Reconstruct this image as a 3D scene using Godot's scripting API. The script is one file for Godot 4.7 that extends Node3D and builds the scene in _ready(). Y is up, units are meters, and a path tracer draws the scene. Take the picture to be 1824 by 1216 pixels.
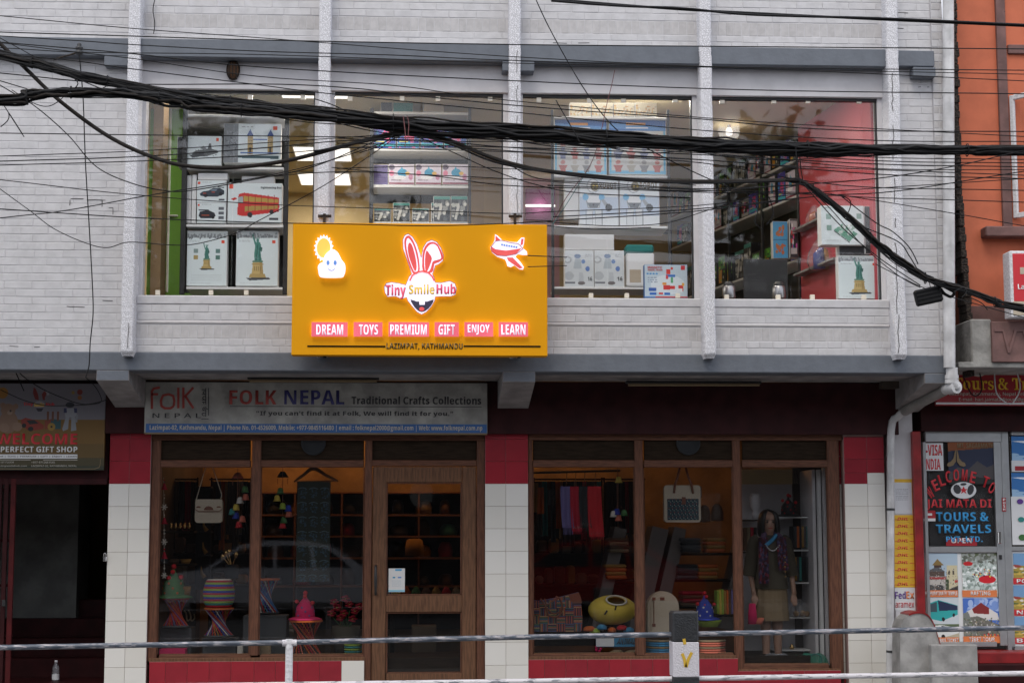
extends Node3D

const FOCAL := 3000.0
var CB: Basis
var CP := Vector3(-0.794, 1.6, 14.2)
var rng := RandomNumberGenerator.new()
var M := {}
var cache := {}
var taken := {}


func _ready() -> void:
	rng.seed = 7
	# camera
	var cam := Camera3D.new()
	cam.name = "camera"
	cam.position = CP
	cam.rotation = Vector3(deg_to_rad(6.5), deg_to_rad(-3.2), -0.0015)
	cam.fov = rad_to_deg(2.0 * atan(608.0 / FOCAL))
	cam.near = 0.1
	cam.far = 400.0
	add_child(cam)
	CB = cam.basis
	# sky: an even bright overcast
	var sky_m := ProceduralSkyMaterial.new()
	sky_m.sky_top_color = Color(0.86, 0.88, 0.93)
	sky_m.sky_horizon_color = Color(0.83, 0.84, 0.86)
	sky_m.sky_curve = 0.2
	sky_m.ground_bottom_color = Color(0.3, 0.3, 0.3)
	sky_m.ground_horizon_color = Color(0.6, 0.6, 0.6)
	sky_m.sun_angle_max = 1.0
	var sky := Sky.new()
	sky.sky_material = sky_m
	var env := Environment.new()
	env.background_mode = Environment.BG_SKY
	env.sky = sky
	env.background_energy_multiplier = 1.9
	env.tonemap_mode = Environment.TONE_MAPPER_LINEAR
	env.tonemap_exposure = 1.18
	env.sdfgi_enabled = true
	env.ssao_enabled = true
	env.ssil_enabled = true
	var we := WorldEnvironment.new()
	we.name = "surroundings"
	we.environment = env
	add_child(we)
	# the sun behind thick cloud, high and in front of the facade
	var sun := DirectionalLight3D.new()
	sun.name = "sun"
	sun.light_energy = 0.4
	sun.light_angular_distance = 25.0
	sun.light_color = Color(1.0, 0.97, 0.93)
	sun.shadow_enabled = true
	add_child(sun)
	sun.look_at_from_position(Vector3(-3, 12, 8), Vector3.ZERO)

	materials()
	ground()
	building()
	shopfront()
	entrance()
	neighbour()
	toy_shop()
	craft_shop()
	signs()
	street_things()
	cables()
	across_the_street()


# ---------------------------------------------------------------- helpers

func U(px: float, py: float, z: float) -> Vector3:
	var d := CB * Vector3((px - 912.0) / FOCAL, (608.0 - py) / FOCAL, -1.0)
	return CP + d * ((z - CP.z) / d.z)


# a photo rectangle on the plane z as a world rectangle
func R(px0: float, py0: float, px1: float, py1: float, z: float) -> Rect2:
	var a := U(px0, py0, z)
	var b := U(px1, py0, z)
	var c := U(px1, py1, z)
	var d := U(px0, py1, z)
	var x0 := (a.x + d.x) / 2
	var y0 := (c.y + d.y) / 2
	return Rect2(x0, y0, (b.x + c.x) / 2 - x0, (a.y + b.y) / 2 - y0)


func lin(r: float, g: float, b: float, a := 1.0) -> Color:
	var c := Color(r, g, b).linear_to_srgb()
	c.a = a
	return c


func rgb8(r: int, g: int, b: int) -> Color:
	return Color(r / 255.0, g / 255.0, b / 255.0)


func numbered(n: String) -> String:
	taken[n] = taken.get(n, 0) + 1
	return n if taken[n] == 1 else "%s_%03d" % [n, taken[n] - 1]


func tag(o: Node3D, label: String, category := "", group := "", kind := "") -> Node3D:
	if label: o.set_meta("label", label)
	if category: o.set_meta("category", category)
	if group: o.set_meta("group", group)
	if kind: o.set_meta("kind", kind)
	return o


func thing(n: String, label: String, category: String, at := Vector3.ZERO, group := "") -> Node3D:
	var o := Node3D.new()
	o.name = numbered(n)
	add_child(o)
	o.position = at
	return tag(o, label, category, group)


func origin(p: Node) -> Vector3:
	var v := Vector3.ZERO
	while p != self and p != null:
		v += (p as Node3D).position
		p = p.get_parent()
	return v


# a part whose mesh is placed at a world point (parents are never turned while it is used)
func part(p: Node, n: String, mesh: Mesh, m, at := Vector3.ZERO) -> MeshInstance3D:
	var o := MeshInstance3D.new()
	o.name = n if p != self else numbered(n)
	o.mesh = mesh
	if m is Array:
		for i in m.size():
			o.set_surface_override_material(i, m[i])
	else:
		o.material_override = m
	p.add_child(o, true)
	o.position = at - origin(p)
	return o


func solo(n: String, label: String, category: String, mesh: Mesh, m, at := Vector3.ZERO, group := "") -> MeshInstance3D:
	var o := part(self, n, mesh, m, at)
	tag(o, label, category, group)
	return o


func setting(n: String, mesh: Mesh, m, at := Vector3.ZERO) -> MeshInstance3D:
	var o := part(self, n, mesh, m, at)
	o.set_meta("kind", "structure")
	return o


# ---- shapes

func tri(st: SurfaceTool, a: Vector3, b: Vector3, c: Vector3, out: Vector3, uv := []) -> void:
	var n := (c - a).cross(b - a)
	var order := [0, 1, 2] if n.dot(out) >= 0.0 else [0, 2, 1]
	var v := [a, b, c]
	for i in order:
		if uv: st.set_uv(uv[i])
		st.add_vertex(v[i])


# chamfered box centred on the origin
func box(sx: float, sy: float, sz: float, bev := 0.0) -> ArrayMesh:
	var key := "box%.4f,%.4f,%.4f,%.4f" % [sx, sy, sz, bev]
	if cache.has(key): return cache[key]
	var st := SurfaceTool.new()
	st.begin(Mesh.PRIMITIVE_TRIANGLES)
	add_box(st, Vector3.ZERO, Vector3(sx, sy, sz), bev)
	st.generate_normals()
	cache[key] = st.commit()
	return cache[key]


func add_box(st: SurfaceTool, at: Vector3, size: Vector3, bev := 0.0, turn := Basis.IDENTITY) -> void:
	st.set_smooth_group(-1)
	var h := size / 2
	var b := minf(bev, minf(h.x, minf(h.y, h.z)) * 0.9)
	for ax in 3:
		var u := (ax + 1) % 3
		var w := (ax + 2) % 3
		for s in [-1.0, 1.0]:
			var q := []
			for k in [[-1, -1], [1, -1], [1, 1], [-1, 1]]:
				var p := Vector3.ZERO
				p[ax] = s * h[ax]
				p[u] = k[0] * (h[u] - b)
				p[w] = k[1] * (h[w] - b)
				q.append(p)
			var out := Vector3.ZERO
			out[ax] = s
			face(st, q, out, at, turn, h)
			if b > 0.0 and s > 0:
				pass
	if b > 0.0:
		for ax in 3:
			var u := (ax + 1) % 3
			var w := (ax + 2) % 3
			for su in [-1.0, 1.0]:
				for sw in [-1.0, 1.0]:
					var q := []
					for k in [[-1, 0], [1, 0], [1, 1], [-1, 1]]:
						var p := Vector3.ZERO
						p[ax] = k[0] * (h[ax] - b)
						p[u] = su * (h[u] - (b if k[1] else 0.0))
						p[w] = sw * (h[w] - (0.0 if k[1] else b))
						q.append(p)
					var out := Vector3.ZERO
					out[u] = su
					out[w] = sw
					face(st, q, out, at, turn, h)
		for sx in [-1.0, 1.0]:
			for sy in [-1.0, 1.0]:
				for sz in [-1.0, 1.0]:
					var s := Vector3(sx, sy, sz)
					var p := h - Vector3.ONE * b
					tri(st, at + turn * (s * Vector3(h.x, p.y, p.z)), at + turn * (s * Vector3(p.x, h.y, p.z)), at + turn * (s * Vector3(p.x, p.y, h.z)), turn * s)


func face(st: SurfaceTool, q: Array, out: Vector3, at: Vector3, turn: Basis, h: Vector3) -> void:
	var uv := []
	for p in q:
		uv.append(Vector2(p.x / (2 * h.x) + 0.5, 0.5 - p.y / (2 * h.y)) if absf(out.x) < 0.9 else Vector2(p.z / (2 * h.z) + 0.5, 0.5 - p.y / (2 * h.y)))
	tri(st, at + turn * q[0], at + turn * q[1], at + turn * q[2], turn * out, [uv[0], uv[1], uv[2]])
	tri(st, at + turn * q[0], at + turn * q[2], at + turn * q[3], turn * out, [uv[0], uv[2], uv[3]])


# a carton: surface 0 the sides, surface 1 the printed front (towards +z)
func carton(sx: float, sy: float, sz: float) -> ArrayMesh:
	var st := SurfaceTool.new()
	st.begin(Mesh.PRIMITIVE_TRIANGLES)
	add_box(st, Vector3(0, 0, -0.001), Vector3(sx, sy, sz - 0.002), 0.003)
	st.generate_normals()
	var m := st.commit()
	st = SurfaceTool.new()
	st.begin(Mesh.PRIMITIVE_TRIANGLES)
	var h := Vector3(sx / 2 - 0.003, sy / 2 - 0.003, sz / 2)
	face(st, [Vector3(-h.x, -h.y, h.z), Vector3(h.x, -h.y, h.z), Vector3(h.x, h.y, h.z), Vector3(-h.x, h.y, h.z)], Vector3(0, 0, 1), Vector3.ZERO, Basis.IDENTITY, h)
	st.generate_normals()
	st.commit(m)
	return m


func lathe(prof: Array, seg := 20) -> ArrayMesh:
	var st := SurfaceTool.new()
	st.begin(Mesh.PRIMITIVE_TRIANGLES)
	add_lathe(st, Transform3D.IDENTITY, prof, seg)
	st.generate_normals()
	return st.commit()


# profile of [radius, height] pairs; a radius of 0 closes an end
func add_lathe(st: SurfaceTool, t: Transform3D, prof: Array, seg := 20) -> void:
	st.set_smooth_group(0)
	var n := prof.size()
	for i in n - 1:
		for k in seg:
			var a := TAU * k / seg
			var b := TAU * (k + 1) / seg
			var p := [ring(prof[i], a), ring(prof[i], b), ring(prof[i + 1], b), ring(prof[i + 1], a)]
			var v0 := float(i) / (n - 1)
			var v1 := float(i + 1) / (n - 1)
			var uv := [Vector2(float(k) / seg, 1 - v0), Vector2(float(k + 1) / seg, 1 - v0), Vector2(float(k + 1) / seg, 1 - v1), Vector2(float(k) / seg, 1 - v1)]
			for f in [[0, 2, 1], [0, 3, 2]]:
				if (p[f[0]] as Vector3).is_equal_approx(p[f[1]]) or (p[f[1]] as Vector3).is_equal_approx(p[f[2]]) or (p[f[0]] as Vector3).is_equal_approx(p[f[2]]): continue
				for j in f:
					st.set_uv(uv[j])
					st.add_vertex(t * (p[j] as Vector3))


func ring(p: Array, a: float) -> Vector3:
	return Vector3(p[0] * cos(a), p[1], p[0] * sin(a))


func ball(r: float, seg := 10) -> Mesh:
	var key := "ball%.4f,%d" % [r, seg]
	if not cache.has(key):
		var s := SphereMesh.new()
		s.radius = r
		s.height = 2 * r
		s.radial_segments = seg
		s.rings = maxi(4, seg / 2)
		cache[key] = s
	return cache[key]


func tube(pts: Array, r, seg := 6, caps := true) -> ArrayMesh:
	var st := SurfaceTool.new()
	st.begin(Mesh.PRIMITIVE_TRIANGLES)
	add_tube(st, pts, r, seg, caps)
	st.generate_normals()
	return st.commit()


func add_tube(st: SurfaceTool, pts: Array, r, seg := 6, caps := true) -> void:
	st.set_smooth_group(0)
	var n := pts.size()
	var rows := []
	var side := Vector3.ZERO
	for i in n:
		var d: Vector3 = ((pts[mini(i + 1, n - 1)] as Vector3) - (pts[maxi(i - 1, 0)] as Vector3)).normalized()
		if side == Vector3.ZERO:
			side = d.cross(Vector3.UP if absf(d.y) < 0.9 else Vector3.RIGHT).normalized()
		else:
			side = (side - d * side.dot(d)).normalized()
		var up := d.cross(side)
		var rr: float = r[i] if r is Array else r
		var row := []
		for k in seg:
			var a := TAU * k / seg
			row.append((pts[i] as Vector3) + (side * cos(a) + up * sin(a)) * rr)
		rows.append(row)
	for i in n - 1:
		for k in seg:
			var k2 := (k + 1) % seg
			for v in [rows[i][k], rows[i + 1][k], rows[i + 1][k2], rows[i][k], rows[i + 1][k2], rows[i][k2]]:
				st.add_vertex(v)
	if caps:
		st.set_smooth_group(-1)
		for e in [0, n - 1]:
			var out: Vector3 = (pts[e] - pts[1 if e == 0 else n - 2])
			for k in seg:
				tri(st, pts[e], rows[e][k], rows[e][(k + 1) % seg], out)


# Catmull-Rom through points
func smooth(pts: Array, steps := 6) -> Array:
	var out := []
	var n := pts.size()
	for i in n - 1:
		var a: Vector3 = pts[maxi(i - 1, 0)]
		var b: Vector3 = pts[i]
		var c: Vector3 = pts[i + 1]
		var d: Vector3 = pts[mini(i + 2, n - 1)]
		for k in steps:
			out.append(b.cubic_interpolate(c, a, d, float(k) / steps))
	out.append(pts[n - 1])
	return out


# a flat polygon given depth, its face on z = depth / 2
func prism(poly: PackedVector2Array, depth: float) -> ArrayMesh:
	var st := SurfaceTool.new()
	st.begin(Mesh.PRIMITIVE_TRIANGLES)
	add_prism(st, poly, depth)
	st.generate_normals()
	return st.commit()


func add_prism(st: SurfaceTool, poly: PackedVector2Array, depth: float, z := 0.0) -> void:
	st.set_smooth_group(-1)
	var lo := poly[0]
	var hi := poly[0]
	for p in poly:
		lo = lo.min(p)
		hi = hi.max(p)
	var size := (hi - lo).max(Vector2(1e-5, 1e-5))
	var idx := Geometry2D.triangulate_polygon(poly)
	for s in [1.0, -1.0]:
		for i in range(0, idx.size(), 3):
			var v := []
			var uv := []
			for k in 3:
				var p := poly[idx[i + k]]
				v.append(Vector3(p.x, p.y, z + s * depth / 2))
				uv.append(Vector2((p.x - lo.x) / size.x, (hi.y - p.y) / size.y))
			tri(st, v[0], v[1], v[2], Vector3(0, 0, s), uv)
	var cw := Geometry2D.is_polygon_clockwise(poly)
	var n := poly.size()
	for i in n:
		var a := poly[i]
		var b := poly[(i + 1) % n]
		var e := (b - a)
		var out := Vector3(e.y, -e.x, 0) if not cw else Vector3(-e.y, e.x, 0)
		var q := [Vector3(a.x, a.y, z + depth / 2), Vector3(b.x, b.y, z + depth / 2), Vector3(b.x, b.y, z - depth / 2), Vector3(a.x, a.y, z - depth / 2)]
		st.set_uv(Vector2.ZERO)
		tri(st, q[0], q[1], q[2], out)
		tri(st, q[0], q[2], q[3], out)


# outline of thick strokes drawn along polylines (points in metres), as one mesh
func strokes(lines: Array, width: float, depth: float) -> ArrayMesh:
	var st := SurfaceTool.new()
	st.begin(Mesh.PRIMITIVE_TRIANGLES)
	var open := []
	for l in lines:      # a closed line is cut in two so that its middle stays open
		var n: int = l.size()
		if n > 3 and (l[0] as Vector2).distance_to(l[n - 1]) < 0.001:
			open.append(l.slice(0, n / 2 + 1))
			open.append(l.slice(n / 2, n))
		else:
			open.append(l)
	for l in open:
		for poly in Geometry2D.offset_polyline(PackedVector2Array(l), width / 2, Geometry2D.JOIN_ROUND, Geometry2D.END_ROUND):
			if not Geometry2D.is_polygon_clockwise(poly) and Geometry2D.triangulate_polygon(poly).size() > 0:
				add_prism(st, poly, depth)
	st.generate_normals()
	return st.commit()


func ellipse(cx: float, cy: float, rx: float, ry: float, n := 28, turn := 0.0) -> PackedVector2Array:
	var p := PackedVector2Array()
	for i in n:
		p.append(Vector2(cx, cy) + Vector2(cos(TAU * i / n) * rx, sin(TAU * i / n) * ry).rotated(turn))
	return p


func rounded(x0: float, y0: float, x1: float, y1: float, r: float, n := 5) -> PackedVector2Array:
	var p := PackedVector2Array()
	for c in [[x1 - r, y1 - r, 0.0], [x0 + r, y1 - r, 0.25], [x0 + r, y0 + r, 0.5], [x1 - r, y0 + r, 0.75]]:
		for i in n + 1:
			var a: float = TAU * (c[2] + 0.25 * i / n)
			p.append(Vector2(c[0] + cos(a) * r, c[1] + sin(a) * r))
	return p


# stacked ellipses: rows of [y, rx, rz, cx, cz]
func loft(rows: Array, seg := 18) -> ArrayMesh:
	var st := SurfaceTool.new()
	st.begin(Mesh.PRIMITIVE_TRIANGLES)
	add_loft(st, rows, seg)
	st.generate_normals()
	return st.commit()


func add_loft(st: SurfaceTool, rows: Array, seg := 18, pleat := 0.0, pleats := 9) -> void:
	st.set_smooth_group(0)
	for i in rows.size() - 1:
		for k in seg:
			var q := []
			for j in [[i, k], [i, k + 1], [i + 1, k + 1], [i + 1, k]]:
				var r: Array = rows[j[0]]
				var a: float = TAU * (int(j[1]) % seg) / seg
				var s := 1.0 + pleat * cos(a * pleats)
				q.append(Vector3((r[3] if r.size() > 3 else 0.0) + r[1] * cos(a) * s, r[0], (r[4] if r.size() > 4 else 0.0) + r[2] * sin(a) * s))
			for f in [[0, 2, 1], [0, 3, 2]]:
				for j in f:
					st.set_uv(Vector2(float(k) / seg, float(i) / rows.size()))
					st.add_vertex(q[j])


# a hanging cloth: w x h, soft vertical folds, real thickness
func cloth(w: float, h: float, fold := 0.006, waves := 3.0, thick := 0.003, flare := 0.0, sway := 0.0) -> ArrayMesh:
	var st := SurfaceTool.new()
	st.begin(Mesh.PRIMITIVE_TRIANGLES)
	st.set_smooth_group(0)
	var nx := 14
	var ny := 10
	for side in [1.0, -1.0]:
		for i in nx:
			for j in ny:
				var q := []
				var uv := []
				for c in [[0, 0], [1, 0], [1, 1], [0, 1]]:
					var u: float = float(i + c[0]) / nx
					var v: float = float(j + c[1]) / ny
					q.append(Vector3((u - 0.5) * w * (1 + flare * v) + sway * v * v, -v * h, fold * (0.4 + v) * sin(u * TAU * waves + v * 1.3) + side * thick / 2))
					uv.append(Vector2(u, v))
				for f in ([[0, 1, 2], [0, 2, 3]] if side > 0 else [[0, 2, 1], [0, 3, 2]]):
					for k in f:
						st.set_uv(uv[k])
						st.add_vertex(q[k])
	st.generate_normals()
	return st.commit()


# ---- lettering, fitted to a world rectangle

func glyphs(s: String, r: Rect2, depth: float, font := "sans", bold := true, shear := 0.0, keep := false) -> ArrayMesh:
	var t := TextMesh.new()
	var f := SystemFont.new()
	f.font_names = PackedStringArray([{"sans": "Droid Sans", "serif": "Droid Serif", "mono": "Droid Sans Mono"}[font]])
	f.font_weight = 700 if bold else 400
	t.font = f
	t.text = s
	t.font_size = 48
	t.pixel_size = 0.01
	t.curve_step = 2.0
	t.depth = 0.1
	var a := t.get_mesh_arrays()
	var v: PackedVector3Array = a[Mesh.ARRAY_VERTEX]
	var lo := Vector3.INF
	var hi := -Vector3.INF
	for p in v:
		lo = lo.min(p)
		hi = hi.max(p)
	var k := Vector3(r.size.x / (hi.x - lo.x), r.size.y / (hi.y - lo.y), depth / (hi.z - lo.z))
	if keep: k.x = k.y
	for i in v.size():
		var p := (v[i] - (lo + hi) / 2) * k
		v[i] = p + Vector3(p.y * shear, 0, 0)
	a[Mesh.ARRAY_VERTEX] = v
	a[Mesh.ARRAY_NORMAL] = null
	a[Mesh.ARRAY_TANGENT] = null
	a[Mesh.ARRAY_TEX_UV] = null
	var m := ArrayMesh.new()
	m.add_surface_from_arrays(Mesh.PRIMITIVE_TRIANGLES, a)
	var st := SurfaceTool.new()
	st.create_from(m, 0)
	st.deindex()
	st.set_smooth_group(-1)
	st.generate_normals()
	return st.commit()


# lettering at a photo rectangle on the plane z
func letters(p: Node, s: String, px0: float, py0: float, px1: float, py1: float, z: float, m, font := "sans", bold := true, depth := 0.002, shear := 0.0) -> MeshInstance3D:
	var r := R(px0, py0, px1, py1, z)
	var c := r.get_center()
	return part(p, "lettering", glyphs(s, r, depth, font, bold, shear), m, Vector3(c.x, c.y, z))


# ---- a box given by a photo rectangle on its front plane z, reaching back by depth
func pixbox(p: Node, n: String, px0: float, py0: float, px1: float, py1: float, z: float, depth: float, m, bev := 0.004) -> MeshInstance3D:
	var r := R(px0, py0, px1, py1, z)
	var c := r.get_center()
	return part(p, n, box(r.size.x, r.size.y, depth, bev), m, Vector3(c.x, c.y, z - depth / 2))


# a box given by world limits
func wbox(p: Node, n: String, x0: float, x1: float, y0: float, y1: float, z0: float, z1: float, m, bev := 0.0) -> MeshInstance3D:
	return part(p, n, box(x1 - x0, y1 - y0, z1 - z0, bev), m, Vector3((x0 + x1) / 2, (y0 + y1) / 2, (z0 + z1) / 2))


# ---- flat print, drawn into small pictures

class Pic:
	var im: Image
	var w: int
	var h: int
	func _init(ww: int, hh: int, c: Color) -> void:
		w = ww
		h = hh
		im = Image.create(w, h, false, Image.FORMAT_RGB8)
		im.fill(c)
	func rect(x0: float, y0: float, x1: float, y1: float, c: Color) -> Pic:
		im.fill_rect(Rect2i(int(x0 * w), int(y0 * h), maxi(1, int((x1 - x0) * w)), maxi(1, int((y1 - y0) * h))), c)
		return self
	func ell(cx: float, cy: float, rx: float, ry: float, c: Color) -> Pic:
		for y in range(maxi(0, int((cy - ry) * h)), mini(h, int((cy + ry) * h) + 1)):
			var t := (y + 0.5 - cy * h) / (ry * h)
			if absf(t) < 1.0:
				var half := sqrt(1 - t * t) * rx * w
				im.fill_rect(Rect2i(int(cx * w - half), y, maxi(1, int(2 * half)), 1), c)
		return self
	func poly(p: Array, c: Color) -> Pic:   # p: x0, y0, x1, y1 ...
		for y in h:
			var yy := (y + 0.5) / h
			var xs := []
			var n := p.size() / 2
			for i in n:
				var ax: float = p[2 * i]
				var ay: float = p[2 * i + 1]
				var bx: float = p[(2 * i + 2) % p.size()]
				var by: float = p[(2 * i + 3) % p.size()]
				if (ay <= yy) != (by <= yy):
					xs.append(ax + (yy - ay) / (by - ay) * (bx - ax))
			xs.sort()
			for i in range(0, xs.size() - 1, 2):
				im.fill_rect(Rect2i(int(xs[i] * w), y, maxi(1, int((xs[i + 1] - xs[i]) * w)), 1), c)
		return self
	func specks(r: RandomNumberGenerator, n: int, x0: float, y0: float, x1: float, y1: float, size: float, cols: Array) -> Pic:
		for i in n:
			var x := r.randf_range(x0, x1)
			var y := r.randf_range(y0, y1)
			ell(x, y, size * r.randf_range(0.4, 1.0), size * r.randf_range(0.4, 1.0) * w / h, cols[r.randi() % cols.size()])
		return self
	func lines(r: RandomNumberGenerator, n: int, x0: float, y0: float, x1: float, y1: float, c: Color) -> Pic:   # rows of tiny print
		for i in n:
			var y := y0 + (y1 - y0) * i / n
			var x := x0
			while x < x1:
				var l := r.randf_range(0.02, 0.07)
				rect(x, y, minf(x + l, x1), y + (y1 - y0) / n * 0.5, c)
				x += l + 0.015
		return self
	func mat(rough := 0.55) -> StandardMaterial3D:
		var m := StandardMaterial3D.new()
		m.albedo_texture = ImageTexture.create_from_image(im)
		m.roughness = rough
		m.texture_repeat = false
		return m


# ---------------------------------------------------------------- materials

func noise_tex(size: int, kind: int, freq: float, lo: float, hi: float, octaves := 4, warp := 0.0, sd := 1, tint := Vector3.ONE) -> ImageTexture:
	var f := FastNoiseLite.new()
	f.seed = sd
	f.noise_type = kind
	f.frequency = freq
	f.fractal_octaves = octaves
	if kind == FastNoiseLite.TYPE_CELLULAR:
		f.cellular_return_type = FastNoiseLite.RETURN_DISTANCE
	if warp > 0.0:
		f.domain_warp_enabled = true
		f.domain_warp_amplitude = warp
	var im := f.get_seamless_image(size, size)
	var data := im.get_data()
	var outb := PackedByteArray()
	outb.resize(size * size * 3)
	for i in size * size:
		var v := lo + (hi - lo) * data[i] / 255.0
		outb[i * 3] = int(clampf(v * 255, 0, 255))
		outb[i * 3 + 1] = int(clampf((1 - (1 - v) * tint.y) * 255, 0, 255))
		outb[i * 3 + 2] = int(clampf((1 - (1 - v) * tint.z) * 255, 0, 255))
	return ImageTexture.create_from_image(Image.create_from_data(size, size, false, Image.FORMAT_RGB8, outb))


func mt(key: String, c: Color, rough := 0.7, o := {}) -> StandardMaterial3D:
	var m := StandardMaterial3D.new()
	m.resource_name = key
	m.albedo_color = c
	m.roughness = rough
	if o.has("tex"):
		m.albedo_texture = o.tex
		m.uv1_triplanar = true
		m.uv1_world_triplanar = true
		m.uv1_scale = o.get("scale", Vector3.ONE)
	if o.has("bump"):
		m.heightmap_enabled = true
		m.heightmap_texture = o.bump
		m.heightmap_scale = o.get("relief", 0.3)
		m.uv1_triplanar = true
		m.uv1_world_triplanar = true
		m.uv1_scale = o.get("scale", Vector3.ONE)
	if o.has("metal"): m.metallic = o.metal
	if o.has("spec"): m.metallic_specular = o.spec
	if o.has("glow"):
		m.emission_enabled = true
		m.emission = o.get("glow_color", c)
		m.emission_energy_multiplier = o.glow
	if o.has("coat"):
		m.clearcoat_enabled = true
		m.clearcoat = o.coat
		m.clearcoat_roughness = 0.15
	if c.a < 1.0:
		m.transparency = BaseMaterial3D.TRANSPARENCY_ALPHA
	M[key] = m
	return m


var N := {}

func materials() -> void:
	N.blotch = noise_tex(512, FastNoiseLite.TYPE_SIMPLEX_SMOOTH, 0.008, 0.72, 1.06, 5, 30.0, 3)
	N.soft = noise_tex(512, FastNoiseLite.TYPE_SIMPLEX_SMOOTH, 0.010, 0.93, 1.03, 5, 30.0, 23)
	N.grain = noise_tex(512, FastNoiseLite.TYPE_SIMPLEX, 0.06, 0.82, 1.08, 3, 0.0, 5)
	N.pebble = noise_tex(512, FastNoiseLite.TYPE_CELLULAR, 0.085, 0.62, 1.2, 2, 0.0, 9)
	N.rough = noise_tex(512, FastNoiseLite.TYPE_SIMPLEX, 0.03, 0.2, 1.0, 5, 8.0, 11)
	N.wood = noise_tex(512, FastNoiseLite.TYPE_SIMPLEX, 0.02, 0.74, 1.12, 4, 20.0, 13)
	N.peel = noise_tex(512, FastNoiseLite.TYPE_SIMPLEX, 0.018, 0.0, 1.0, 5, 25.0, 17)
	N.fine = noise_tex(256, FastNoiseLite.TYPE_SIMPLEX, 0.12, 0.75, 1.1, 2, 0.0, 19)
	var v1 := Vector3.ONE
	# painted brickwork, a few tones of the same white
	var tones := [[0.565, 0.556, 0.566], [0.555, 0.548, 0.56], [0.574, 0.565, 0.574], [0.56, 0.552, 0.562]]
	for i in 4:
		mt("brick%d" % i, lin(tones[i][0], tones[i][1], tones[i][2]), 0.6, {"tex": N.soft, "bump": N.rough, "relief": 0.07, "scale": v1 * (0.9 + 0.23 * i)})
	mt("mortar", lin(0.54, 0.53, 0.545), 0.8, {"tex": N.soft, "scale": v1 * 2})
	for i in 3:
		mt("soldier%d" % i, lin(0.52 - 0.02 * i, 0.505 - 0.02 * i, 0.505 - 0.02 * i), 0.85, {"tex": N.soft, "bump": N.fine, "relief": 0.08, "scale": v1 * (2.1 + 0.3 * i)})
	mt("plaster", lin(0.60, 0.585, 0.60), 0.75, {"tex": N.soft, "scale": v1 * 0.6})
	mt("pebbledash", lin(0.8, 0.795, 0.83), 0.85, {"tex": N.pebble, "bump": N.pebble, "relief": 0.25, "scale": v1 * 2.6})
	mt("grey_paint", lin(0.125, 0.14, 0.165), 0.6, {"tex": N.soft, "bump": N.rough, "relief": 0.12, "scale": v1 * 1.1})
	mt("soffit", lin(0.33, 0.31, 0.31), 0.8, {"tex": N.blotch, "scale": v1 * 0.8})
	for i in 3:
		mt("white_tile%d" % i, lin(0.70 - 0.02 * i, 0.68 - 0.022 * i, 0.635 - 0.026 * i), 0.22)
		mt("red_tile%d" % i, lin(0.30 - 0.02 * i, 0.018, 0.030), 0.22, {"tex": N.soft, "scale": v1 * (0.6 + 0.3 * i)})
	mt("grout", lin(0.36, 0.24, 0.22), 0.9)
	mt("wood", lin(0.13, 0.054, 0.031), 0.6, {"spec": 0.35, "tex": N.wood, "bump": N.wood, "relief": 0.04, "scale": Vector3(5, 0.5, 5)})
	mt("wood_across", lin(0.13, 0.054, 0.031), 0.6, {"spec": 0.35, "tex": N.wood, "bump": N.wood, "relief": 0.04, "scale": Vector3(0.5, 5, 5)})
	mt("old_wood", lin(0.15, 0.072, 0.038), 0.65, {"spec": 0.35, "tex": N.wood, "bump": N.wood, "relief": 0.04, "scale": Vector3(4, 0.4, 4)})
	mt("shelf_wood", lin(0.20, 0.085, 0.035), 0.5, {"tex": N.wood, "scale": Vector3(0.6, 5, 5)})
	mt("ply", lin(0.03, 0.02, 0.013), 0.8, {"spec": 0.2, "tex": N.wood, "scale": Vector3(0.4, 4, 4)})
	mt("maroon", lin(0.04, 0.009, 0.010), 0.55, {"spec": 0.3, "tex": N.blotch, "bump": N.blotch, "relief": 0.8, "scale": v1 * 0.9})
	mt("maroon_dark", lin(0.035, 0.005, 0.006), 0.6, {"tex": N.blotch, "spec": 0.3})
	mt("dull_red", lin(0.075, 0.008, 0.009), 0.6, {"tex": N.blotch, "spec": 0.3})
	mt("glass", Color(0, 0, 0, 0.02), 0.02, {"spec": 0.42})
	mt("shop_glass", Color(0, 0, 0, 0.18), 0.02, {"spec": 0.42})  # shade of the shop interior put into the glass as a black tint
	mt("shaded_pvc", lin(0.30, 0.29, 0.275), 0.5, {"tex": N.blotch, "scale": v1})  # darker copy of pvc, shade under the slab put into its colour
	mt("chrome", lin(0.75, 0.74, 0.72), 0.2, {"metal": 1.0})
	mt("dull_steel", lin(0.32, 0.32, 0.33), 0.3, {"metal": 0.9})
	mt("brass", lin(0.65, 0.42, 0.16), 0.25, {"metal": 1.0})
	mt("black", lin(0.015, 0.015, 0.016), 0.5)
	mt("dim_board", lin(0.15, 0.13, 0.12), 0.8)
	mt("car_paint", lin(0.5, 0.5, 0.52), 0.25, {"coat": 1.0})
	mt("car_red", lin(0.25, 0.02, 0.02), 0.25, {"coat": 1.0})
	mt("gap_shade", lin(0.05, 0.047, 0.045), 0.95)  # dark colour standing in for shade deep in joints and cracks
	mt("dark_frame", lin(0.025, 0.026, 0.028), 0.45)
	mt("rubber", lin(0.012, 0.012, 0.013), 0.6, {"spec": 0.3, "tex": N.grain, "scale": v1 * 3})
	mt("rubber_brown", lin(0.03, 0.025, 0.022), 0.65, {"spec": 0.3, "tex": N.blotch, "scale": v1 * 3})
	mt("red_wire", lin(0.16, 0.05, 0.05), 0.6)
	mt("teal_wire", lin(0.08, 0.2, 0.18), 0.6)
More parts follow.
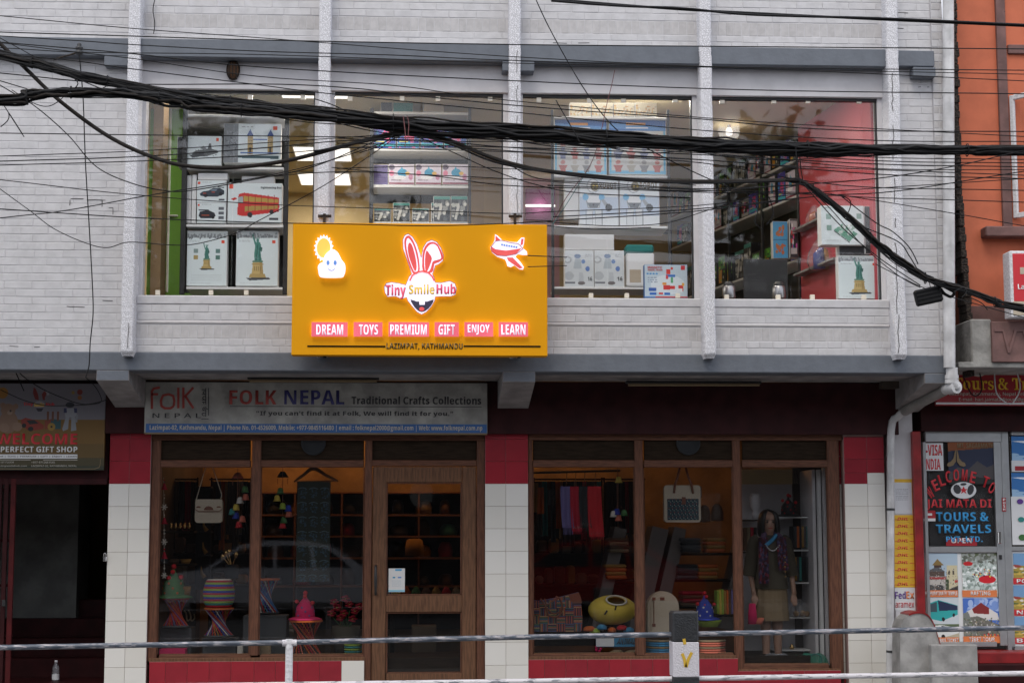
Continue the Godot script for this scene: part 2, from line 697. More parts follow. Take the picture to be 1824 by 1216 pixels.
	mt("white_paint", lin(0.72, 0.72, 0.74), 0.45, {"tex": N.grain, "scale": v1})
	mt("pvc", lin(0.66, 0.655, 0.66), 0.35, {"tex": N.blotch, "scale": v1 * 0.8})
	mt("white_board", lin(0.72, 0.73, 0.73), 0.4)
	mt("cream_wall", lin(0.60, 0.46, 0.24), 0.8, {"tex": N.soft, "scale": v1 * 0.3})
	mt("cream_ceiling", lin(0.60, 0.50, 0.30), 0.8)
	mt("beige_wall", lin(0.50, 0.36, 0.20), 0.8)
	mt("brown_wall", lin(0.36, 0.23, 0.11), 0.7)
	mt("green_wall", lin(0.17, 0.38, 0.06), 0.6)
	mt("pink_wall", lin(0.62, 0.36, 0.40), 0.7)
	mt("purple_wall", lin(0.25, 0.05, 0.16), 0.6)
	mt("red_wall", lin(0.48, 0.07, 0.085), 0.35)
	mt("warm_wall", lin(0.34, 0.22, 0.10), 0.8, {"tex": N.blotch, "scale": v1 * 0.4})
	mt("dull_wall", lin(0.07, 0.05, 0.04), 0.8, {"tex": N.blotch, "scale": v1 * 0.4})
	mt("floor", lin(0.10, 0.09, 0.085), 0.5, {"tex": N.blotch, "scale": v1 * 0.5})
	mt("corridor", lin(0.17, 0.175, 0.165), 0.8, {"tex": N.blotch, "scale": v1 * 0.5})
	mt("concrete", lin(0.34, 0.33, 0.31), 0.85, {"tex": N.blotch, "bump": N.rough, "relief": 0.4, "scale": v1 * 0.9})
	mt("pale_concrete", lin(0.37, 0.36, 0.345), 0.85, {"tex": N.blotch, "bump": N.rough, "relief": 0.15, "scale": v1 * 0.9})
	mt("steel_clip", lin(0.72, 0.66, 0.55), 0.35, {"metal": 0.15})
	mt("asphalt", lin(0.055, 0.055, 0.057), 0.9, {"tex": N.grain, "scale": v1 * 0.7})
	mt("paving", lin(0.24, 0.235, 0.225), 0.85, {"tex": N.blotch, "scale": v1 * 0.5})
	mt("orange", lin(0.55, 0.145, 0.07), 0.8, {"tex": N.soft, "bump": N.fine, "relief": 0.05, "scale": v1 * 0.7})
	mt("mauve", lin(0.20, 0.105, 0.095), 0.75, {"tex": N.blotch, "scale": v1 * 0.9})
	mt("old_brick", lin(0.085, 0.06, 0.045), 0.9, {"tex": N.rough, "bump": N.rough, "relief": 0.8, "scale": v1 * 2})
	mt("red_paint", lin(0.30, 0.014, 0.016), 0.4, {"tex": N.blotch, "scale": v1})
	mt("aluminium", lin(0.40, 0.41, 0.42), 0.38, {"metal": 0.6, "tex": N.soft, "scale": v1})
	mt("sign_yellow", lin(0.74, 0.325, 0.004), 0.6, {"spec": 0.25})
	mt("sign_side", lin(0.5, 0.25, 0.02), 0.5)
	mt("mirror_black", lin(0.10, 0.07, 0.03), 0.12, {"metal": 0.8})
	mt("lit_white", Color(0.96, 0.94, 1.0), 0.4, {"glow": 0.36, "glow_color": Color(0.97, 0.93, 1.0)})
	mt("lit_pink", rgb8(230, 100, 118), 0.4, {"glow": 0.25})
	mt("lit_red", rgb8(225, 85, 85), 0.4, {"glow": 0.2})
	mt("lit_yellow", rgb8(240, 205, 90), 0.4, {"glow": 0.25})
	mt("lit_blue", rgb8(90, 140, 215), 0.4, {"glow": 0.15})
	mt("lit_outline", rgb8(150, 60, 90), 0.4)
	mt("lit_dark", rgb8(60, 55, 80), 0.4)
	mt("led", Color(1, 1, 1), 0.5, {"glow": 1.1, "glow_color": Color(1.0, 0.98, 0.95)})
	mt("led_warm", Color(1, 0.9, 0.7), 0.5, {"glow": 1.5, "glow_color": Color(1.0, 0.72, 0.4)})
	mt("board_grey", lin(0.42, 0.41, 0.38), 0.5, {"tex": N.blotch, "scale": v1 * 0.8})
	mt("board_blue", lin(0.035, 0.12, 0.33), 0.5)
	mt("ink_red", lin(0.36, 0.055, 0.045), 0.5)
	mt("ink_blue", lin(0.035, 0.035, 0.16), 0.5)
	mt("ink", lin(0.035, 0.035, 0.04), 0.5)
	mt("ink_white", lin(0.7, 0.7, 0.7), 0.5)
	mt("ink_yellow", lin(0.75, 0.45, 0.02), 0.5)
	mt("ink_orange", lin(0.70, 0.20, 0.06), 0.5)
	mt("ink_cyan", lin(0.03, 0.30, 0.62), 0.5)
	mt("ink_crimson", lin(0.55, 0.02, 0.03), 0.5)
	mt("ink_purple", lin(0.10, 0.03, 0.24), 0.5)
	mt("paper", lin(0.66, 0.67, 0.68), 0.7)
	mt("paper_yellow", lin(0.70, 0.42, 0.03), 0.6)
	mt("sign_red", lin(0.33, 0.012, 0.02), 0.45)
	mt("leather", lin(0.16, 0.055, 0.03), 0.5)
	mt("canvas", lin(0.55, 0.47, 0.36), 0.85, {"tex": N.fine, "scale": v1 * 6})
	mt("skin", lin(0.34, 0.20, 0.14), 0.45)
	mt("hair", lin(0.008, 0.007, 0.006), 0.4)
	var felts := {"green": [0.06, 0.17, 0.05], "pink": [0.62, 0.02, 0.12], "blue": [0.025, 0.05, 0.35], "yellow": [0.66, 0.5, 0.08], "red": [0.5, 0.012, 0.02], "lime": [0.30, 0.42, 0.05], "orange": [0.55, 0.12, 0.02], "white": [0.65, 0.62, 0.55], "salmon": [0.60, 0.16, 0.10], "dark": [0.02, 0.022, 0.025], "purple": [0.16, 0.13, 0.30], "grey": [0.07, 0.075, 0.08], "teal": [0.04, 0.26, 0.24], "brown": [0.12, 0.06, 0.03], "mustard": [0.38, 0.20, 0.04], "olive": [0.07, 0.06, 0.04], "khaki": [0.26, 0.19, 0.11], "skyblue": [0.05, 0.25, 0.45], "crimson": [0.42, 0.01, 0.03]}
	for k in felts:
		mt("felt_" + k, lin(felts[k][0], felts[k][1], felts[k][2]), 0.9, {"tex": N.fine, "scale": v1 * 8})
	mt("leaf", lin(0.035, 0.065, 0.02), 0.55)
	mt("bark", lin(0.07, 0.055, 0.045), 0.9, {"tex": N.wood, "scale": v1 * 2})
	mt("green_glass", lin(0.03, 0.32, 0.2, 0.55), 0.1)
	mt("clear_plastic", Color(0.9, 0.92, 0.95, 0.12), 0.12)


# the same with the photo limits in the order left, right, top, bottom
func xbox(p: Node, n: String, px0: float, px1: float, py0: float, py1: float, z: float, depth: float, m, bev := 0.004) -> MeshInstance3D:
	return pixbox(p, n, px0, py0, px1, py1, z, depth, m, bev)



# ---------------------------------------------------------------- setting

func ground() -> void:
	setting("road", box(120, 0.1, 120), M.asphalt, Vector3(0, -0.05, 30))
	setting("pavement", box(60, 0.15, 4.6, 0.015), M.paving, Vector3(0, 0.075, 0.0))
	setting("far_pavement", box(60, 0.15, 2.0, 0.015), M.paving, Vector3(0, 0.075, 18.95))


var house: Node3D


func brick_panel(p: Node, x0: float, x1: float, y0: float, rows: Array, z: float) -> MeshInstance3D:
	var total := 0.0
	for r in rows: total += r[0]
	var wall := wbox(p, "brick_wall", x0, x1, y0, y0 + total, z - 0.2, z - 0.0035, M.mortar)
	var y := y0
	for i in rows.size():
		var h: float = rows[i][0]
		var l: float = rows[i][1]
		var back: float = rows[i][2] if rows[i].size() > 2 else 0.0
		if l > 0:
			var x := x0 - (fposmod(i * 0.5 + rng.randf_range(-0.06, 0.06), 1.0) * l if l > 0.1 else rng.randf() * 0.05)
			while x < x1 - 0.008:
				var ll := l * (1 + rng.randf_range(-0.03, 0.03))
				var a := maxf(x, x0)
				var b := minf(x + ll, x1)
				if b - a > 0.02:
					var bw: float = snappedf(b - a - 0.003, 0.004)
					var o := part(wall, "brick", box(bw, h - (0.006 if l < 0.1 else 0.0048), 0.03, 0.003), M[("soldier%d" % (rng.randi() % 3)) if l < 0.1 else ("brick%d" % (rng.randi() % 4))], Vector3((a + b) / 2, y + h / 2 + rng.randf_range(-0.0012, 0.0012), z - 0.015 - back + rng.randf_range(-0.0014, 0.0008)))
					o.rotation = Vector3(rng.randf_range(-0.012, 0.012), rng.randf_range(-0.01, 0.01), rng.randf_range(-0.004, 0.004))
				x += ll
		y += h
	return wall


func rib(x: float, y0: float, y1: float) -> void:
	var f := FastNoiseLite.new()
	f.seed = int(x * 100)
	f.frequency = 95.0
	f.fractal_octaves = 2
	var g := FastNoiseLite.new()
	g.seed = 5 + int(x * 100)
	g.frequency = 2.5
	# outline from back right round the front to back left
	var prof := []
	var W := 0.05
	for k in 9: prof.append([Vector2(W, -0.12 + 0.27 * k / 8.0), Vector2(1, 0)])
	prof.append([Vector2(W - 0.006, 0.157), Vector2(0.7, 0.7)])
	for k in range(1, 8): prof.append([Vector2(W - 0.1 * k / 8.0, 0.16), Vector2(0, 1)])
	prof.append([Vector2(-W + 0.006, 0.157), Vector2(-0.7, 0.7)])
	for k in 9: prof.append([Vector2(-W, 0.15 - 0.27 * k / 8.0), Vector2(-1, 0)])
	var rows := int((y1 - y0) / 0.012)
	var st := SurfaceTool.new()
	st.begin(Mesh.PRIMITIVE_TRIANGLES)
	st.set_smooth_group(0)
	var pts := []
	for j in rows + 1:
		var y := y0 + (y1 - y0) * j / rows
		var shrink := 1.0 - 0.22 * clampf(1.0 - (y - y0) / 0.035, 0, 1)
		var row := []
		for q in prof:
			var d := f.get_noise_3d(q[0].x, y, q[0].y) * 0.005
			var v: Vector2 = q[0] + q[1] * d
			v.y = v.y * (shrink if v.y > 0 else 1.0)
			row.append(Vector3(x + v.x * shrink + g.get_noise_2d(x, y) * 0.006, y, v.y))
		pts.append(row)
	for j in rows:
		for k in prof.size() - 1:
			for v in [pts[j][k], pts[j + 1][k], pts[j + 1][k + 1], pts[j][k], pts[j + 1][k + 1], pts[j][k + 1]]:
				st.add_vertex(v)
	for k in range(1, prof.size() - 2):
		tri(st, pts[0][0], pts[0][k], pts[0][k + 1], Vector3.DOWN)
	st.generate_normals()
	part(house, "rib", st.commit(), M.pebbledash)


const RIBS := [-3.215, -1.605, 0.02, 1.672, 3.312]


func building() -> void:
	house = thing("shop_building", "white painted brick building with rough ribs, upstairs display windows and tiled shopfront below", "building", Vector3(0, 0, -0.95))
	# brickwork
	var rows := []
	for i in 39: rows.append([0.0665, 0.236])
	brick_panel(house, -4.75, -3.26, 3.112, rows, 0.0)
	rows = []
	for i in 9: rows.append([0.0655, 0.236])
	brick_panel(house, -4.75, -3.26, 5.80, rows, 0.0)
	brick_panel(house, -3.26, 3.36, 5.80, [[0.06, 0.236], [0.058, 0.236], [0.125, 0.069, 0.0015], [0.065, 0.236], [0.065, 0.236], [0.065, 0.236], [0.065, 0.236], [0.065, 0.236]], 0.0)
	for i in 4:
		brick_panel(house, RIBS[i] + 0.045, RIBS[i + 1] - 0.045, 3.112, [[0.060, 0.30], [0.060, 0.118], [0.118, 0.069, 0.0015], [0.038, 0.0], [0.066, 0.236], [0.066, 0.236]], 0.0)
		# sloping ledge over the soldier course, and the plain sill
		wbox(house, "ledge", RIBS[i] + 0.045, RIBS[i + 1] - 0.045, 3.352, 3.386, -0.05, 0.006, M.soldier0, 0.012)
		wbox(house, "window_sill", RIBS[i] + 0.045, RIBS[i + 1] - 0.045, 3.522, 3.598, -0.2, 0.004, M.brick1, 0.008)
	rows = []
	for i in 48: rows.append([0.0665, 0.236])
	brick_panel(house, 3.36, 3.70, 3.112, rows, 0.0)
	rows = []
	for i in 48: rows.append([0.0665, 0.11 if i % 2 else 0.09])
	brick_panel(house, 3.70, 3.80, 3.112, rows, 0.025)
	wbox(house, "wall", -8.0, -4.75, 3.112, 6.9, -0.2, -0.002, M.plaster)
	wbox(house, "wall", -8.0, 3.80, 6.39, 6.9, -0.2, -0.004, M.plaster)
	wbox(house, "side_wall", 3.62, 3.78, 3.12, 6.9, -6.0, -0.21, M.old_brick)
	# beams and slabs
	wbox(house, "floor_beam", -8.0, 3.79, 2.958, 3.114, -0.25, 0.022, M.grey_paint, 0.008)
	wbox(house, "floor_slab", -8.0, 3.79, 2.962, 3.105, -6.0, -0.25, M.soffit)
	wbox(house, "lintel_beam", -8.0, 3.355, 5.630, 5.787, -0.2, 0.11, M.grey_paint, 0.006)
	wbox(house, "lintel_beam", 3.365, 3.70, 5.645, 5.787, -0.2, 0.085, M.grey_paint, 0.006)
	wbox(house, "ceiling_slab", -8.0, 3.79, 5.62, 5.80, -6.0, -0.2, M.cream_ceiling)
	wbox(house, "rear_wall", -8.0, 3.79, 0.0, 6.9, -6.2, -6.0, M.cream_wall)
	for b in [[-3.47, -3.23], [-0.085, 0.19], [3.50, 3.70]]:
		wbox(house, "beam_end", b[0], b[1], 5.548, 5.632, -0.2, 0.108, M.grey_paint, 0.004)
	# cantilever brackets, deeper towards the wall
	for b in [[-3.48, -3.215], [-0.08, 0.195], [3.55, 3.785]]:
		var poly := PackedVector2Array([Vector2(0.02, 2.96), Vector2(0.02, 2.875), Vector2(-0.98, 2.70), Vector2(-0.98, 2.96)])
		var pm := prism(poly, b[1] - b[0])
		var o := part(house, "bracket", pm, M.soffit, Vector3((b[0] + b[1]) / 2, 0, 0))
		o.rotation.y = -PI / 2
		wbox(house, "bracket_end", b[0] + 0.002, b[1] - 0.002, 2.877, 2.957, 0.012, 0.0215, M.grey_paint, 0.002)
	# dark strokes for the shade inside open joints and cracks down two ribs, where the paint has broken
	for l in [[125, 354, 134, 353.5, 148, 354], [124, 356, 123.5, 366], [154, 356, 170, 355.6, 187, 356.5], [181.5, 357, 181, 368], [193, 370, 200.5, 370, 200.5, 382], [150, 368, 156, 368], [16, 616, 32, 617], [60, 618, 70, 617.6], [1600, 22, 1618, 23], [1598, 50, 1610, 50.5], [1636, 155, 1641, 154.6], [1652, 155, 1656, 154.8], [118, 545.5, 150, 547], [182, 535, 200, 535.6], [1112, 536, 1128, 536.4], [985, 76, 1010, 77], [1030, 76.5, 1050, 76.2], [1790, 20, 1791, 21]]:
		part(house, "open_joint", strokes([pz(l, 0.001, 0, 0, 1)], 0.005, 0.004), M.gap_shade, Vector3(0, 0, 0.0005))
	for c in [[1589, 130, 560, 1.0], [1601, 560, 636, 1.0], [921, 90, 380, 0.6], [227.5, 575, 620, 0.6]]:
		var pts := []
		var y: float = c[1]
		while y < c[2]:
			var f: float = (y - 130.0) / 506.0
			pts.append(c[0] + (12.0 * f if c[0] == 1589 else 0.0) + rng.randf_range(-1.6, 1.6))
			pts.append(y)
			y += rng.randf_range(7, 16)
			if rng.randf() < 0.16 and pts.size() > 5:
				part(house, "crack", strokes([pz(pts, 0.163, 0, 0, 1)], 0.0035 * c[3] + 0.001, 0.004), M.gap_shade, Vector3(0, 0, 0.1625))
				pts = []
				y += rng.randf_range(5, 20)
		if pts.size() > 3: part(house, "crack", strokes([pz(pts, 0.163, 0, 0, 1)], 0.0035 * c[3] + 0.001, 0.004), M.gap_shade, Vector3(0, 0, 0.1625))
	# rough ribs
	for x in RIBS: rib(x, 3.07, 6.42)
	# window heads, frames, panes
	var joints := [-2.39, -0.78, 0.83, 2.43]
	var clips_top := [[300, 375, 445, 539], [623, 716, 780, 873], [960, 1050, 1111, 1203], [1287, 1379, 1440, 1531]]
	var clips_low := [[280, 375, 438], [], [1053, 1117, 1208], [1295, 1387, 1448, 1540]]
	for i in 4:
		var a: float = RIBS[i] + 0.045
		var b: float = RIBS[i + 1] - 0.045
		wbox(house, "window_head", a, b, 5.392, 5.632, -0.16, -0.03, M.plaster, 0.004)
		wbox(house, "reveal", a, a + 0.035, 3.598, 5.392, -0.2, -0.06, M.plaster, 0.003)
		wbox(house, "reveal", b - 0.045, b, 3.598, 5.392, -0.2, -0.06, M.plaster, 0.003)
		var win := wbox(house, "window_frame", a + 0.035, b - 0.045, 5.368, 5.392, -0.13, -0.075, M.dark_frame, 0.003)
		wbox(win, "frame_side", b - 0.057, b - 0.046, 3.598, 5.368, -0.13, -0.085, M.dark_frame)
		for q in [[a + 0.036, joints[i] - 0.003], [joints[i] + 0.003, b - 0.058]]:
			var pane := wbox(house, "window_pane", q[0], q[1], 3.60, 5.368, -0.107, -0.099, M.glass)
			tag(pane, "clear frameless shop window pane")
		for c in clips_top[i]: pixbox(win, "glass_clip", c - 4.2, 168.5 + i * 2.2, c + 4.2, 177.5 + i * 2.2, -0.085, 0.03, M.steel_clip, 0.002)
		for c in clips_low[i]: pixbox(win, "glass_clip", c - 4, 516.5 + i * 2.7, c + 4, 525 + i * 2.7, -0.085, 0.03, M.steel_clip, 0.002)
	# upstairs room
	wbox(house, "room_floor", -3.7, 3.6, 3.106, 3.13, -5.9, -0.2, M.floor)
	wbox(house, "back_partition", -3.7, 3.6, 3.13, 5.62, -5.75, -5.6, M.cream_wall)
	wbox(house, "pilaster", -3.13, -3.045, 3.13, 5.62, -0.75, -0.45, M.brown_wall)
	var gw := R(262, 200, 330, 530, -1.6)
	wbox(house, "green_partition", gw.position.x, gw.position.x + 0.8, 3.13, 5.62, -1.75, -1.65, M.green_wall)
	for k in [[279, 283], [298, 302]]:
		pixbox(house, "partition_trim", k[0], 170, k[1], 520, -1.62, 0.03, M.white_board)
	pixbox(house, "partition_trim", 299, 382, 316, 385, -1.62, 0.03, M.white_board)
	pixbox(house, "door_handle", 280, 420, 284, 465, -1.58, 0.03, M.chrome)
	wbox(house, "partition", -3.7, -3.55, 3.13, 5.62, -5.6, -0.2, M.cream_wall)
	for k in [[836, 862, -3.4, "beige_wall"], [862, 905, -3.9, "cream_wall"], [930, 996, -4.6, "pink_wall"]]:
		var r := R(k[0], 170, k[1], 520, k[2])
		wbox(house, "pillar", r.position.x, r.end.x, 3.13, 5.62, k[2] - 0.35, k[2], M[k[3]])
	pixbox(house, "purple_panel", 936, 336, 989, 392, -4.58, 0.02, M.purple_wall)
	# red end wall running back from the glass
	var ra := U(1567, 350, -0.16)
	var rb := U(1424, 350, -2.1)
	var w := Vector2(rb.x - ra.x, rb.z - ra.z)
	var o := part(house, "red_partition", box(w.length(), 2.49, 0.08), M.red_wall, Vector3((ra.x + rb.x) / 2 + 0.04, 4.375, (ra.z + rb.z) / 2))
	o.rotation.y = -atan2(w.y, w.x)
	wbox(house, "partition", 3.2, 3.6, 3.13, 5.62, -5.6, -0.2, M.red_wall)


func tiles(p: Node, x0: float, x1: float, y0: float, y1: float, z: float, cut: Array, kind: String, step := 0.2005, top := true) -> void:
	# cut: the vertical joints; rows are counted down from y1
	var xs := [x0] + cut + [x1]
	var y := y1
	while y > y0 + 0.01:
		var yb := maxf(y - step, y0)
		for i in xs.size() - 1:
			part(p, "tile", box(xs[i + 1] - xs[i] - 0.0025, y - yb - 0.0025, 0.012, 0.0015), M[kind + str(rng.randi() % 3)], Vector3((xs[i] + xs[i + 1]) / 2, (y + yb) / 2, z - 0.006 + rng.randf_range(-0.0012, 0.0006))).rotation = Vector3(rng.randf_range(-0.004, 0.004), rng.randf_range(-0.004, 0.004), 0)
		y = yb


func shopfront() -> void:
	var Z := -0.95
	# tiled pillars
	for a in [[190, 264, 226], [864, 941, 901], [1508, 1580, 1549]]:
		var r := R(a[0], 783, a[1], 1200, Z)
		var mid := R(a[0], 783, a[2], 1200, Z).end.x
		var pil := wbox(house, "pillar", r.position.x, r.end.x, 0.1, 2.96, Z - 0.34, Z - 0.008, M.grout)
		tiles(pil, r.position.x, r.end.x, 0.14, 2.043, Z, [mid], "white_tile")
		if a[0] == 1508:
			tiles(pil, r.position.x, r.end.x, 2.043 + 0.1, 2.47, Z, [mid], "red_tile")
			tiles(pil, r.position.x, mid, 2.043, 2.043 + 0.1, Z, [], "red_tile", 0.1)
			tiles(pil, mid, r.end.x, 2.043, 2.043 + 0.1, Z, [], "white_tile", 0.1)
		else:
			tiles(pil, r.position.x, r.end.x, 2.043, 2.645, Z, [mid], "red_tile")
	# tiled return beside the last window
	var rr := R(1499, 783, 1507, 1200, Z - 0.12)
	var ret := wbox(house, "return", rr.position.x, rr.end.x, 0.1, 2.96, Z - 0.34, Z - 0.128, M.grout)
	tiles(ret, rr.position.x, rr.end.x, 0.34, 2.043, Z - 0.12, [], "white_tile")
	tiles(ret, rr.position.x, rr.end.x, 0.14, 0.34, Z - 0.12, [], "red_tile")
	tiles(ret, rr.position.x, rr.end.x, 2.043, 2.5, Z - 0.12, [], "red_tile")
	# red tiled plinths
	var xs := [264, 294, 333, 372, 411, 452, 490, 530, 569]
	var pl := R(264, 1177, 648, 1300, Z)
	var plinth := wbox(house, "plinth", pl.position.x, pl.end.x, 0.1, 0.485, Z - 0.25, Z - 0.008, M.grout)
	var cuts := []
	for c in xs.slice(1): cuts.append(U(c, 1190, Z).x)
	cuts.append(U(608, 1190, Z).x)
	tiles(plinth, pl.position.x, cuts[cuts.size() - 1], 0.14, 0.485, Z, cuts.slice(0, cuts.size() - 1), "red_tile")
	tiles(plinth, cuts[cuts.size() - 1], pl.end.x, 0.14, 0.485, Z, [], "white_tile")
	pl = R(941, 1174, 1316, 1300, Z)
	plinth = wbox(house, "plinth", pl.position.x, pl.end.x, 0.1, 0.485, Z - 0.25, Z - 0.008, M.grout)
	cuts = []
	for c in [970, 1008, 1047, 1086, 1124, 1163, 1201, 1240, 1278]: cuts.append(U(c, 1190, Z).x)
	tiles(plinth, pl.position.x, pl.end.x, 0.14, 0.485, Z, cuts, "red_tile")
	pl = R(1316, 1200, 1500, 1300, Z)
	plinth = wbox(house, "plinth", pl.position.x, pl.end.x, 0.1, 0.375, Z - 0.25, Z - 0.008, M.grout)
	tiles(plinth, pl.position.x, pl.end.x, 0.14, 0.375, Z, [pl.position.x + 0.2, pl.position.x + 0.4, pl.position.x + 0.6, pl.position.x + 0.8], "red_tile")
	# dark fascia behind the sign and over the second shop
	var fa := R(188, 676, 1600, 773, -0.9)
	wbox(house, "fascia", fa.position.x, fa.end.x, fa.position.y, 2.955, -0.93, -0.885, M.maroon, 0.004)
	wbox(house, "fascia_return", fa.end.x - 0.04, fa.end.x - 0.002, fa.position.y + 0.003, 2.70, -1.3, -0.931, M.maroon)
	# timber: uprights [px0, px1, py0, py1], rails
	var Zf := Z - 0.03
	for a in [[266, 282, 783, 1178], [446, 462, 783, 1168], [648, 661, 783, 1300], [849, 864, 783, 1300], [941, 949, 783, 1175], [1132, 1147, 783, 1168], [1308, 1322, 783, 1200], [1478, 1499, 783, 1200]]:
		xbox(house, "post", a[0], a[1], a[2], a[3], Zf, 0.09, M.wood, 0.006)
	for a in [[282, 446, 819, 832, 1166], [462, 648, 819, 832, 1166], [949, 1132, 819, 832, 1164], [1147, 1308, 819, 832, 1164], [1322, 1478, 819, 832, 1183]]:
		xbox(house, "transom_rail", a[0], a[1], a[2], a[3], Zf - 0.006, 0.07, M.wood_across, 0.005)
		xbox(house, "bottom_rail", a[0], a[1], a[4], a[4] + 11, Zf - 0.004, 0.085, M.wood_across, 0.006)
		xbox(house, "transom_panel", a[0], a[1], 783, 819, Zf - 0.03, 0.015, M.ply)
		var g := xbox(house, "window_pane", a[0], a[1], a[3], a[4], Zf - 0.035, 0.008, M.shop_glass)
		tag(g, "craft shop window pane in brown timber, tinted to shade the display")
		for e in [[a[0], a[0] + 2], [a[1] - 2, a[1]]]:
			xbox(g, "glazing_bead", e[0], e[1], a[3], a[4], Zf - 0.022, 0.014, M.wood)
		xbox(g, "glazing_bead", a[0] + 2, a[1] - 2, a[4] - 2, a[4], Zf - 0.022, 0.014, M.old_wood)
	xbox(house, "sill_board", 264, 650, 1171, 1178, Zf + 0.012, 0.1, M.old_wood, 0.004)
	xbox(house, "sill_board", 941, 1312, 1168, 1175, Zf + 0.012, 0.1, M.old_wood, 0.004)
	xbox(house, "sill_board", 1316, 1499, 1191, 1198, Zf + 0.012, 0.1, M.old_wood, 0.004)
	xbox(house, "transom_panel", 661, 849, 783, 819, Zf - 0.03, 0.015, M.ply)
	xbox(house, "transom_rail", 661, 849, 819, 830, Zf - 0.006, 0.07, M.wood_across, 0.005)
	for a in [[264, 864], [941, 1500]]:
		xbox(house, "head_rail", a[0], a[1], 768, 784, Zf + 0.01, 0.1, M.wood_across)
	# round vents let into the transoms
	for c in [[558, 789], [1226, 789]]:
		var v := part(house, "vent", lathe([[0.0, 0.0], [0.11, 0.0], [0.11, 0.02], [0.095, 0.025], [0.085, 0.012], [0.0, 0.010]], 28), M.felt_dark, U(c[0], c[1], Zf - 0.028))
		v.rotation.x = PI / 2
	# the door
	var d := xbox(house, "door", 662, 687, 831, 1300, Zf - 0.012, 0.05, M.old_wood, 0.006)
	tag(d, "brown timber door with two glass panes")
	xbox(d, "stile", 823, 848, 831, 1300, Zf - 0.012, 0.05, M.old_wood, 0.006)
	for a in [[831, 859], [1060, 1090], [1199, 1300]]:
		xbox(d, "door_rail", 687, 823, a[0], a[1], Zf - 0.014, 0.046, M.old_wood, 0.005)
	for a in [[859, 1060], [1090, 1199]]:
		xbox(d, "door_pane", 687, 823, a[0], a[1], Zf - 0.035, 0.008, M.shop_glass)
		for e in [[687, 690, a[0], a[1]], [820, 823, a[0], a[1]], [690, 820, a[0], a[0] + 2.5], [690, 820, a[1] - 2.5, a[1]]]:
			xbox(d, "bead", e[0], e[1], e[2], e[3], Zf - 0.024, 0.012, M.wood)
	var hp := U(669, 1008, Zf)
	var hq := U(669, 1058, Zf)
	part(d, "door_handle", tube(smooth([hp + Vector3(0, 0, -0.012), hp + Vector3(0, -0.01, 0.03), hp.lerp(hq, 0.3) + Vector3(0, 0, 0.045), hp.lerp(hq, 0.7) + Vector3(0, 0, 0.045), hq + Vector3(0, 0.01, 0.03), hq + Vector3(0, 0, -0.012)], 5), [0.012, 0.012, 0.012, 0.011, 0.011, 0.011, 0.01, 0.01, 0.011, 0.012, 0.013, 0.014, 0.014, 0.014, 0.013, 0.012, 0.011, 0.01, 0.01, 0.011, 0.011, 0.012, 0.012, 0.012, 0.012, 0.012], 8), M.black)
	# craft shop room
	wbox(house, "shop_floor", -4.9, 3.7, 0.1, 0.16, -6.0, -1.2, M.floor)
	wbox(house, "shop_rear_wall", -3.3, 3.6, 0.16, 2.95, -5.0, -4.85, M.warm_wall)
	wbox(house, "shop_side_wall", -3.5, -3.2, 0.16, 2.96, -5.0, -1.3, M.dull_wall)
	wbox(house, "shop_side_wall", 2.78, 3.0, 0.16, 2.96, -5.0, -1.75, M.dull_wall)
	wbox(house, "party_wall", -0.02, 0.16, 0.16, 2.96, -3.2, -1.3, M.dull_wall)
	for a in [[-3.2, -0.05], [0.18, 2.76]]:
		wbox(house, "display_floor", a[0], a[1], 0.16, 0.5, -1.75, -1.07, M.ply)


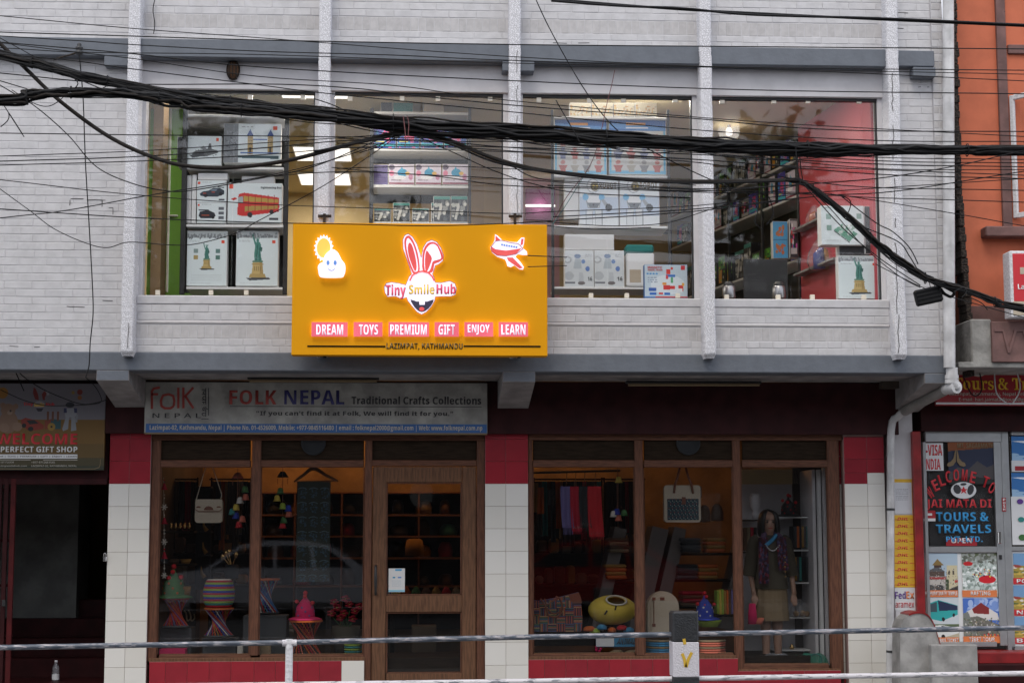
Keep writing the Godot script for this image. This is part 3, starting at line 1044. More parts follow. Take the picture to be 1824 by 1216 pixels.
func entrance() -> void:
	var Z := -0.95
	# dark stair passage
	wbox(house, "passage_wall", -5.9, -5.5, 0.1, 2.96, -6.0, -1.0, M.corridor)
	wbox(house, "passage_wall", U(137, 1000, -2.6).x - 1.4, U(137, 1000, -2.6).x, 0.1, 2.96, -3.2, -2.6, M.corridor)
	wbox(house, "passage_lintel", -8.0, -3.55, 2.08, 2.96, -1.2, -1.0, M.maroon_dark)
	wbox(house, "passage_lintel", -8.0, -3.55, 2.035, 2.09, -1.02, -0.955, M.maroon_dark, 0.004)
	for i in 5:
		wbox(house, "stair_step", -5.5, -3.55, 0.1, 0.28 + 0.17 * i, -1.9 - 0.28 * i, -1.62 - 0.28 * i if i else -1.0, M.maroon_dark, 0.006)
	wbox(house, "wall", -8.0, -4.95, 0.1, 2.96, -1.2, -0.97, M.corridor)
	var sh := thing("steel_shutter_frame", "dark red steel gate frame folded at the dark stair entrance", "gate", U(8, 1200, Z))
	for k in [[-26, -16], [-12, -4], [0, 8], [12, 21]]:
		xbox(sh, "bar", k[0], k[1], 852, 1290, Z, 0.03, M.maroon_dark if k[0] != 12 else M.dull_red, 0.004)
	for y in [870, 960, 1040, 1130]:
		xbox(sh, "cross_bar", -26, 21, y, y + 5, Z - 0.03, 0.01, M.maroon_dark)
	pixbox(sh, "lock", 2, 1068, 8, 1080, Z + 0.03, 0.03, M.black, 0.004)
	var b := thing("plastic_bottle", "small clear plastic bottle with white label on the dark entrance step", "bottle", U(98, 1214, -1.5))
	var bo := b.position
	part(b, "body", lathe([[0.0, 0.0], [0.03, 0.0], [0.032, 0.01], [0.031, 0.1], [0.03, 0.13], [0.012, 0.165], [0.012, 0.175], [0.0, 0.175]], 14), M.clear_plastic, bo)
	part(b, "label_band", lathe([[0.0325, 0.02], [0.0325, 0.07]], 14), M.paper, bo)
	part(b, "cap", lathe([[0.0, 0.172], [0.014, 0.172], [0.014, 0.192], [0.0, 0.192]], 12), M.white_paint, bo)
	var lk := thing("padlock", "small steel padlock on the tiled pillar edge", "padlock", U(186, 995, -0.93))
	part(lk, "body", box(0.03, 0.045, 0.02, 0.004), M.chrome, lk.position)
	part(lk, "shackle", tube(smooth([lk.position + Vector3(-0.009, 0.02, 0), lk.position + Vector3(-0.009, 0.04, 0), lk.position + Vector3(0, 0.05, 0), lk.position + Vector3(0.009, 0.04, 0), lk.position + Vector3(0.009, 0.02, 0)], 3), 0.003, 6), M.chrome)


func neighbour() -> void:
	# the orange building next door
	var n := thing("orange_building", "orange plastered building with brown trim beside the white brick building", "building", Vector3(4.2, 0, -0.4))
	var Z := -0.4
	var x0 := U(1712, 300, Z).x
	wbox(n, "wall", x0, x0 + 0.62, 3.05, 7.5, Z - 0.3, Z, M.orange)
	wbox(n, "wall", x0 + 0.62, 9.0, 5.42, 7.5, Z - 0.3, Z - 0.004, M.orange)
	wbox(n, "wall", x0 + 0.62, 9.0, 3.05, 4.12, Z - 0.3, Z - 0.004, M.orange)
	wbox(n, "wall", x0 + 2.0, 9.0, 4.12, 5.42, Z - 0.3, Z - 0.004, M.orange)
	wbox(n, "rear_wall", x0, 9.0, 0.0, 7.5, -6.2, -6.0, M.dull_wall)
	# dark uneven brick edge in the gap
	var e := U(1714, 300, -0.25)
	for i in 62:
		part(n, "brick", box(0.045 + 0.008 * (i * 7 % 4), 0.069, 0.2, 0.006), M.old_brick, Vector3(e.x - 0.028 + 0.06 * clampf((4.6 - 3.0 - i * 0.07) / 1.2, 0, 1) + rng.randf_range(-0.008, 0.008), 3.0 + i * 0.07, -0.34 + rng.randf_range(-0.02, 0.01)))
	# pilaster strip and hood
	xbox(n, "trim", 1780, 1797, -60, 407, Z + 0.03, 0.1, M.mauve, 0.005)
	xbox(n, "trim", 1797, 1960, 80, 96, Z + 0.03, 0.1, M.mauve, 0.005)
	xbox(n, "trim", 1716, 1960, 545, 578, Z + 0.02, 0.12, M.mauve, 0.005)
	xbox(n, "window_sill", 1757, 1960, 403, 421, Z + 0.14, 0.3, M.mauve, 0.01)
	# casement
	var wf := xbox(n, "window_frame", 1800, 1806, 112, 403, Z - 0.02, 0.06, M.white_paint, 0.004)
	for a in [[1806, 1960, 112, 122], [1806, 1960, 158, 168], [1806, 1960, 395, 403], [1830, 1836, 122, 158]]:
		xbox(wf, "frame_rail", a[0], a[1], a[2], a[3], Z - 0.022, 0.056, M.white_paint, 0.004)
	xbox(wf, "window_pane", 1806, 1960, 122, 158, Z - 0.05, 0.006, M.glass)
	xbox(wf, "window_pane", 1830, 1960, 168, 395, Z - 0.05, 0.006, M.glass)
	for k in 4: xbox(wf, "window_bar", 1813 + 7 * k, 1815 + 7 * k, 168, 395, Z - 0.06, 0.012, M.white_paint)
	for k in 4: xbox(wf, "window_bar", 1806, 1960, 205 + 50 * k, 207 + 50 * k, Z - 0.058, 0.012, M.white_paint)
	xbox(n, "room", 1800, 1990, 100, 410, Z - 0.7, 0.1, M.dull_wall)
	# an open casement leaf swung out
	var hinge := U(1806, 280, Z + 0.0)
	var leaf := Node3D.new()
	leaf.name = "casement_leaf"
	n.add_child(leaf)
	leaf.position = hinge - n.position
	leaf.rotation.y = -0.9
	var lh := 1.12
	for a in [[0.02, 0.0, 0.04, lh], [0.42, 0.0, 0.04, lh], [0.22, lh / 2 - 0.02, 0.36, 0.045], [0.22, -lh / 2 + 0.02, 0.36, 0.045]]:
		var o := MeshInstance3D.new()
		o.name = "leaf_rail"
		o.mesh = box(a[2], a[3], 0.035, 0.004)
		o.material_override = M.white_paint
		leaf.add_child(o, true)
		o.position = Vector3(a[0], a[1], 0.02)
	var lg := MeshInstance3D.new()
	lg.name = "leaf_pane"
	lg.mesh = box(0.36, lh - 0.08, 0.005)
	lg.material_override = M.glass
	leaf.add_child(lg, true)
	lg.position = Vector3(0.22, 0, 0.02)
	# concrete ledge and patterned parapet
	xbox(n, "concrete_block", 1731, 1768, 568, 648, -0.05, 0.45, M.concrete, 0.012)
	var pr := xbox(n, "parapet", 1768, 1990, 573, 645, -0.02, 0.1, M.mauve, 0.006)
	var zz := []
	for q in [[1772, 588], [1788, 588], [1798, 628], [1810, 588], [1824, 588], [1836, 628], [1848, 588]]:
		var v := U(q[0], q[1], -0.016)
		zz.append(Vector2(v.x, v.y))
	part(pr, "zigzag", strokes([zz], 0.022, 0.012), M.mauve, Vector3(0, 0, -0.016))
	xbox(n, "canopy", 1708, 1990, 645, 655, -0.05, 0.9, M.concrete, 0.006)
	# ground floor of the neighbour: red post, white column, step walls
	xbox(n, "red_post", 1633, 1648, 768, 1290, -0.9, 0.1, M.red_paint, 0.006)
	xbox(n, "column", 1593, 1632, 660, 1300, -0.96, 0.3, M.plaster, 0.004)
	xbox(n, "lintel", 1640, 2000, 655, 768, -0.95, 0.3, M.maroon_dark, 0.004)
	xbox(n, "threshold", 1744, 2000, 1161, 1182, -0.7, 0.5, M.red_paint, 0.01)
	xbox(n, "step", 1744, 2000, 1182, 1290, -0.6, 0.6, M.maroon_dark, 0.01)
	wbox(n, "shop_floor", 3.6, 9.0, 0.1, 0.36, -6.0, -1.2, M.floor)
	wbox(n, "side_wall", 3.40, 3.58, 0.1, 2.96, -6.0, -1.4, M.dull_wall)
	wbox(n, "ceiling", 3.40, 9.0, 2.9, 3.05, -6.0, -0.75, M.dull_wall)
	# curved step wall with a red painted edge
	var sw := thing("step_wall", "grey concrete step wall with curved red painted top edge", "wall", U(1640, 1290, -0.2))
	var prof := []
	for q in [[1597, 1290], [1597, 1115], [1602, 1102], [1612, 1094], [1626, 1090], [1640, 1092], [1650, 1100], [1658, 1115], [1664, 1135], [1668, 1148], [1668, 1290]]:
		var v := U(q[0], q[1], -0.45)
		prof.append(Vector2(v.x, v.y))
	part(sw, "wall_body", prism(PackedVector2Array(prof), 0.25), M.pale_concrete, Vector3(0, 0, -0.45))
	var edge := []
	for q in [[1612, 1094], [1626, 1090], [1640, 1092], [1650, 1100], [1658, 1115], [1664, 1135], [1668, 1148]]:
		var v := U(q[0], q[1], -0.45)
		edge.append(Vector3(v.x, v.y, 0))
	var band := PackedVector2Array()
	edge = smooth(edge, 3)
	for v in edge: band.append(Vector2(v.x, v.y + 0.012))
	for i in range(edge.size() - 1, -1, -1): band.append(Vector2(edge[i].x, edge[i].y - 0.004))
	part(sw, "red_edge", prism(band, 0.27), M.red_paint, Vector3(0, 0, -0.45))
	xbox(sw, "side_block", 1661, 1744, 1148, 1290, -0.25, 0.35, M.pale_concrete, 0.008)
	# glazed aluminium door and windows of the agency
	var d := thing("agency_door", "aluminium glazed door covered with travel stickers and posters", "door", U(1720, 1160, -1.0))
	var D := -1.0
	for a in [[1649, 1786, 765, 787], [1649, 1655, 787, 1150], [1777, 1790, 787, 1150], [1655, 1777, 973, 984], [1655, 1777, 1143, 1152]]:
		xbox(d, "frame_rail", a[0], a[1], a[2], a[3], D, 0.05, M.aluminium, 0.004)
	xbox(d, "door_pane", 1655, 1777, 787, 973, D - 0.02, 0.006, M.glass)
	xbox(d, "black_sheet", 1655, 1777, 787, 973, D - 0.06, 0.006, M.black)  # plain black sheet set a little behind the pane
	xbox(d, "lower_panel", 1650, 1777, 984, 1143, D - 0.02, 0.01, M.white_board)
	xbox(d, "pull_handle", 1779, 1785, 947, 968, D + 0.05, 0.03, M.chrome, 0.004)
	xbox(d, "lock", 1781, 1786, 988, 996, D + 0.012, 0.012, M.black, 0.003)
	var wd := thing("agency_window", "aluminium window with stickers at the edge beside the agency door", "window", U(1900, 1160, -1.0))
	for a in [[1790, 1803, 765, 1160], [1803, 2000, 765, 775], [1803, 2000, 973, 981], [1803, 2000, 1150, 1160]]:
		xbox(wd, "frame_rail", a[0], a[1], a[2], a[3], D, 0.06, M.aluminium, 0.004)
	xbox(wd, "window_pane", 1803, 2000, 775, 973, D - 0.02, 0.006, M.glass)
	xbox(wd, "lower_panel", 1803, 2000, 981, 1150, D - 0.02, 0.01, M.white_board)
	agency_print(d, wd, D)


func agency_print(d: Node3D, wd: Node3D, D: float) -> void:
	var z := D - 0.008
	# stickers on the upper pane
	var ev := thing("visa_sticker", "white E-VISA INDIA sticker with red letters on the dark pane", "sticker", U(1661, 838, D))
	xbox(ev, "sheet", 1644, 1681, 789, 838, z, 0.002, M.paper, 0.0)
	letters(ev, "E-VISA", 1644, 792, 1679, 811, z + 0.002, M.ink_crimson)
	letters(ev, "INDIA", 1646, 817, 1676, 836, z + 0.002, M.ink_crimson)
	var band := thing("mountain_poster", "blue mountain poster with an orange heading behind the dark pane", "poster", U(1730, 860, D))
	var p := Pic.new(96, 72, rgb8(24, 34, 62))
	p.poly([0.0, 0.75, 0.2, 0.6, 0.4, 0.66, 0.6, 0.45, 0.8, 0.6, 1, 0.5, 1, 1, 0, 1], rgb8(70, 66, 68))
	p.poly([0, 0.9, 0.5, 0.82, 1, 0.9, 1, 1, 0, 1], rgb8(25, 32, 30)).poly([0, 0, 1, 0, 1, 0.13, 0, 0.22], rgb8(125, 65, 25))
	xbox(band, "print", 1690, 1777, 787, 862, z - 0.006, 0.002, p.mat(), 0.0)
	letters(band, "MT. SAGARMATHA", 1706, 789, 1776, 798, z - 0.003, M.felt_khaki)
	var hands := thing("folded_hands_sticker", "small sticker of two hands pressed together above red lettering", "sticker", U(1703, 832, D))
	for s in [-1.0, 1.0]:
		var pts := []
		for q in [[0.5, 800], [3, 806], [5, 816], [10, 822], [15, 824], [17, 829], [13, 831], [6, 829], [1, 822]]:
			var v := U(1704 + s * q[0], q[1], z)
			pts.append(Vector2(v.x, v.y))
		part(hands, "hand", prism(PackedVector2Array(pts), 0.002), M.felt_khaki, Vector3(0, 0, z + 0.004))
	var wl := thing("agency_lettering", "red and blue welcome lettering stuck on the agency door pane", "sticker", U(1715, 970, D))
	var word := "WELCOME"
	var arch := [[1657, 877, 0.55], [1667, 864, 0.42], [1678, 855, 0.3], [1690, 849, 0.15], [1704, 846, 0.0], [1719, 846, -0.1], [1734, 850, -0.22]]
	for i in 7:
		part(wl, "lettering", glyphs(word[i], Rect2(0, 0, 0.052, 0.105), 0.002), M.ink_crimson, U(arch[i][0], arch[i][1], z)).rotation.z = arch[i][2]
	letters(wl, "T", 1751, 848, 1762, 868, z, M.ink_crimson).rotation.z = -0.35
	letters(wl, "O", 1763, 858, 1773, 879, z, M.ink_crimson).rotation.z = -0.5
	letters(wl, "JAI MATA DI", 1650, 889, 1767, 908, z, M.ink_crimson)
	letters(wl, "TOURS &", 1668, 912, 1762, 928, z, M.ink_cyan)
	letters(wl, "TRAVELS", 1668, 934, 1766, 949, z, M.ink_cyan)
	letters(wl, "PVT. LTD.", 1686, 955, 1751, 965, z, M.ink_cyan)
	var em := thing("round_emblem", "white oval emblem with a globe between red letters on agency door", "emblem", U(1717, 888, D))
	var c := U(1717, 873, z)
	part(em, "disc", prism(ellipse(0, 0, 0.118, 0.076), 0.002), M.paper, c + Vector3(0, 0, 0.002))
	for q in [[-0.06, 0.01, 0.035, 0.045, 0.3], [0.065, 0.005, 0.03, 0.05, -0.3], [0.0, 0.055, 0.03, 0.012, 0.1]]:
		part(em, "continent", prism(ellipse(q[0], q[1], q[2], q[3], 9, q[4]), 0.002), M.ink, c + Vector3(0, 0, 0.0045))
	part(em, "crest", prism(PackedVector2Array([Vector2(0, 0.035), Vector2(0.012, 0.012), Vector2(0.035, 0.012), Vector2(0.016, -0.006), Vector2(0.025, -0.032), Vector2(0, -0.015), Vector2(-0.025, -0.032), Vector2(-0.016, -0.006), Vector2(-0.035, 0.012), Vector2(-0.012, 0.012)]), 0.002), M.ink_crimson, c + Vector3(0, 0, 0.0045))
	var op := thing("open_sticker", "red OPEN sticker behind the blue lettering on the agency door", "sticker", U(1713, 972, D))
	pixbox(op, "sheet", 1686, 958, 1741, 972, z - 0.006, 0.002, M.sign_red, 0.0)
	letters(op, "OPEN", 1695, 958, 1732, 967, z - 0.003, M.ink_white)
	var rs := thing("small_red_sticker", "small red and white card on the agency door pane edge", "sticker", U(1657, 928, D))
	pixbox(rs, "sheet", 1646, 909, 1667, 923, z, 0.002, M.sign_red, 0.0)
	pixbox(rs, "stripe", 1646, 923, 1667, 928, z, 0.002, M.paper, 0.0)
	pixbox(rs, "print_block", 1650, 914, 1661, 918, z + 0.002, 0.002, M.paper, 0.0)
	var pu := thing("push_sign", "narrow red PUSH sign on the aluminium door stile", "sign", U(1790, 910, D))
	pixbox(pu, "plate", 1786, 886, 1793, 911, D + 0.008, 0.004, M.sign_red, 0.001)
	for i in 4: letters(pu, "PUSH"[i], 1787.5, 887.5 + 5.8 * i, 1791.5, 892 + 5.8 * i, D + 0.0095, M.ink_white)
	# four posters
	var tp := Pic.new(96, 112, rgb8(170, 190, 205))
	tp.rect(0, 0.52, 1, 1, rgb8(150, 145, 140)).poly([0.05, 0.42, 0.35, 0.3, 0.62, 0.42], rgb8(90, 92, 95)).poly([0.2, 0.28, 0.38, 0.13, 0.58, 0.28], rgb8(135, 110, 60))
	tp.rect(0.27, 0.28, 0.5, 0.34, rgb8(70, 50, 40)).rect(0.02, 0.42, 0.6, 0.53, rgb8(85, 70, 62)).rect(0.0, 0.55, 0.62, 0.61, rgb8(165, 60, 60)).rect(0.0, 0.61, 0.6, 0.74, rgb8(190, 185, 178))
	tp.rect(0.66, 0.28, 1, 0.86, rgb8(205, 195, 160)).rect(0.7, 0.4, 0.76, 0.5, rgb8(80, 70, 60)).rect(0.84, 0.4, 0.9, 0.5, rgb8(80, 70, 60)).rect(0.9, 0.62, 1, 0.68, rgb8(190, 60, 50))
	tp.rect(0.62, 0.6, 0.72, 0.88, rgb8(60, 75, 50)).ell(0.15, 0.8, 0.12, 0.08, rgb8(80, 80, 80)).ell(0.42, 0.8, 0.14, 0.08, rgb8(66, 66, 68)).poly([0.5, 0.9, 1, 0.74, 1, 0.9], rgb8(55, 52, 50))
	tp.specks(rng, 160, 0, 0.35, 1, 0.9, 0.02, [rgb8(60, 60, 60), rgb8(200, 195, 190), rgb8(120, 100, 85)])
	var rf := Pic.new(96, 112, rgb8(178, 190, 185))
	rf.rect(0, 0, 1, 0.1, rgb8(80, 90, 60)).specks(rng, 60, 0, 0.02, 1, 0.22, 0.07, [rgb8(120, 125, 115), rgb8(90, 95, 85), rgb8(150, 155, 150)])
	rf.specks(rng, 160, 0, 0.25, 1, 0.9, 0.06, [rgb8(235, 240, 238), rgb8(150, 165, 158), rgb8(205, 215, 210), rgb8(125, 140, 130)])
	rf.ell(0.18, 0.24, 0.14, 0.05, rgb8(190, 25, 30)).ell(0.72, 0.6, 0.25, 0.09, rgb8(205, 20, 35)).specks(rng, 26, 0.3, 0.36, 0.85, 0.54, 0.03, [rgb8(40, 40, 60), rgb8(200, 60, 40), rgb8(230, 200, 60), rgb8(60, 60, 70)])
	var bs := Pic.new(96, 120, rgb8(200, 208, 212))
	bs.poly([0.06, 0.12, 0.38, 0.04, 0.98, 0.16, 0.98, 0.36, 0.45, 0.5, 0.06, 0.44], rgb8(45, 165, 165)).poly([0.36, 0.05, 0.98, 0.17, 0.98, 0.26, 0.4, 0.28], rgb8(30, 42, 75)).poly([0.09, 0.14, 0.33, 0.08, 0.33, 0.3, 0.09, 0.3], rgb8(60, 80, 90))
	bs.ell(0.52, 0.46, 0.05, 0.045, rgb8(25, 25, 28)).ell(0.85, 0.37, 0.04, 0.04, rgb8(25, 25, 28)).rect(0, 0.57, 1, 1, rgb8(90, 105, 75)).rect(0, 0.76, 1, 0.9, rgb8(185, 175, 150))
	bs.poly([0.2, 0.6, 0.45, 0.58, 1, 0.66, 1, 0.76, 0.5, 0.86, 0.2, 0.82], rgb8(225, 228, 225)).poly([0.45, 0.6, 1, 0.67, 1, 0.71, 0.48, 0.7], rgb8(50, 60, 65)).ell(0.5, 0.84, 0.06, 0.05, rgb8(30, 30, 32))
	var tb := Pic.new(96, 112, rgb8(70, 110, 190))
	tb.specks(rng, 30, 0.2, 0.0, 1, 0.3, 0.12, [rgb8(120, 150, 210), rgb8(165, 185, 225)]).poly([0.1, 0.3, 0.5, 0.12, 0.95, 0.34, 1, 0.5, 0.05, 0.44], rgb8(215, 212, 208)).poly([0.25, 0.24, 0.5, 0.1, 0.72, 0.22, 0.72, 0.36, 0.3, 0.34], rgb8(130, 35, 35))
	tb.poly([0, 0.45, 0.4, 0.4, 1, 0.6, 1, 1, 0, 1], rgb8(110, 108, 100)).poly([0.0, 0.34, 0.14, 0.3, 0.36, 0.8, 0, 0.85], rgb8(120, 125, 120)).specks(rng, 140, 0, 0.45, 1, 0.88, 0.03, [rgb8(200, 198, 190), rgb8(80, 80, 75), rgb8(150, 140, 120), rgb8(90, 100, 70)]).specks(rng, 20, 0.5, 0.8, 1, 0.9, 0.03, [rgb8(200, 60, 50), rgb8(230, 200, 80)])
	for a in [["temple_poster", tp, 1650, 1713, 985, 1063, "PASHUPATINATH TEMPLE", "temple poster with an orange caption on the agency door", 1650, 1712], ["rafting_poster", rf, 1715, 1783, 985, 1063, "RAFTING", "white water rafting poster with an orange caption on the agency door", 1731, 1771], ["bus_poster", bs, 1652, 1715, 1065, 1147, "BUS TICKET", "turquoise bus poster with an orange caption behind the step wall", 1676, 1714], ["mountain_town_poster", tb, 1717, 1788, 1065, 1145, "TIBET TOUR", "hilltop palace poster with an orange caption on the agency door", 1728, 1779]]:
		var t := thing(a[0], a[7], "poster", U((a[2] + a[3]) / 2.0, a[5], D - 0.02))
		pixbox(t, "print", a[2], a[4], a[3] - 6, a[5], D - 0.014, 0.004, a[1].mat(), 0.0)
		pixbox(t, "caption_band", a[2], a[5] - 12, a[3] - 6, a[5], D - 0.0125, 0.004, M.ink_orange, 0.0)
		letters(t, a[6], a[8] - 1, a[5] - 10, a[9] - 6, a[5] - 3, D - 0.011, M.ink_white)
	# stickers at the window
	var sky1 := Pic.new(64, 96, rgb8(45, 110, 175))
	sky1.poly([0, 0.2, 0.5, 0.16, 1, 0.3, 1, 0.42, 0.3, 0.32], rgb8(225, 230, 235)).specks(rng, 12, 0, 0.5, 1, 1, 0.12, [rgb8(150, 185, 215)])
	var th := thing("airline_poster", "blue airline poster stack at the agency window edge", "poster", U(1850, 960, D))
	pixbox(th, "print", 1803, 777, 1920, 820, D - 0.012, 0.004, sky1.mat(), 0.0)
	pixbox(th, "print", 1803, 820, 1920, 840, D - 0.012, 0.004, M.paper, 0.0)
	pixbox(th, "stripe", 1809, 830, 1920, 838, D - 0.009, 0.004, M.sign_red, 0.0)
	pixbox(th, "print", 1803, 842, 1920, 884, D - 0.012, 0.004, sky1.mat(), 0.0)
	pixbox(th, "print", 1803, 884, 1920, 970, D - 0.012, 0.004, M.paper, 0.0)
	for q in [[1818, 893, "ink_purple", 0.03], [1820, 925, "felt_teal", 0.03], [1822, 957, "felt_green", 0.035]]:
		part(th, "logo", prism(ellipse(0, 0, q[3], q[3] * 0.8, 14), 0.002), M[q[2]], U(q[0], q[1], D - 0.007))
	var tour := Pic.new(64, 64, rgb8(110, 150, 190))
	tour.rect(0, 0.5, 1, 1, rgb8(160, 140, 60)).specks(rng, 80, 0, 0.35, 1, 1, 0.06, [rgb8(80, 100, 50), rgb8(200, 170, 80), rgb8(150, 60, 50), rgb8(220, 215, 205)])
	var tm := tour.mat()
	for a in [[985, 1040, "PO"], [1042, 1096, "N"], [1098, 1146, "B"]]:
		var t := thing("tour_poster", "landscape tour poster with a red caption under the agency window", "poster", U(1850, a[1], D), "tour posters under the agency window")
		pixbox(t, "print", 1806, a[0], 1920, a[1] - 11, D - 0.012, 0.004, tm, 0.0)
		pixbox(t, "caption_band", 1806, a[1] - 11, 1920, a[1], D - 0.012, 0.004, M.ink_crimson, 0.0)
		letters(t, a[2], 1812, a[1] - 9, 1816 + 7 * a[2].length(), a[1] - 2, D - 0.009, M.ink_white)
	# courier stickers on the column
	var cz := -0.957
	var nt := thing("paper_notice", "white paper notice with faint print above yellow courier stickers", "notice", U(1612, 915, cz))
	pixbox(nt, "backing", 1594, 853, 1628, 915, cz, 0.002, M.paper_yellow, 0.0)
	var np := Pic.new(48, 80, rgb8(205, 206, 210))
	np.lines(rng, 7, 0.1, 0.2, 0.8, 0.6, rgb8(150, 150, 155))
	pixbox(nt, "sheet", 1594, 859, 1625, 915, cz + 0.002, 0.002, np.mat(), 0.0)
	for i in 10:
		var y := 917 + 12.9 * i
		var s := thing("courier_sticker", "yellow courier sticker with slanted red letters in a column on the white column", "sticker", U(1612, y + 12, cz), "yellow courier stickers in a column")
		pixbox(s, "sheet", 1594, y, 1632, y + 12.7, cz, 0.002, M.paper_yellow, 0.0)
		letters(s, "DHL", 1600, y + 4, 1619, y + 9.5, cz + 0.0025, M.ink_crimson, "sans", true, 0.002, 0.35)
		pixbox(s, "stripe", 1595, y + 7.6, 1599, y + 8.6, cz + 0.002, 0.002, M.ink_crimson, 0.0)
		pixbox(s, "stripe", 1622, y + 7.6, 1630, y + 8.6, cz + 0.002, 0.002, M.ink_crimson, 0.0)
	var fx := thing("courier_sign", "white courier sign with purple and orange letters above a second red name", "sign", U(1612, 1086, cz))
	pixbox(fx, "plate", 1595, 1047, 1633, 1087, cz, 0.004, M.paper, 0.0)
	letters(fx, "Fed", 1595, 1053, 1614, 1066, cz + 0.003, M.ink_purple)
	letters(fx, "Ex", 1615, 1053, 1629, 1066, cz + 0.003, M.ink_orange)
	letters(fx, "aramex", 1596, 1073, 1629, 1082, cz + 0.003, M.ink_crimson, "sans", false)
	# the red agency sign above
	var sg := thing("agency_sign", "dark red agency sign board with yellow serif lettering under concrete canopy", "sign", U(1750, 720, -0.7))
	var sz := -0.72
	pixbox(sg, "board", 1668, 652, 2000, 722, sz, 0.06, M.sign_red, 0.004)
	pixbox(sg, "border", 1668, 717, 2000, 720.5, sz + 0.004, 0.006, M.ink_white, 0.0)
	letters(sg, "JAI", 1774, 640, 1830, 664, sz + 0.003, M.ink_yellow, "serif")
	letters(sg, "Tours & Travels", 1700, 672, 1895, 694, sz + 0.003, M.ink_yellow, "serif")
	letters(sg, "Lazimpat, Kathmandu, Nepal Tel: +977", 1692, 698, 1850, 706, sz + 0.003, M.felt_white, "sans", false)
	letters(sg, "E-mail: hari.jaimataditours@gmail.com", 1709, 708, 1860, 716, sz + 0.003, M.felt_white, "sans", false)
	part(sg, "emblem", prism(ellipse(0, 0, 0.09, 0.07, 20), 0.002), M.felt_white, U(1743, 657, sz + 0.004))
	part(sg, "emblem_centre", prism(ellipse(0, 0, 0.07, 0.05, 16), 0.002), M.ink_purple, U(1743, 657, sz + 0.0065))
	# red light box further up
	var lb := thing("red_box_sign", "red and white projecting box sign on the orange wall", "sign", U(1815, 565, 0.1))
	pixbox(lb, "frame", 1801, 447, 1990, 566, 0.1, 0.18, M.white_paint, 0.01)
	pixbox(lb, "panel", 1806, 452, 1985, 537, 0.105, 0.02, M.ink_crimson, 0.003)
	pixbox(lb, "panel", 1806, 537, 1985, 562, 0.105, 0.02, M.canvas, 0.003)
	letters(lb, "La", 1814, 506, 1825, 515, 0.107, M.ink_white)
	pixbox(lb, "mark", 1818, 476, 1840, 488, 0.1075, 0.003, M.canvas, 0.0)


# ---------------------------------------------------------------- upstairs toy shop

func UY(px: float, py: float, y: float) -> Vector3:
	var d := CB * Vector3((px - 912.0) / FOCAL, (608.0 - py) / FOCAL, -1.0)
	return CP + d * ((y - CP.y) / d.y)


func toybox(n: String, label: String, px0: float, py0: float, px1: float, py1: float, z: float, depth: float, front, side = null, group := "") -> MeshInstance3D:
	var r := R(px0, py0, px1, py1, z)
	var c := r.get_center()
	return solo(n, label, "toy box", carton(r.size.x, r.size.y, depth), [side if side else M.white_board, front], Vector3(c.x, c.y, z - depth / 2), group)


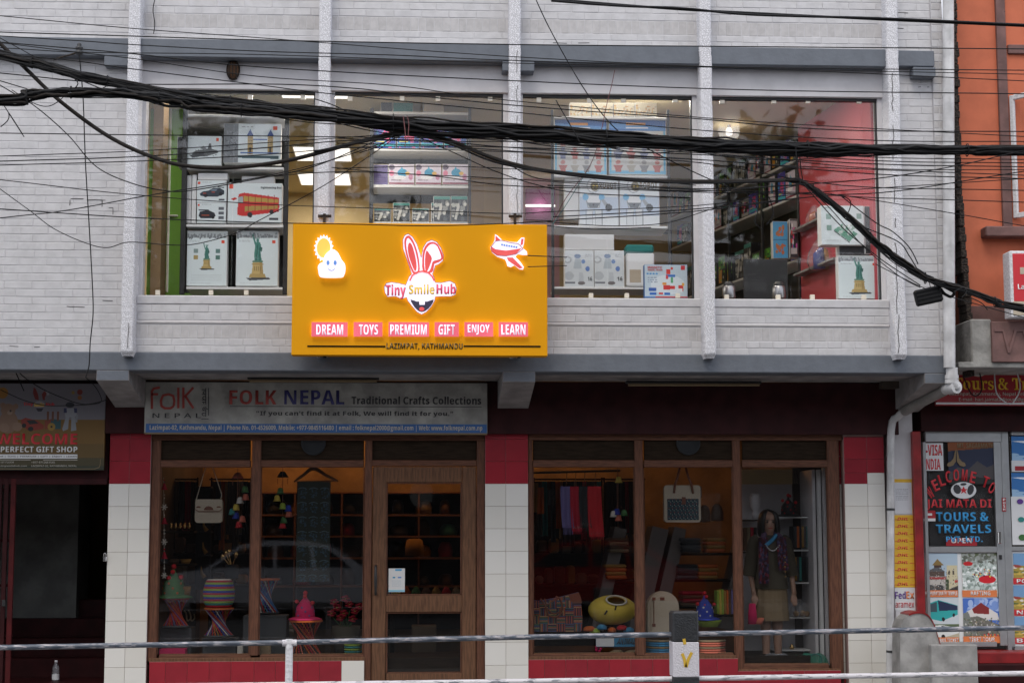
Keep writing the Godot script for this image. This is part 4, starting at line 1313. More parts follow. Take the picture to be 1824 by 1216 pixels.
func pic_statue(x: float, s: float, y0 := 0.02, y1 := 0.98) -> Pic:
	var p := Pic.new(128, 144, rgb8(214, 226, 228))
	var t := rgb8(70, 128, 116)
	var d := rgb8(42, 92, 84)
	var b := rgb8(196, 172, 112)
	var q := func(a: Array, c: Color) -> void:
		var o := []
		for i in range(0, a.size(), 2):
			o.append(x + a[i] * s)
			o.append(y0 + a[i + 1] * (y1 - y0))
		p.poly(o, c)
	p.rect(0, 0, 1, 0.13, rgb8(168, 176, 178)).specks(rng, 30, 0, 0.04, 1, 0.13, 0.03, [rgb8(120, 126, 130), rgb8(100, 106, 110)])
	for k in 12: p.rect(k / 12.0, 0.05 + 0.05 * ((k * 5) % 4) / 4.0, k / 12.0 + 0.05, 0.13, rgb8(118, 124, 128))
	# robe, folds, raised arm with torch, crown, tablet
	q.call([-0.085, 0.54, -0.09, 0.4, -0.07, 0.27, -0.085, 0.2, -0.02, 0.19, 0.05, 0.19, 0.085, 0.24, 0.075, 0.36, 0.1, 0.54], t)
	q.call([-0.02, 0.24, 0.01, 0.24, -0.02, 0.54, -0.05, 0.54], d)
	q.call([0.03, 0.3, 0.055, 0.28, 0.07, 0.54, 0.04, 0.54], d)
	q.call([-0.085, 0.23, -0.14, 0.09, -0.105, 0.08, -0.04, 0.21], t)
	q.call([-0.15, 0.085, -0.145, 0.045, -0.12, 0.02, -0.105, 0.045, -0.1, 0.08], d)
	q.call([0.05, 0.26, 0.12, 0.3, 0.1, 0.38, 0.05, 0.34], d)
	p.ell(x - 0.005 * s, y0 + 0.16 * (y1 - y0), 0.035 * s, 0.04 * (y1 - y0), t)
	for k in 5: q.call([-0.05 + 0.018 * k, 0.13, -0.062 + 0.028 * k, 0.095, -0.038 + 0.018 * k, 0.13], d)
	q.call([-0.13, 0.54, 0.13, 0.54, 0.14, 0.58, -0.14, 0.58], rgb8(96, 132, 112))
	q.call([-0.12, 0.58, 0.12, 0.58, 0.15, 0.8, -0.15, 0.8], b)
	q.call([-0.15, 0.6, 0.15, 0.6, 0.15, 0.62, -0.15, 0.62], rgb8(160, 136, 84))
	q.call([0.05, 0.58, 0.12, 0.58, 0.15, 0.8, 0.06, 0.8], rgb8(168, 144, 90))
	for k in 4: q.call([-0.09 + 0.05 * k, 0.65, -0.07 + 0.05 * k, 0.65, -0.07 + 0.05 * k, 0.74, -0.09 + 0.05 * k, 0.74], rgb8(120, 102, 62))
	q.call([-0.19, 0.8, 0.19, 0.8, 0.22, 0.87, -0.22, 0.87], rgb8(180, 156, 98))
	q.call([-0.3, 0.875, 0.28, 0.865, 0.34, 0.9, -0.2, 0.925], rgb8(66, 70, 76))
	p.rect(0.86, 0.17, 0.94, 0.23, rgb8(215, 70, 45)).lines(rng, 2, 0.06, 0.17, 0.34, 0.21, rgb8(150, 155, 160)).lines(rng, 2, 0.1, 0.95, 0.6, 0.98, rgb8(190, 196, 198))
	if s < 0.8:
		for k in 4:
			p.rect([0.17, 0.17, 0.72, 0.72][k], [0.33, 0.45, 0.33, 0.45][k], [0.28, 0.28, 0.83, 0.83][k], [0.41, 0.53, 0.41, 0.53][k], [rgb8(130, 150, 148), rgb8(170, 150, 96), rgb8(96, 130, 124), rgb8(80, 120, 110)][k])
		p.lines(rng, 4, 0.12, 0.8, 0.88, 0.93, rgb8(196, 206, 208))
	return p


func pic_small(n: int) -> Pic:
	var p := Pic.new(96, 72, rgb8(212, 222, 224))
	match n:
		0: # grey jet
			p.poly([0.16, 0.6, 0.3, 0.5, 0.62, 0.44, 0.66, 0.25, 0.72, 0.25, 0.74, 0.44, 0.92, 0.5, 0.92, 0.58, 0.6, 0.7, 0.3, 0.72], rgb8(92, 96, 98)).poly([0.4, 0.42, 0.5, 0.34, 0.6, 0.42, 0.56, 0.5], rgb8(120, 124, 128)).poly([0.1, 0.66, 0.5, 0.58, 0.56, 0.68, 0.2, 0.76], rgb8(62, 66, 70))
			p.specks(rng, 30, 0.2, 0.45, 0.9, 0.7, 0.015, [rgb8(60, 62, 66), rgb8(130, 134, 138), rgb8(70, 76, 78)]).rect(0.86, 0.06, 0.94, 0.18, rgb8(215, 80, 50)).lines(rng, 1, 0.05, 0.07, 0.22, 0.11, rgb8(120, 125, 130))
		1: # bridge with two towers
			p.rect(0.0, 0.0, 0.26, 1, rgb8(125, 130, 134)).specks(rng, 60, 0.02, 0.2, 0.24, 0.9, 0.02, [rgb8(95, 98, 102), rgb8(150, 154, 158)])
			for x in [0.42, 0.78]:
				p.rect(x, 0.3, x + 0.1, 0.8, rgb8(178, 152, 96)).poly([x - 0.01, 0.3, x + 0.05, 0.14, x + 0.11, 0.3], rgb8(48, 74, 140))
				for k in 5: p.rect(x + 0.01, 0.35 + 0.09 * k, x + 0.09, 0.37 + 0.09 * k, rgb8(120, 98, 62))
				p.rect(x + 0.03, 0.62, x + 0.07, 0.8, rgb8(70, 60, 45))
			p.rect(0.52, 0.4, 0.78, 0.43, rgb8(58, 92, 160)).rect(0.3, 0.74, 0.98, 0.77, rgb8(58, 92, 160)).poly([0.26, 0.82, 0.98, 0.82, 0.98, 0.9, 0.26, 0.88], rgb8(50, 76, 84)).rect(0.87, 0.06, 0.95, 0.17, rgb8(215, 80, 50)).lines(rng, 1, 0.32, 0.07, 0.52, 0.11, rgb8(110, 115, 120))
		2: # black race car
			p.poly([0.1, 0.6, 0.2, 0.5, 0.4, 0.46, 0.55, 0.34, 0.8, 0.34, 0.95, 0.46, 0.94, 0.62, 0.7, 0.74, 0.3, 0.74, 0.12, 0.7], rgb8(44, 54, 66)).poly([0.44, 0.46, 0.56, 0.37, 0.72, 0.37, 0.66, 0.48], rgb8(110, 125, 138)).ell(0.3, 0.68, 0.07, 0.09, rgb8(20, 20, 24)).ell(0.82, 0.6, 0.06, 0.09, rgb8(20, 20, 24)).rect(0.2, 0.58, 0.32, 0.62, rgb8(220, 80, 40)).rect(0.5, 0.52, 0.62, 0.55, rgb8(220, 80, 40)).poly([0.7, 0.26, 0.94, 0.3, 0.94, 0.34, 0.7, 0.3], rgb8(30, 36, 44))
			p.rect(0.03, 0.06, 0.12, 0.18, rgb8(215, 70, 45)).lines(rng, 1, 0.18, 0.08, 0.5, 0.13, rgb8(110, 115, 120)).rect(0.76, 0.84, 0.96, 0.92, rgb8(60, 64, 70))
		3: # dark car with small views
			p.poly([0.06, 0.66, 0.1, 0.44, 0.4, 0.36, 0.62, 0.5, 0.66, 0.66, 0.5, 0.78, 0.14, 0.78], rgb8(34, 36, 42)).rect(0.06, 0.34, 0.42, 0.4, rgb8(30, 32, 38)).rect(0.16, 0.62, 0.44, 0.66, rgb8(210, 90, 40)).ell(0.56, 0.72, 0.06, 0.08, rgb8(16, 16, 18))
			for k in 3: p.rect(0.76, 0.2 + 0.24 * k, 0.95, 0.36 + 0.24 * k, rgb8(90, 95, 102))
			p.rect(0.03, 0.06, 0.1, 0.17, rgb8(215, 70, 45)).lines(rng, 1, 0.16, 0.08, 0.5, 0.13, rgb8(90, 95, 100))
		4: # red double deck bus
			p.poly([0.2, 0.28, 0.3, 0.24, 0.96, 0.36, 0.96, 0.72, 0.3, 0.84, 0.18, 0.8], rgb8(196, 48, 44)).poly([0.3, 0.32, 0.95, 0.41, 0.95, 0.49, 0.3, 0.46], rgb8(180, 150, 70)).poly([0.32, 0.58, 0.94, 0.56, 0.94, 0.64, 0.32, 0.72], rgb8(170, 140, 70))
			for k in 5: p.rect(0.38 + 0.12 * k, 0.3, 0.395 + 0.12 * k, 0.72, rgb8(150, 40, 38))
			p.poly([0.19, 0.36, 0.29, 0.32, 0.29, 0.5, 0.19, 0.5], rgb8(160, 168, 172)).ell(0.42, 0.8, 0.05, 0.07, rgb8(40, 40, 44)).ell(0.82, 0.72, 0.04, 0.06, rgb8(40, 40, 44)).poly([0.06, 0.4, 0.14, 0.36, 0.18, 0.4, 0.1, 0.44], rgb8(200, 50, 46)).rect(0.03, 0.04, 0.11, 0.16, rgb8(215, 70, 45)).rect(0.78, 0.88, 0.95, 0.94, rgb8(60, 64, 70))
		5: # blue and violet sea scene
			p = Pic.new(64, 64, rgb8(52, 92, 176))
			p.rect(0, 0, 1, 0.3, rgb8(70, 60, 160)).specks(rng, 34, 0, 0.25, 1, 1, 0.1, [rgb8(70, 160, 210), rgb8(140, 100, 200), rgb8(210, 120, 180), rgb8(50, 70, 170)]).rect(0, 0.8, 1, 0.92, rgb8(70, 190, 205)).rect(0.1, 0.7, 0.5, 0.76, rgb8(235, 225, 110)).specks(rng, 10, 0.3, 0.2, 0.8, 0.6, 0.12, [rgb8(225, 80, 130)])
		6: # white carton with a blue toy
			p = Pic.new(64, 56, rgb8(216, 208, 222))
			p.ell(0.12, 0.15, 0.12, 0.14, rgb8(110, 100, 120)).ell(0.55, 0.42, 0.2, 0.2, rgb8(60, 150, 190)).poly([0.45, 0.3, 0.52, 0.1, 0.6, 0.3], rgb8(70, 170, 205)).ell(0.75, 0.45, 0.1, 0.09, rgb8(225, 180, 90)).ell(0.12, 0.45, 0.1, 0.14, rgb8(222, 130, 160)).ell(0.88, 0.62, 0.09, 0.16, rgb8(200, 140, 170)).rect(0, 0.92, 1, 1, rgb8(130, 40, 60)).lines(rng, 1, 0.1, 0.78, 0.5, 0.86, rgb8(60, 50, 60)).ell(0.45, 0.66, 0.25, 0.1, rgb8(235, 235, 240))
		7: # black pack with a pale model under film
			p = Pic.new(56, 64, rgb8(52, 56, 58))
			p.rect(0, 0, 1, 0.14, rgb8(70, 140, 130)).specks(rng, 24, 0.1, 0.2, 0.9, 0.95, 0.14, [rgb8(185, 188, 180), rgb8(150, 152, 148), rgb8(90, 95, 98), rgb8(212, 212, 205)]).poly([0.2, 0.9, 0.4, 0.3, 0.5, 0.25, 0.55, 0.4, 0.35, 0.95], rgb8(205, 205, 198))
		8: # pale box with many small orange figures
			p = Pic.new(64, 44, rgb8(208, 200, 178))
			p.specks(rng, 40, 0.02, 0.2, 0.98, 0.95, 0.07, [rgb8(205, 175, 120), rgb8(220, 215, 205), rgb8(190, 150, 110), rgb8(170, 165, 150)])
		9: # window pack of small figures, colours paled to paint in glass haze
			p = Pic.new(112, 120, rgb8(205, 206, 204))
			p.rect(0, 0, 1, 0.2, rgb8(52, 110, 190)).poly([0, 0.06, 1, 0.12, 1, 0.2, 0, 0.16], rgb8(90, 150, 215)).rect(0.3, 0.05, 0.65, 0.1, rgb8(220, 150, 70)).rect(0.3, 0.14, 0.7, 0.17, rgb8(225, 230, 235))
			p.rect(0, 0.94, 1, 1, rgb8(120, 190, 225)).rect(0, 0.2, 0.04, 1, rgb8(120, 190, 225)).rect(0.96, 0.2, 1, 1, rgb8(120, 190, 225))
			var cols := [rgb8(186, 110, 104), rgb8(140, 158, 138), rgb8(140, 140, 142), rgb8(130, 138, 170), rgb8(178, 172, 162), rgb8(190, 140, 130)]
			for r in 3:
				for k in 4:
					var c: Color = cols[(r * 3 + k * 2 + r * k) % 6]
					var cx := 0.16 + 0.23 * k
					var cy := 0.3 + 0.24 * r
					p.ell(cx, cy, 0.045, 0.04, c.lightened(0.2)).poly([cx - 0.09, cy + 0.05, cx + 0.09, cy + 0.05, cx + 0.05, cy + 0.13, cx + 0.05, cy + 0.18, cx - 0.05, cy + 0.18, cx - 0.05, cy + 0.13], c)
		10: # robot
			p = Pic.new(88, 96, rgb8(220, 226, 230))
			p.rect(0, 0.4, 1, 0.8, rgb8(188, 202, 220)).ell(0.36, 0.16, 0.17, 0.15, rgb8(150, 156, 164)).ell(0.36, 0.16, 0.155, 0.135, rgb8(228, 230, 232)).ell(0.4, 0.17, 0.11, 0.1, rgb8(130, 122, 96)).ell(0.37, 0.17, 0.03, 0.03, rgb8(230, 200, 90)).ell(0.46, 0.17, 0.03, 0.03, rgb8(230, 200, 90))
			p.poly([0.14, 0.34, 0.6, 0.34, 0.52, 0.64, 0.22, 0.64], rgb8(140, 148, 156)).poly([0.16, 0.36, 0.58, 0.36, 0.5, 0.62, 0.24, 0.62], rgb8(226, 229, 232)).poly([0.2, 0.52, 0.54, 0.52, 0.48, 0.62, 0.26, 0.62], rgb8(110, 118, 126)).ell(0.16, 0.4, 0.08, 0.07, rgb8(120, 180, 220)).ell(0.58, 0.4, 0.08, 0.07, rgb8(120, 180, 220)).poly([0.56, 0.46, 0.64, 0.44, 0.78, 0.58, 0.7, 0.64], rgb8(160, 168, 176)).ell(0.76, 0.62, 0.09, 0.08, rgb8(78, 82, 88))
			p.poly([0.2, 0.66, 0.36, 0.66, 0.34, 1, 0.16, 1], rgb8(212, 218, 222)).poly([0.4, 0.66, 0.56, 0.66, 0.6, 1, 0.42, 1], rgb8(212, 218, 222)).ell(0.37, 0.56, 0.02, 0.02, rgb8(50, 55, 60)).rect(0.16, 0.66, 0.18, 1, rgb8(130, 138, 146)).rect(0.57, 0.66, 0.6, 1, rgb8(130, 138, 146)).rect(0.34, 0.7, 0.36, 1, rgb8(150, 156, 162)).rect(0.4, 0.7, 0.42, 1, rgb8(150, 156, 162))
		11: # white box with a small robot kit
			p = Pic.new(80, 96, rgb8(206, 212, 214))
			p.ell(0.1, 0.25, 0.14, 0.1, rgb8(170, 176, 180)).ell(0.1, 0.25, 0.09, 0.06, rgb8(206, 212, 214)).ell(0.45, 0.15, 0.12, 0.06, rgb8(120, 140, 170)).poly([0.36, 0.22, 0.56, 0.22, 0.6, 0.5, 0.3, 0.5], rgb8(176, 186, 192)).ell(0.65, 0.3, 0.07, 0.06, rgb8(110, 140, 190)).ell(0.8, 0.5, 0.08, 0.07, rgb8(95, 125, 185)).poly([0.5, 0.6, 0.64, 0.6, 0.68, 0.88, 0.48, 0.88], rgb8(188, 194, 198)).ell(0.58, 0.9, 0.13, 0.05, rgb8(110, 105, 105)).ell(0.15, 0.7, 0.16, 0.12, rgb8(180, 186, 190)).rect(0, 0.87, 0.35, 0.93, rgb8(110, 114, 120)).lines(rng, 2, 0.72, 0.1, 0.96, 0.2, rgb8(150, 158, 165))
		12: # magnetic building sticks
			p = Pic.new(96, 112, rgb8(190, 206, 216))
			p.ell(0.55, 0.6, 0.4, 0.3, rgb8(214, 224, 230)).rect(0.86, 0.02, 0.96, 0.16, rgb8(200, 40, 50)).rect(0, 0.96, 0.25, 1, rgb8(70, 120, 190)).rect(0.25, 0.96, 1, 1, rgb8(200, 60, 60))
			for q in [[0.52, 0.14, 0.62, 0.3, 210, 60, 50], [0.5, 0.3, 0.72, 0.38, 50, 110, 190], [0.62, 0.38, 0.68, 0.55, 80, 160, 110], [0.5, 0.32, 0.56, 0.44, 200, 50, 60], [0.42, 0.54, 0.52, 0.62, 225, 150, 60], [0.44, 0.62, 0.6, 0.76, 205, 50, 50], [0.6, 0.64, 0.72, 0.74, 200, 48, 52], [0.1, 0.7, 0.28, 0.8, 50, 90, 170], [0.24, 0.62, 0.4, 0.7, 215, 222, 228], [0.12, 0.84, 0.28, 0.92, 40, 100, 190], [0.34, 0.84, 0.44, 0.9, 205, 50, 50], [0.46, 0.84, 0.6, 0.92, 45, 105, 190], [0.8, 0.62, 0.92, 0.8, 205, 60, 50], [0.88, 0.55, 0.94, 0.64, 230, 170, 60], [0.62, 0.08, 0.68, 0.16, 210, 60, 50], [0.76, 0.72, 0.9, 0.84, 220, 226, 230]]:
				p.rect(q[0], q[1], q[2], q[3], rgb8(q[4], q[5], q[6]))
			for k in 4: p.ell(0.08 + 0.07 * k, 0.27, 0.03, 0.025, rgb8(70, 140, 200))
			p.lines(rng, 3, 0.08, 0.38, 0.3, 0.58, rgb8(130, 145, 165))
		13: # model of a garden on white
			p.poly([0.3, 0.62, 0.5, 0.46, 0.86, 0.72, 0.66, 0.92], rgb8(70, 140, 110)).poly([0.3, 0.66, 0.66, 0.96, 0.66, 0.92, 0.3, 0.62], rgb8(60, 70, 70)).specks(rng, 30, 0.4, 0.46, 0.78, 0.74, 0.04, [rgb8(225, 228, 225), rgb8(180, 190, 185), rgb8(140, 170, 155)])
			for q in [[0.12, 0.22], [0.13, 0.5], [0.84, 0.2], [0.85, 0.45]]: p.rect(q[0], q[1], q[0] + 0.12, q[1] + 0.14, rgb8(130, 160, 150))
			p.lines(rng, 1, 0.06, 0.05, 0.5, 0.08, rgb8(120, 125, 130)).lines(rng, 2, 0.08, 0.88, 0.6, 0.95, rgb8(180, 188, 190))
		14: # world map
			p = Pic.new(48, 96, rgb8(78, 160, 210))
			p.specks(rng, 12, 0.3, 0.12, 0.8, 0.38, 0.13, [rgb8(200, 110, 70), rgb8(180, 120, 80)]).specks(rng, 12, 0.25, 0.6, 0.85, 0.85, 0.14, [rgb8(200, 110, 70), rgb8(185, 125, 80)]).rect(0, 0.49, 1, 0.52, rgb8(50, 110, 160))
		15: # mixed small toys behind film
			p = Pic.new(40, 56, rgb8(46, 44, 50))
			p.rect(0.05, 0.05, 0.95, 0.4, rgb8(170, 170, 172)).specks(rng, 16, 0.1, 0.1, 0.9, 0.9, 0.14, [rgb8(200, 50, 50), rgb8(60, 120, 200), rgb8(210, 90, 170), rgb8(225, 225, 225), rgb8(30, 30, 34)]).rect(0.1, 0.75, 0.9, 0.92, rgb8(190, 190, 190))
		16: # green and orange pack
			p = Pic.new(40, 56, rgb8(36, 40, 38))
			p.rect(0.1, 0.1, 0.9, 0.5, rgb8(80, 150, 60)).rect(0.1, 0.5, 0.5, 0.92, rgb8(215, 150, 50)).specks(rng, 14, 0.1, 0.1, 0.9, 0.9, 0.1, [rgb8(230, 230, 225), rgb8(40, 44, 40), rgb8(120, 190, 70), rgb8(230, 160, 40)])
	return p


func toy_shop() -> void:
	var mats := []
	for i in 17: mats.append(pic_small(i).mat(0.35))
	var st1 := pic_statue(0.5, 0.62, 0.2, 0.76).mat(0.35)
	var st2 := pic_statue(0.52, 0.95).mat(0.35)
	# ceiling lamps
	for a in [[526, 622, 262, 285], [534, 621, 309, 328], [502, 620, 163, 173], [1150, 1196, 166, 176]]:
		var c := (UY(a[0], a[2], 5.6) + UY(a[1], a[3], 5.6)) / 2
		var w := (UY(a[1], a[3], 5.6).x - UY(a[0], a[3], 5.6).x)
		var d := absf(UY(a[0], a[2], 5.6).z - UY(a[0], a[3], 5.6).z)
		ceiling_light(c, w, minf(d, 0.9))
	for q in [Vector3(2.4, 5.6, -0.55), Vector3(-2.4, 5.6, -0.55), Vector3(0.8, 5.6, -0.55), Vector3(-0.8, 5.6, -0.55)]:  # unseen panels added behind the window heads to brighten the displays
		ceiling_light(q, 0.9, 0.4, 0.22 if q.x > 0.5 and q.x < 1.0 else 0.4)
	# shelf rack of boxed models
	var rk := thing("display_rack", "black display rack with white shelves full of boxed models", "shelf", U(418, 524, -0.6))
	for a in [[322, 331], [505, 513]]:
		for z in [-0.36, -0.76]: pixbox(rk, "post", a[0], 188, a[1], 524, z, 0.03, M.black, 0.003)
	for y in [204, 297, 400, 511]: pixbox(rk, "shelf", 331, y, 505, y + 4.5, -0.37, 0.4, M.white_board, 0.003)
	pixbox(rk, "back_panel", 325, 190, 511, 522, -0.8, 0.012, M.black)
	toybox("model_box", "white box printed with a grey jet, on the top shelf beside the bridge box", 330, 242, 394, 294, -0.4, 0.1, mats[0])
	toybox("model_box", "white box printed with a towered bridge, on the black rack's top shelf", 398, 220, 500, 290, -0.42, 0.1, mats[1])
	toybox("model_box", "narrow grey box end beside the jet box", 315, 243, 326, 294, -0.45, 0.2, M.felt_grey)
	toybox("model_box", "white box printed with a black racing car, upper of its stack", 350, 321, 403, 361, -0.4, 0.12, mats[2])
	toybox("model_box", "white box printed with a dark car and three small views, lower of its stack", 350, 361, 402, 397, -0.4, 0.12, mats[3])
	toybox("model_box", "white box printed with a red sightseeing bus", 405, 326, 502, 397, -0.41, 0.12, mats[4])
	letters(get_node("model_box_005"), "Sightseeing Bus", 464, 332, 501, 337, -0.408, M.ink, "sans", true, 0.001)
	toybox("model_box", "flat white box lying on top of the racing car boxes", 352, 308, 405, 320, -0.42, 0.14, M.white_board)
	for k in 2: toybox("model_box", "thin white box standing upright beside the car boxes", 332 + 9 * k, 312 - k, 340 + 9 * k, 397, -0.42, 0.16, M.white_board if k else M.paper, null, "thin upright boxes by the car boxes")
	toybox("model_box", "flat white box lying behind the bus box", 430, 314, 488, 326, -0.46, 0.14, M.paper)
	toybox("model_box", "white box with a small green statue print and four small views", 332, 411, 404, 509, -0.4, 0.12, st1)
	toybox("model_box", "white box with a large green statue print on the bottom shelf of the black rack", 420, 411, 495, 509, -0.41, 0.12, st2)
	# middle rack
	var r2 := thing("display_rack", "open grey rack of violet and white toy boxes above the yellow sign", "shelf", U(748, 500, -1.4))
	for a in [[657, 664], [834, 839]]:
		for z in [-1.26, -1.62]: pixbox(r2, "post", a[0], 192, a[1], 640, z, 0.03, M.dark_frame, 0.003)
	for y in [199, 265, 330, 396]: pixbox(r2, "shelf", 664, y, 834, y + 4.5, -1.27, 0.36, M.white_board, 0.003)
	pixbox(r2, "back_bar", 664, 204, 834, 292, -1.6, 0.02, M.black)
	pixbox(r2, "back_bar", 664, 334, 834, 362, -1.6, 0.02, M.black)
	var seas := ["with a pink creature", "beside the pink creature box", "between two violet boxes", "at the end of the violet row"]
	for k in 4: toybox("toy_box", "blue and violet toy box " + seas[k], 665 + 42 * k, 224, 705 + 42 * k, 264, -1.3, 0.1, mats[5])
	toybox("toy_box", "lilac toy box beside the white boxes on the open rack", 665, 293, 691, 329, -1.3, 0.12, M.felt_purple)
	for k in 3: toybox("toy_box", "white toy box with a blue craft print on the open rack", 692 + 48 * k, 292, 738 + 48 * k, 329, -1.29, 0.12, mats[6], null, "white boxes with blue craft")
	for k in 4: toybox("toy_box", "dark toy pack with a pale model low on the open rack", 666 + 34 * k, 371 - 10 * (k % 2), 696 + 34 * k, 395, -1.3, 0.1, mats[7], null, "dark packs low on the open rack")
	for k in 2: toybox("toy_box", "tall film pack with a pale model behind the yellow sign's top edge", 772 + 31 * k, 349, 802 + 31 * k, 395, -1.29, 0.1, mats[7], null, "tall film packs")
	toybox("toy_box", "teal toy box on the open rack's top shelf", 700, 168, 736, 199, -1.3, 0.12, M.felt_teal)
	toybox("toy_box", "dark toy box beside the teal box on the top shelf", 678, 168, 699, 199, -1.3, 0.12, M.felt_grey)
	toybox("toy_box", "pale carton on the open rack's top shelf", 754, 176, 790, 199, -1.3, 0.12, M.canvas)
	# third rack
	var r3 := thing("display_rack", "pale rack of robot and figure boxes in the third window", "shelf", U(1095, 524, -0.9))
	for a in [[982, 987], [1190, 1195]]:
		for z in [-0.62, -1.0]: pixbox(r3, "post", a[0], 195, a[1], 530, z, 0.03, M.dark_frame, 0.003)
	for y in [208, 312, 402, 511]: pixbox(r3, "shelf", 987, y, 1190, y + 4, -0.63, 0.38, M.white_board, 0.003)
	pixbox(r3, "back_bar", 987, 403, 1190, 416, -1.0, 0.02, M.dark_frame)
	for k in 4: toybox("figure_box", "small pale box of figures on top of the third rack", 1015 + 39 * k, 183, 1053 + 39 * k, 207, -0.66, 0.1, mats[8], null, "small boxes on top of the third rack")
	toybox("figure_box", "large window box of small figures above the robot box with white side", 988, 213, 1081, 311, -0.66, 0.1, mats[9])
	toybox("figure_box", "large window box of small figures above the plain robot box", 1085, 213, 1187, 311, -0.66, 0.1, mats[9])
	for a in [[1032, 1102, "with a white side panel"], [1104, 1175, "beside a white sided one"]]:
		var o := toybox("robot_box", "white robot box " + a[2], a[0], 317, a[1], 402, -0.65, 0.12, mats[10])
		letters(o, "ROBOT", a[0] + 36, 325, a[1] - 4, 336, -0.648, M.felt_khaki, "sans", true, 0.001)
	toybox("robot_box", "plain white carton standing left against a robot box", 1006, 317, 1031, 388, -0.67, 0.12, M.white_board)
	toybox("long_box", "long plain white box lying over two robot kit boxes", 1006, 417, 1094, 445, -0.66, 0.12, M.white_board)
	for a in [[1006, 1058, "next to the rack post"], [1059, 1112, "next to the teal lidded tub"]]:
		var o := toybox("robot_kit_box", "grey white robot kit box marked 16 " + a[2], a[0], 446, a[1], 511, -0.65, 0.12, mats[11])
		letters(o, "16", a[0] + 41, 493, a[1] - 3, 500, -0.648, M.felt_grey, "sans", true, 0.001)
	var tb := thing("toy_tub", "white toy tub with a teal lid behind the magnet toy box", "tub", U(1140, 509, -0.72))
	pixbox(tb, "body", 1116, 450, 1166, 509, -0.66, 0.2, M.white_board, 0.012)
	pixbox(tb, "lid", 1115, 435, 1165, 450, -0.65, 0.22, M.felt_teal, 0.016)
	pixbox(tb, "label_panel", 1122, 480, 1142, 503, -0.658, 0.003, M.canvas, 0.0)
	var mg := toybox("magnet_toy_box", "blue edged white box of colourful magnetic sticks against the glass", 1148, 471, 1225, 531, -0.2, 0.08, mats[12], M.board_blue)
	letters(mg, "MAGNETIC", 1154, 474, 1180, 478, -0.198, M.ink_crimson, "sans", true, 0.001)
	letters(mg, "MAGIC TRAIN", 1154, 479, 1180, 482, -0.198, M.ink_crimson, "sans", true, 0.001)
	# long shelf unit running back along the end wall
	var near := U(1425, 400, -2.1)
	var un := thing("wall_shelves", "black and white wall shelves packed with small toys beside the red wall", "shelf", Vector3(near.x, 3.13, -2.1))
	var turn := PI / 2 + deg_to_rad(13.6)
	un.rotation.y = turn    # local x runs back into the room, local -z points at the wall behind
	var L := 3.4
	var hs := []
	for y in [283, 347, 461, 532]: hs.append(U(1425, y, -2.1).y - 3.13)
	var put := func(n: String, size: Vector3, at: Vector3, m) -> void:
		var o := MeshInstance3D.new()
		o.name = n
		o.mesh = box(size.x, size.y, size.z, 0.004)
		o.material_override = m
		un.add_child(o, true)
		o.position = at
	# with this turn local +x is the room's -z and local +z the room's +x, so the face looks along local -z
	for h in hs: put.call("shelf", Vector3(L, 0.025, 0.3), Vector3(L / 2, h, 0.15), M.white_board)
	for k in 5: put.call("post", Vector3(0.03, 2.3, 0.03), Vector3(0.02 + k * (L - 0.04) / 4, 1.15, 0.0), M.dark_frame)
	put.call("back_panel", Vector3(L, 2.0, 0.02), Vector3(L / 2, 1.0, 0.32), M.black)
	var kinds := [[15, "dark pack of mixed small toys"], [16, "green and orange toy pack"], [7, "black pack with a pale model"], [5, "blue and violet toy box"], [6, "white and blue toy box"]]
	for r in 3:
		var x := 0.12
		while x < L - 0.15:
			var k: Array = kinds[rng.randi() % 5]
			var w := rng.randf_range(0.14, 0.24)
			var top: float = hs[r - 1] - hs[r] - 0.05 if r else 0.38
			var h := minf(rng.randf_range(0.2, 0.36), top)
			var o := MeshInstance3D.new()
			o.name = numbered("small_toy_pack")
			o.mesh = carton(w, h, 0.12)
			o.set_surface_override_material(0, M.black)
			o.set_surface_override_material(1, mats[k[0]])
			add_child(o)
			o.transform = un.transform * Transform3D(Basis(Vector3.UP, PI), Vector3(x + w / 2, hs[r] + 0.0135 + h / 2, 0.07 + rng.randf() * 0.03))
			tag(o, "%s on the %s shelf beside the red wall" % [k[1], ["top", "middle", "lower"][r]], "toy pack", "toy packs on the wall shelves")
			x += w + rng.randf_range(0.01, 0.05)
	toybox("map_box", "pair of blue world map boxes near the red wall", 1377, 394, 1404, 460, -2.04, 0.1, mats[14])
	toybox("film_pack", "white film fronted toy pack beside the blue map boxes", 1407, 390, 1422, 459, -2.03, 0.1, mats[15])
	solo("black_board", "plain black board leaning behind the sill in the fourth window", "board", box(0.40, 0.36, 0.02, 0.003), M.black, U(1364, 497, -0.55))
	for q in [[1299, "beside the rib"], [1388, "beside the black board"]]:
		var f := thing("steel_flask", "shiny steel flask with black lid on the sill " + q[1], "flask", U(q[0], 532, -0.3))
		part(f, "body", lathe([[0, 0], [0.055, 0], [0.058, 0.01], [0.056, 0.1], [0.045, 0.115], [0, 0.115]], 20), M.dull_steel, f.position)
		part(f, "lid", lathe([[0.046, 0.113], [0.048, 0.125], [0.03, 0.15], [0.0, 0.155]], 20), M.black, f.position)
	# little shelves on the red wall
	var wa := U(1567, 350, -0.16)
	var wb := U(1424, 350, -2.1)
	var ang := -atan2(wb.z - wa.z, wb.x - wa.x)
	for q in [[1430, 411, 1466, 394, -1.9, "upper"], [1431, 490, 1492, 460, -1.85, "lower"]]:
		var a := U(q[0], q[1], -2.0)
		var b := Vector3(a.x, a.y, -1.0).lerp(Vector3(wa.x, a.y, -1.0), 0.25)
		var o := solo("wall_shelf", "grey shelf board on the red wall, the %s of two" % q[5], "shelf", box(1.05, 0.022, 0.16, 0.003), M.concrete, Vector3((a.x + b.x) / 2 + 0.02, a.y, -1.5))
		o.rotation.y = ang
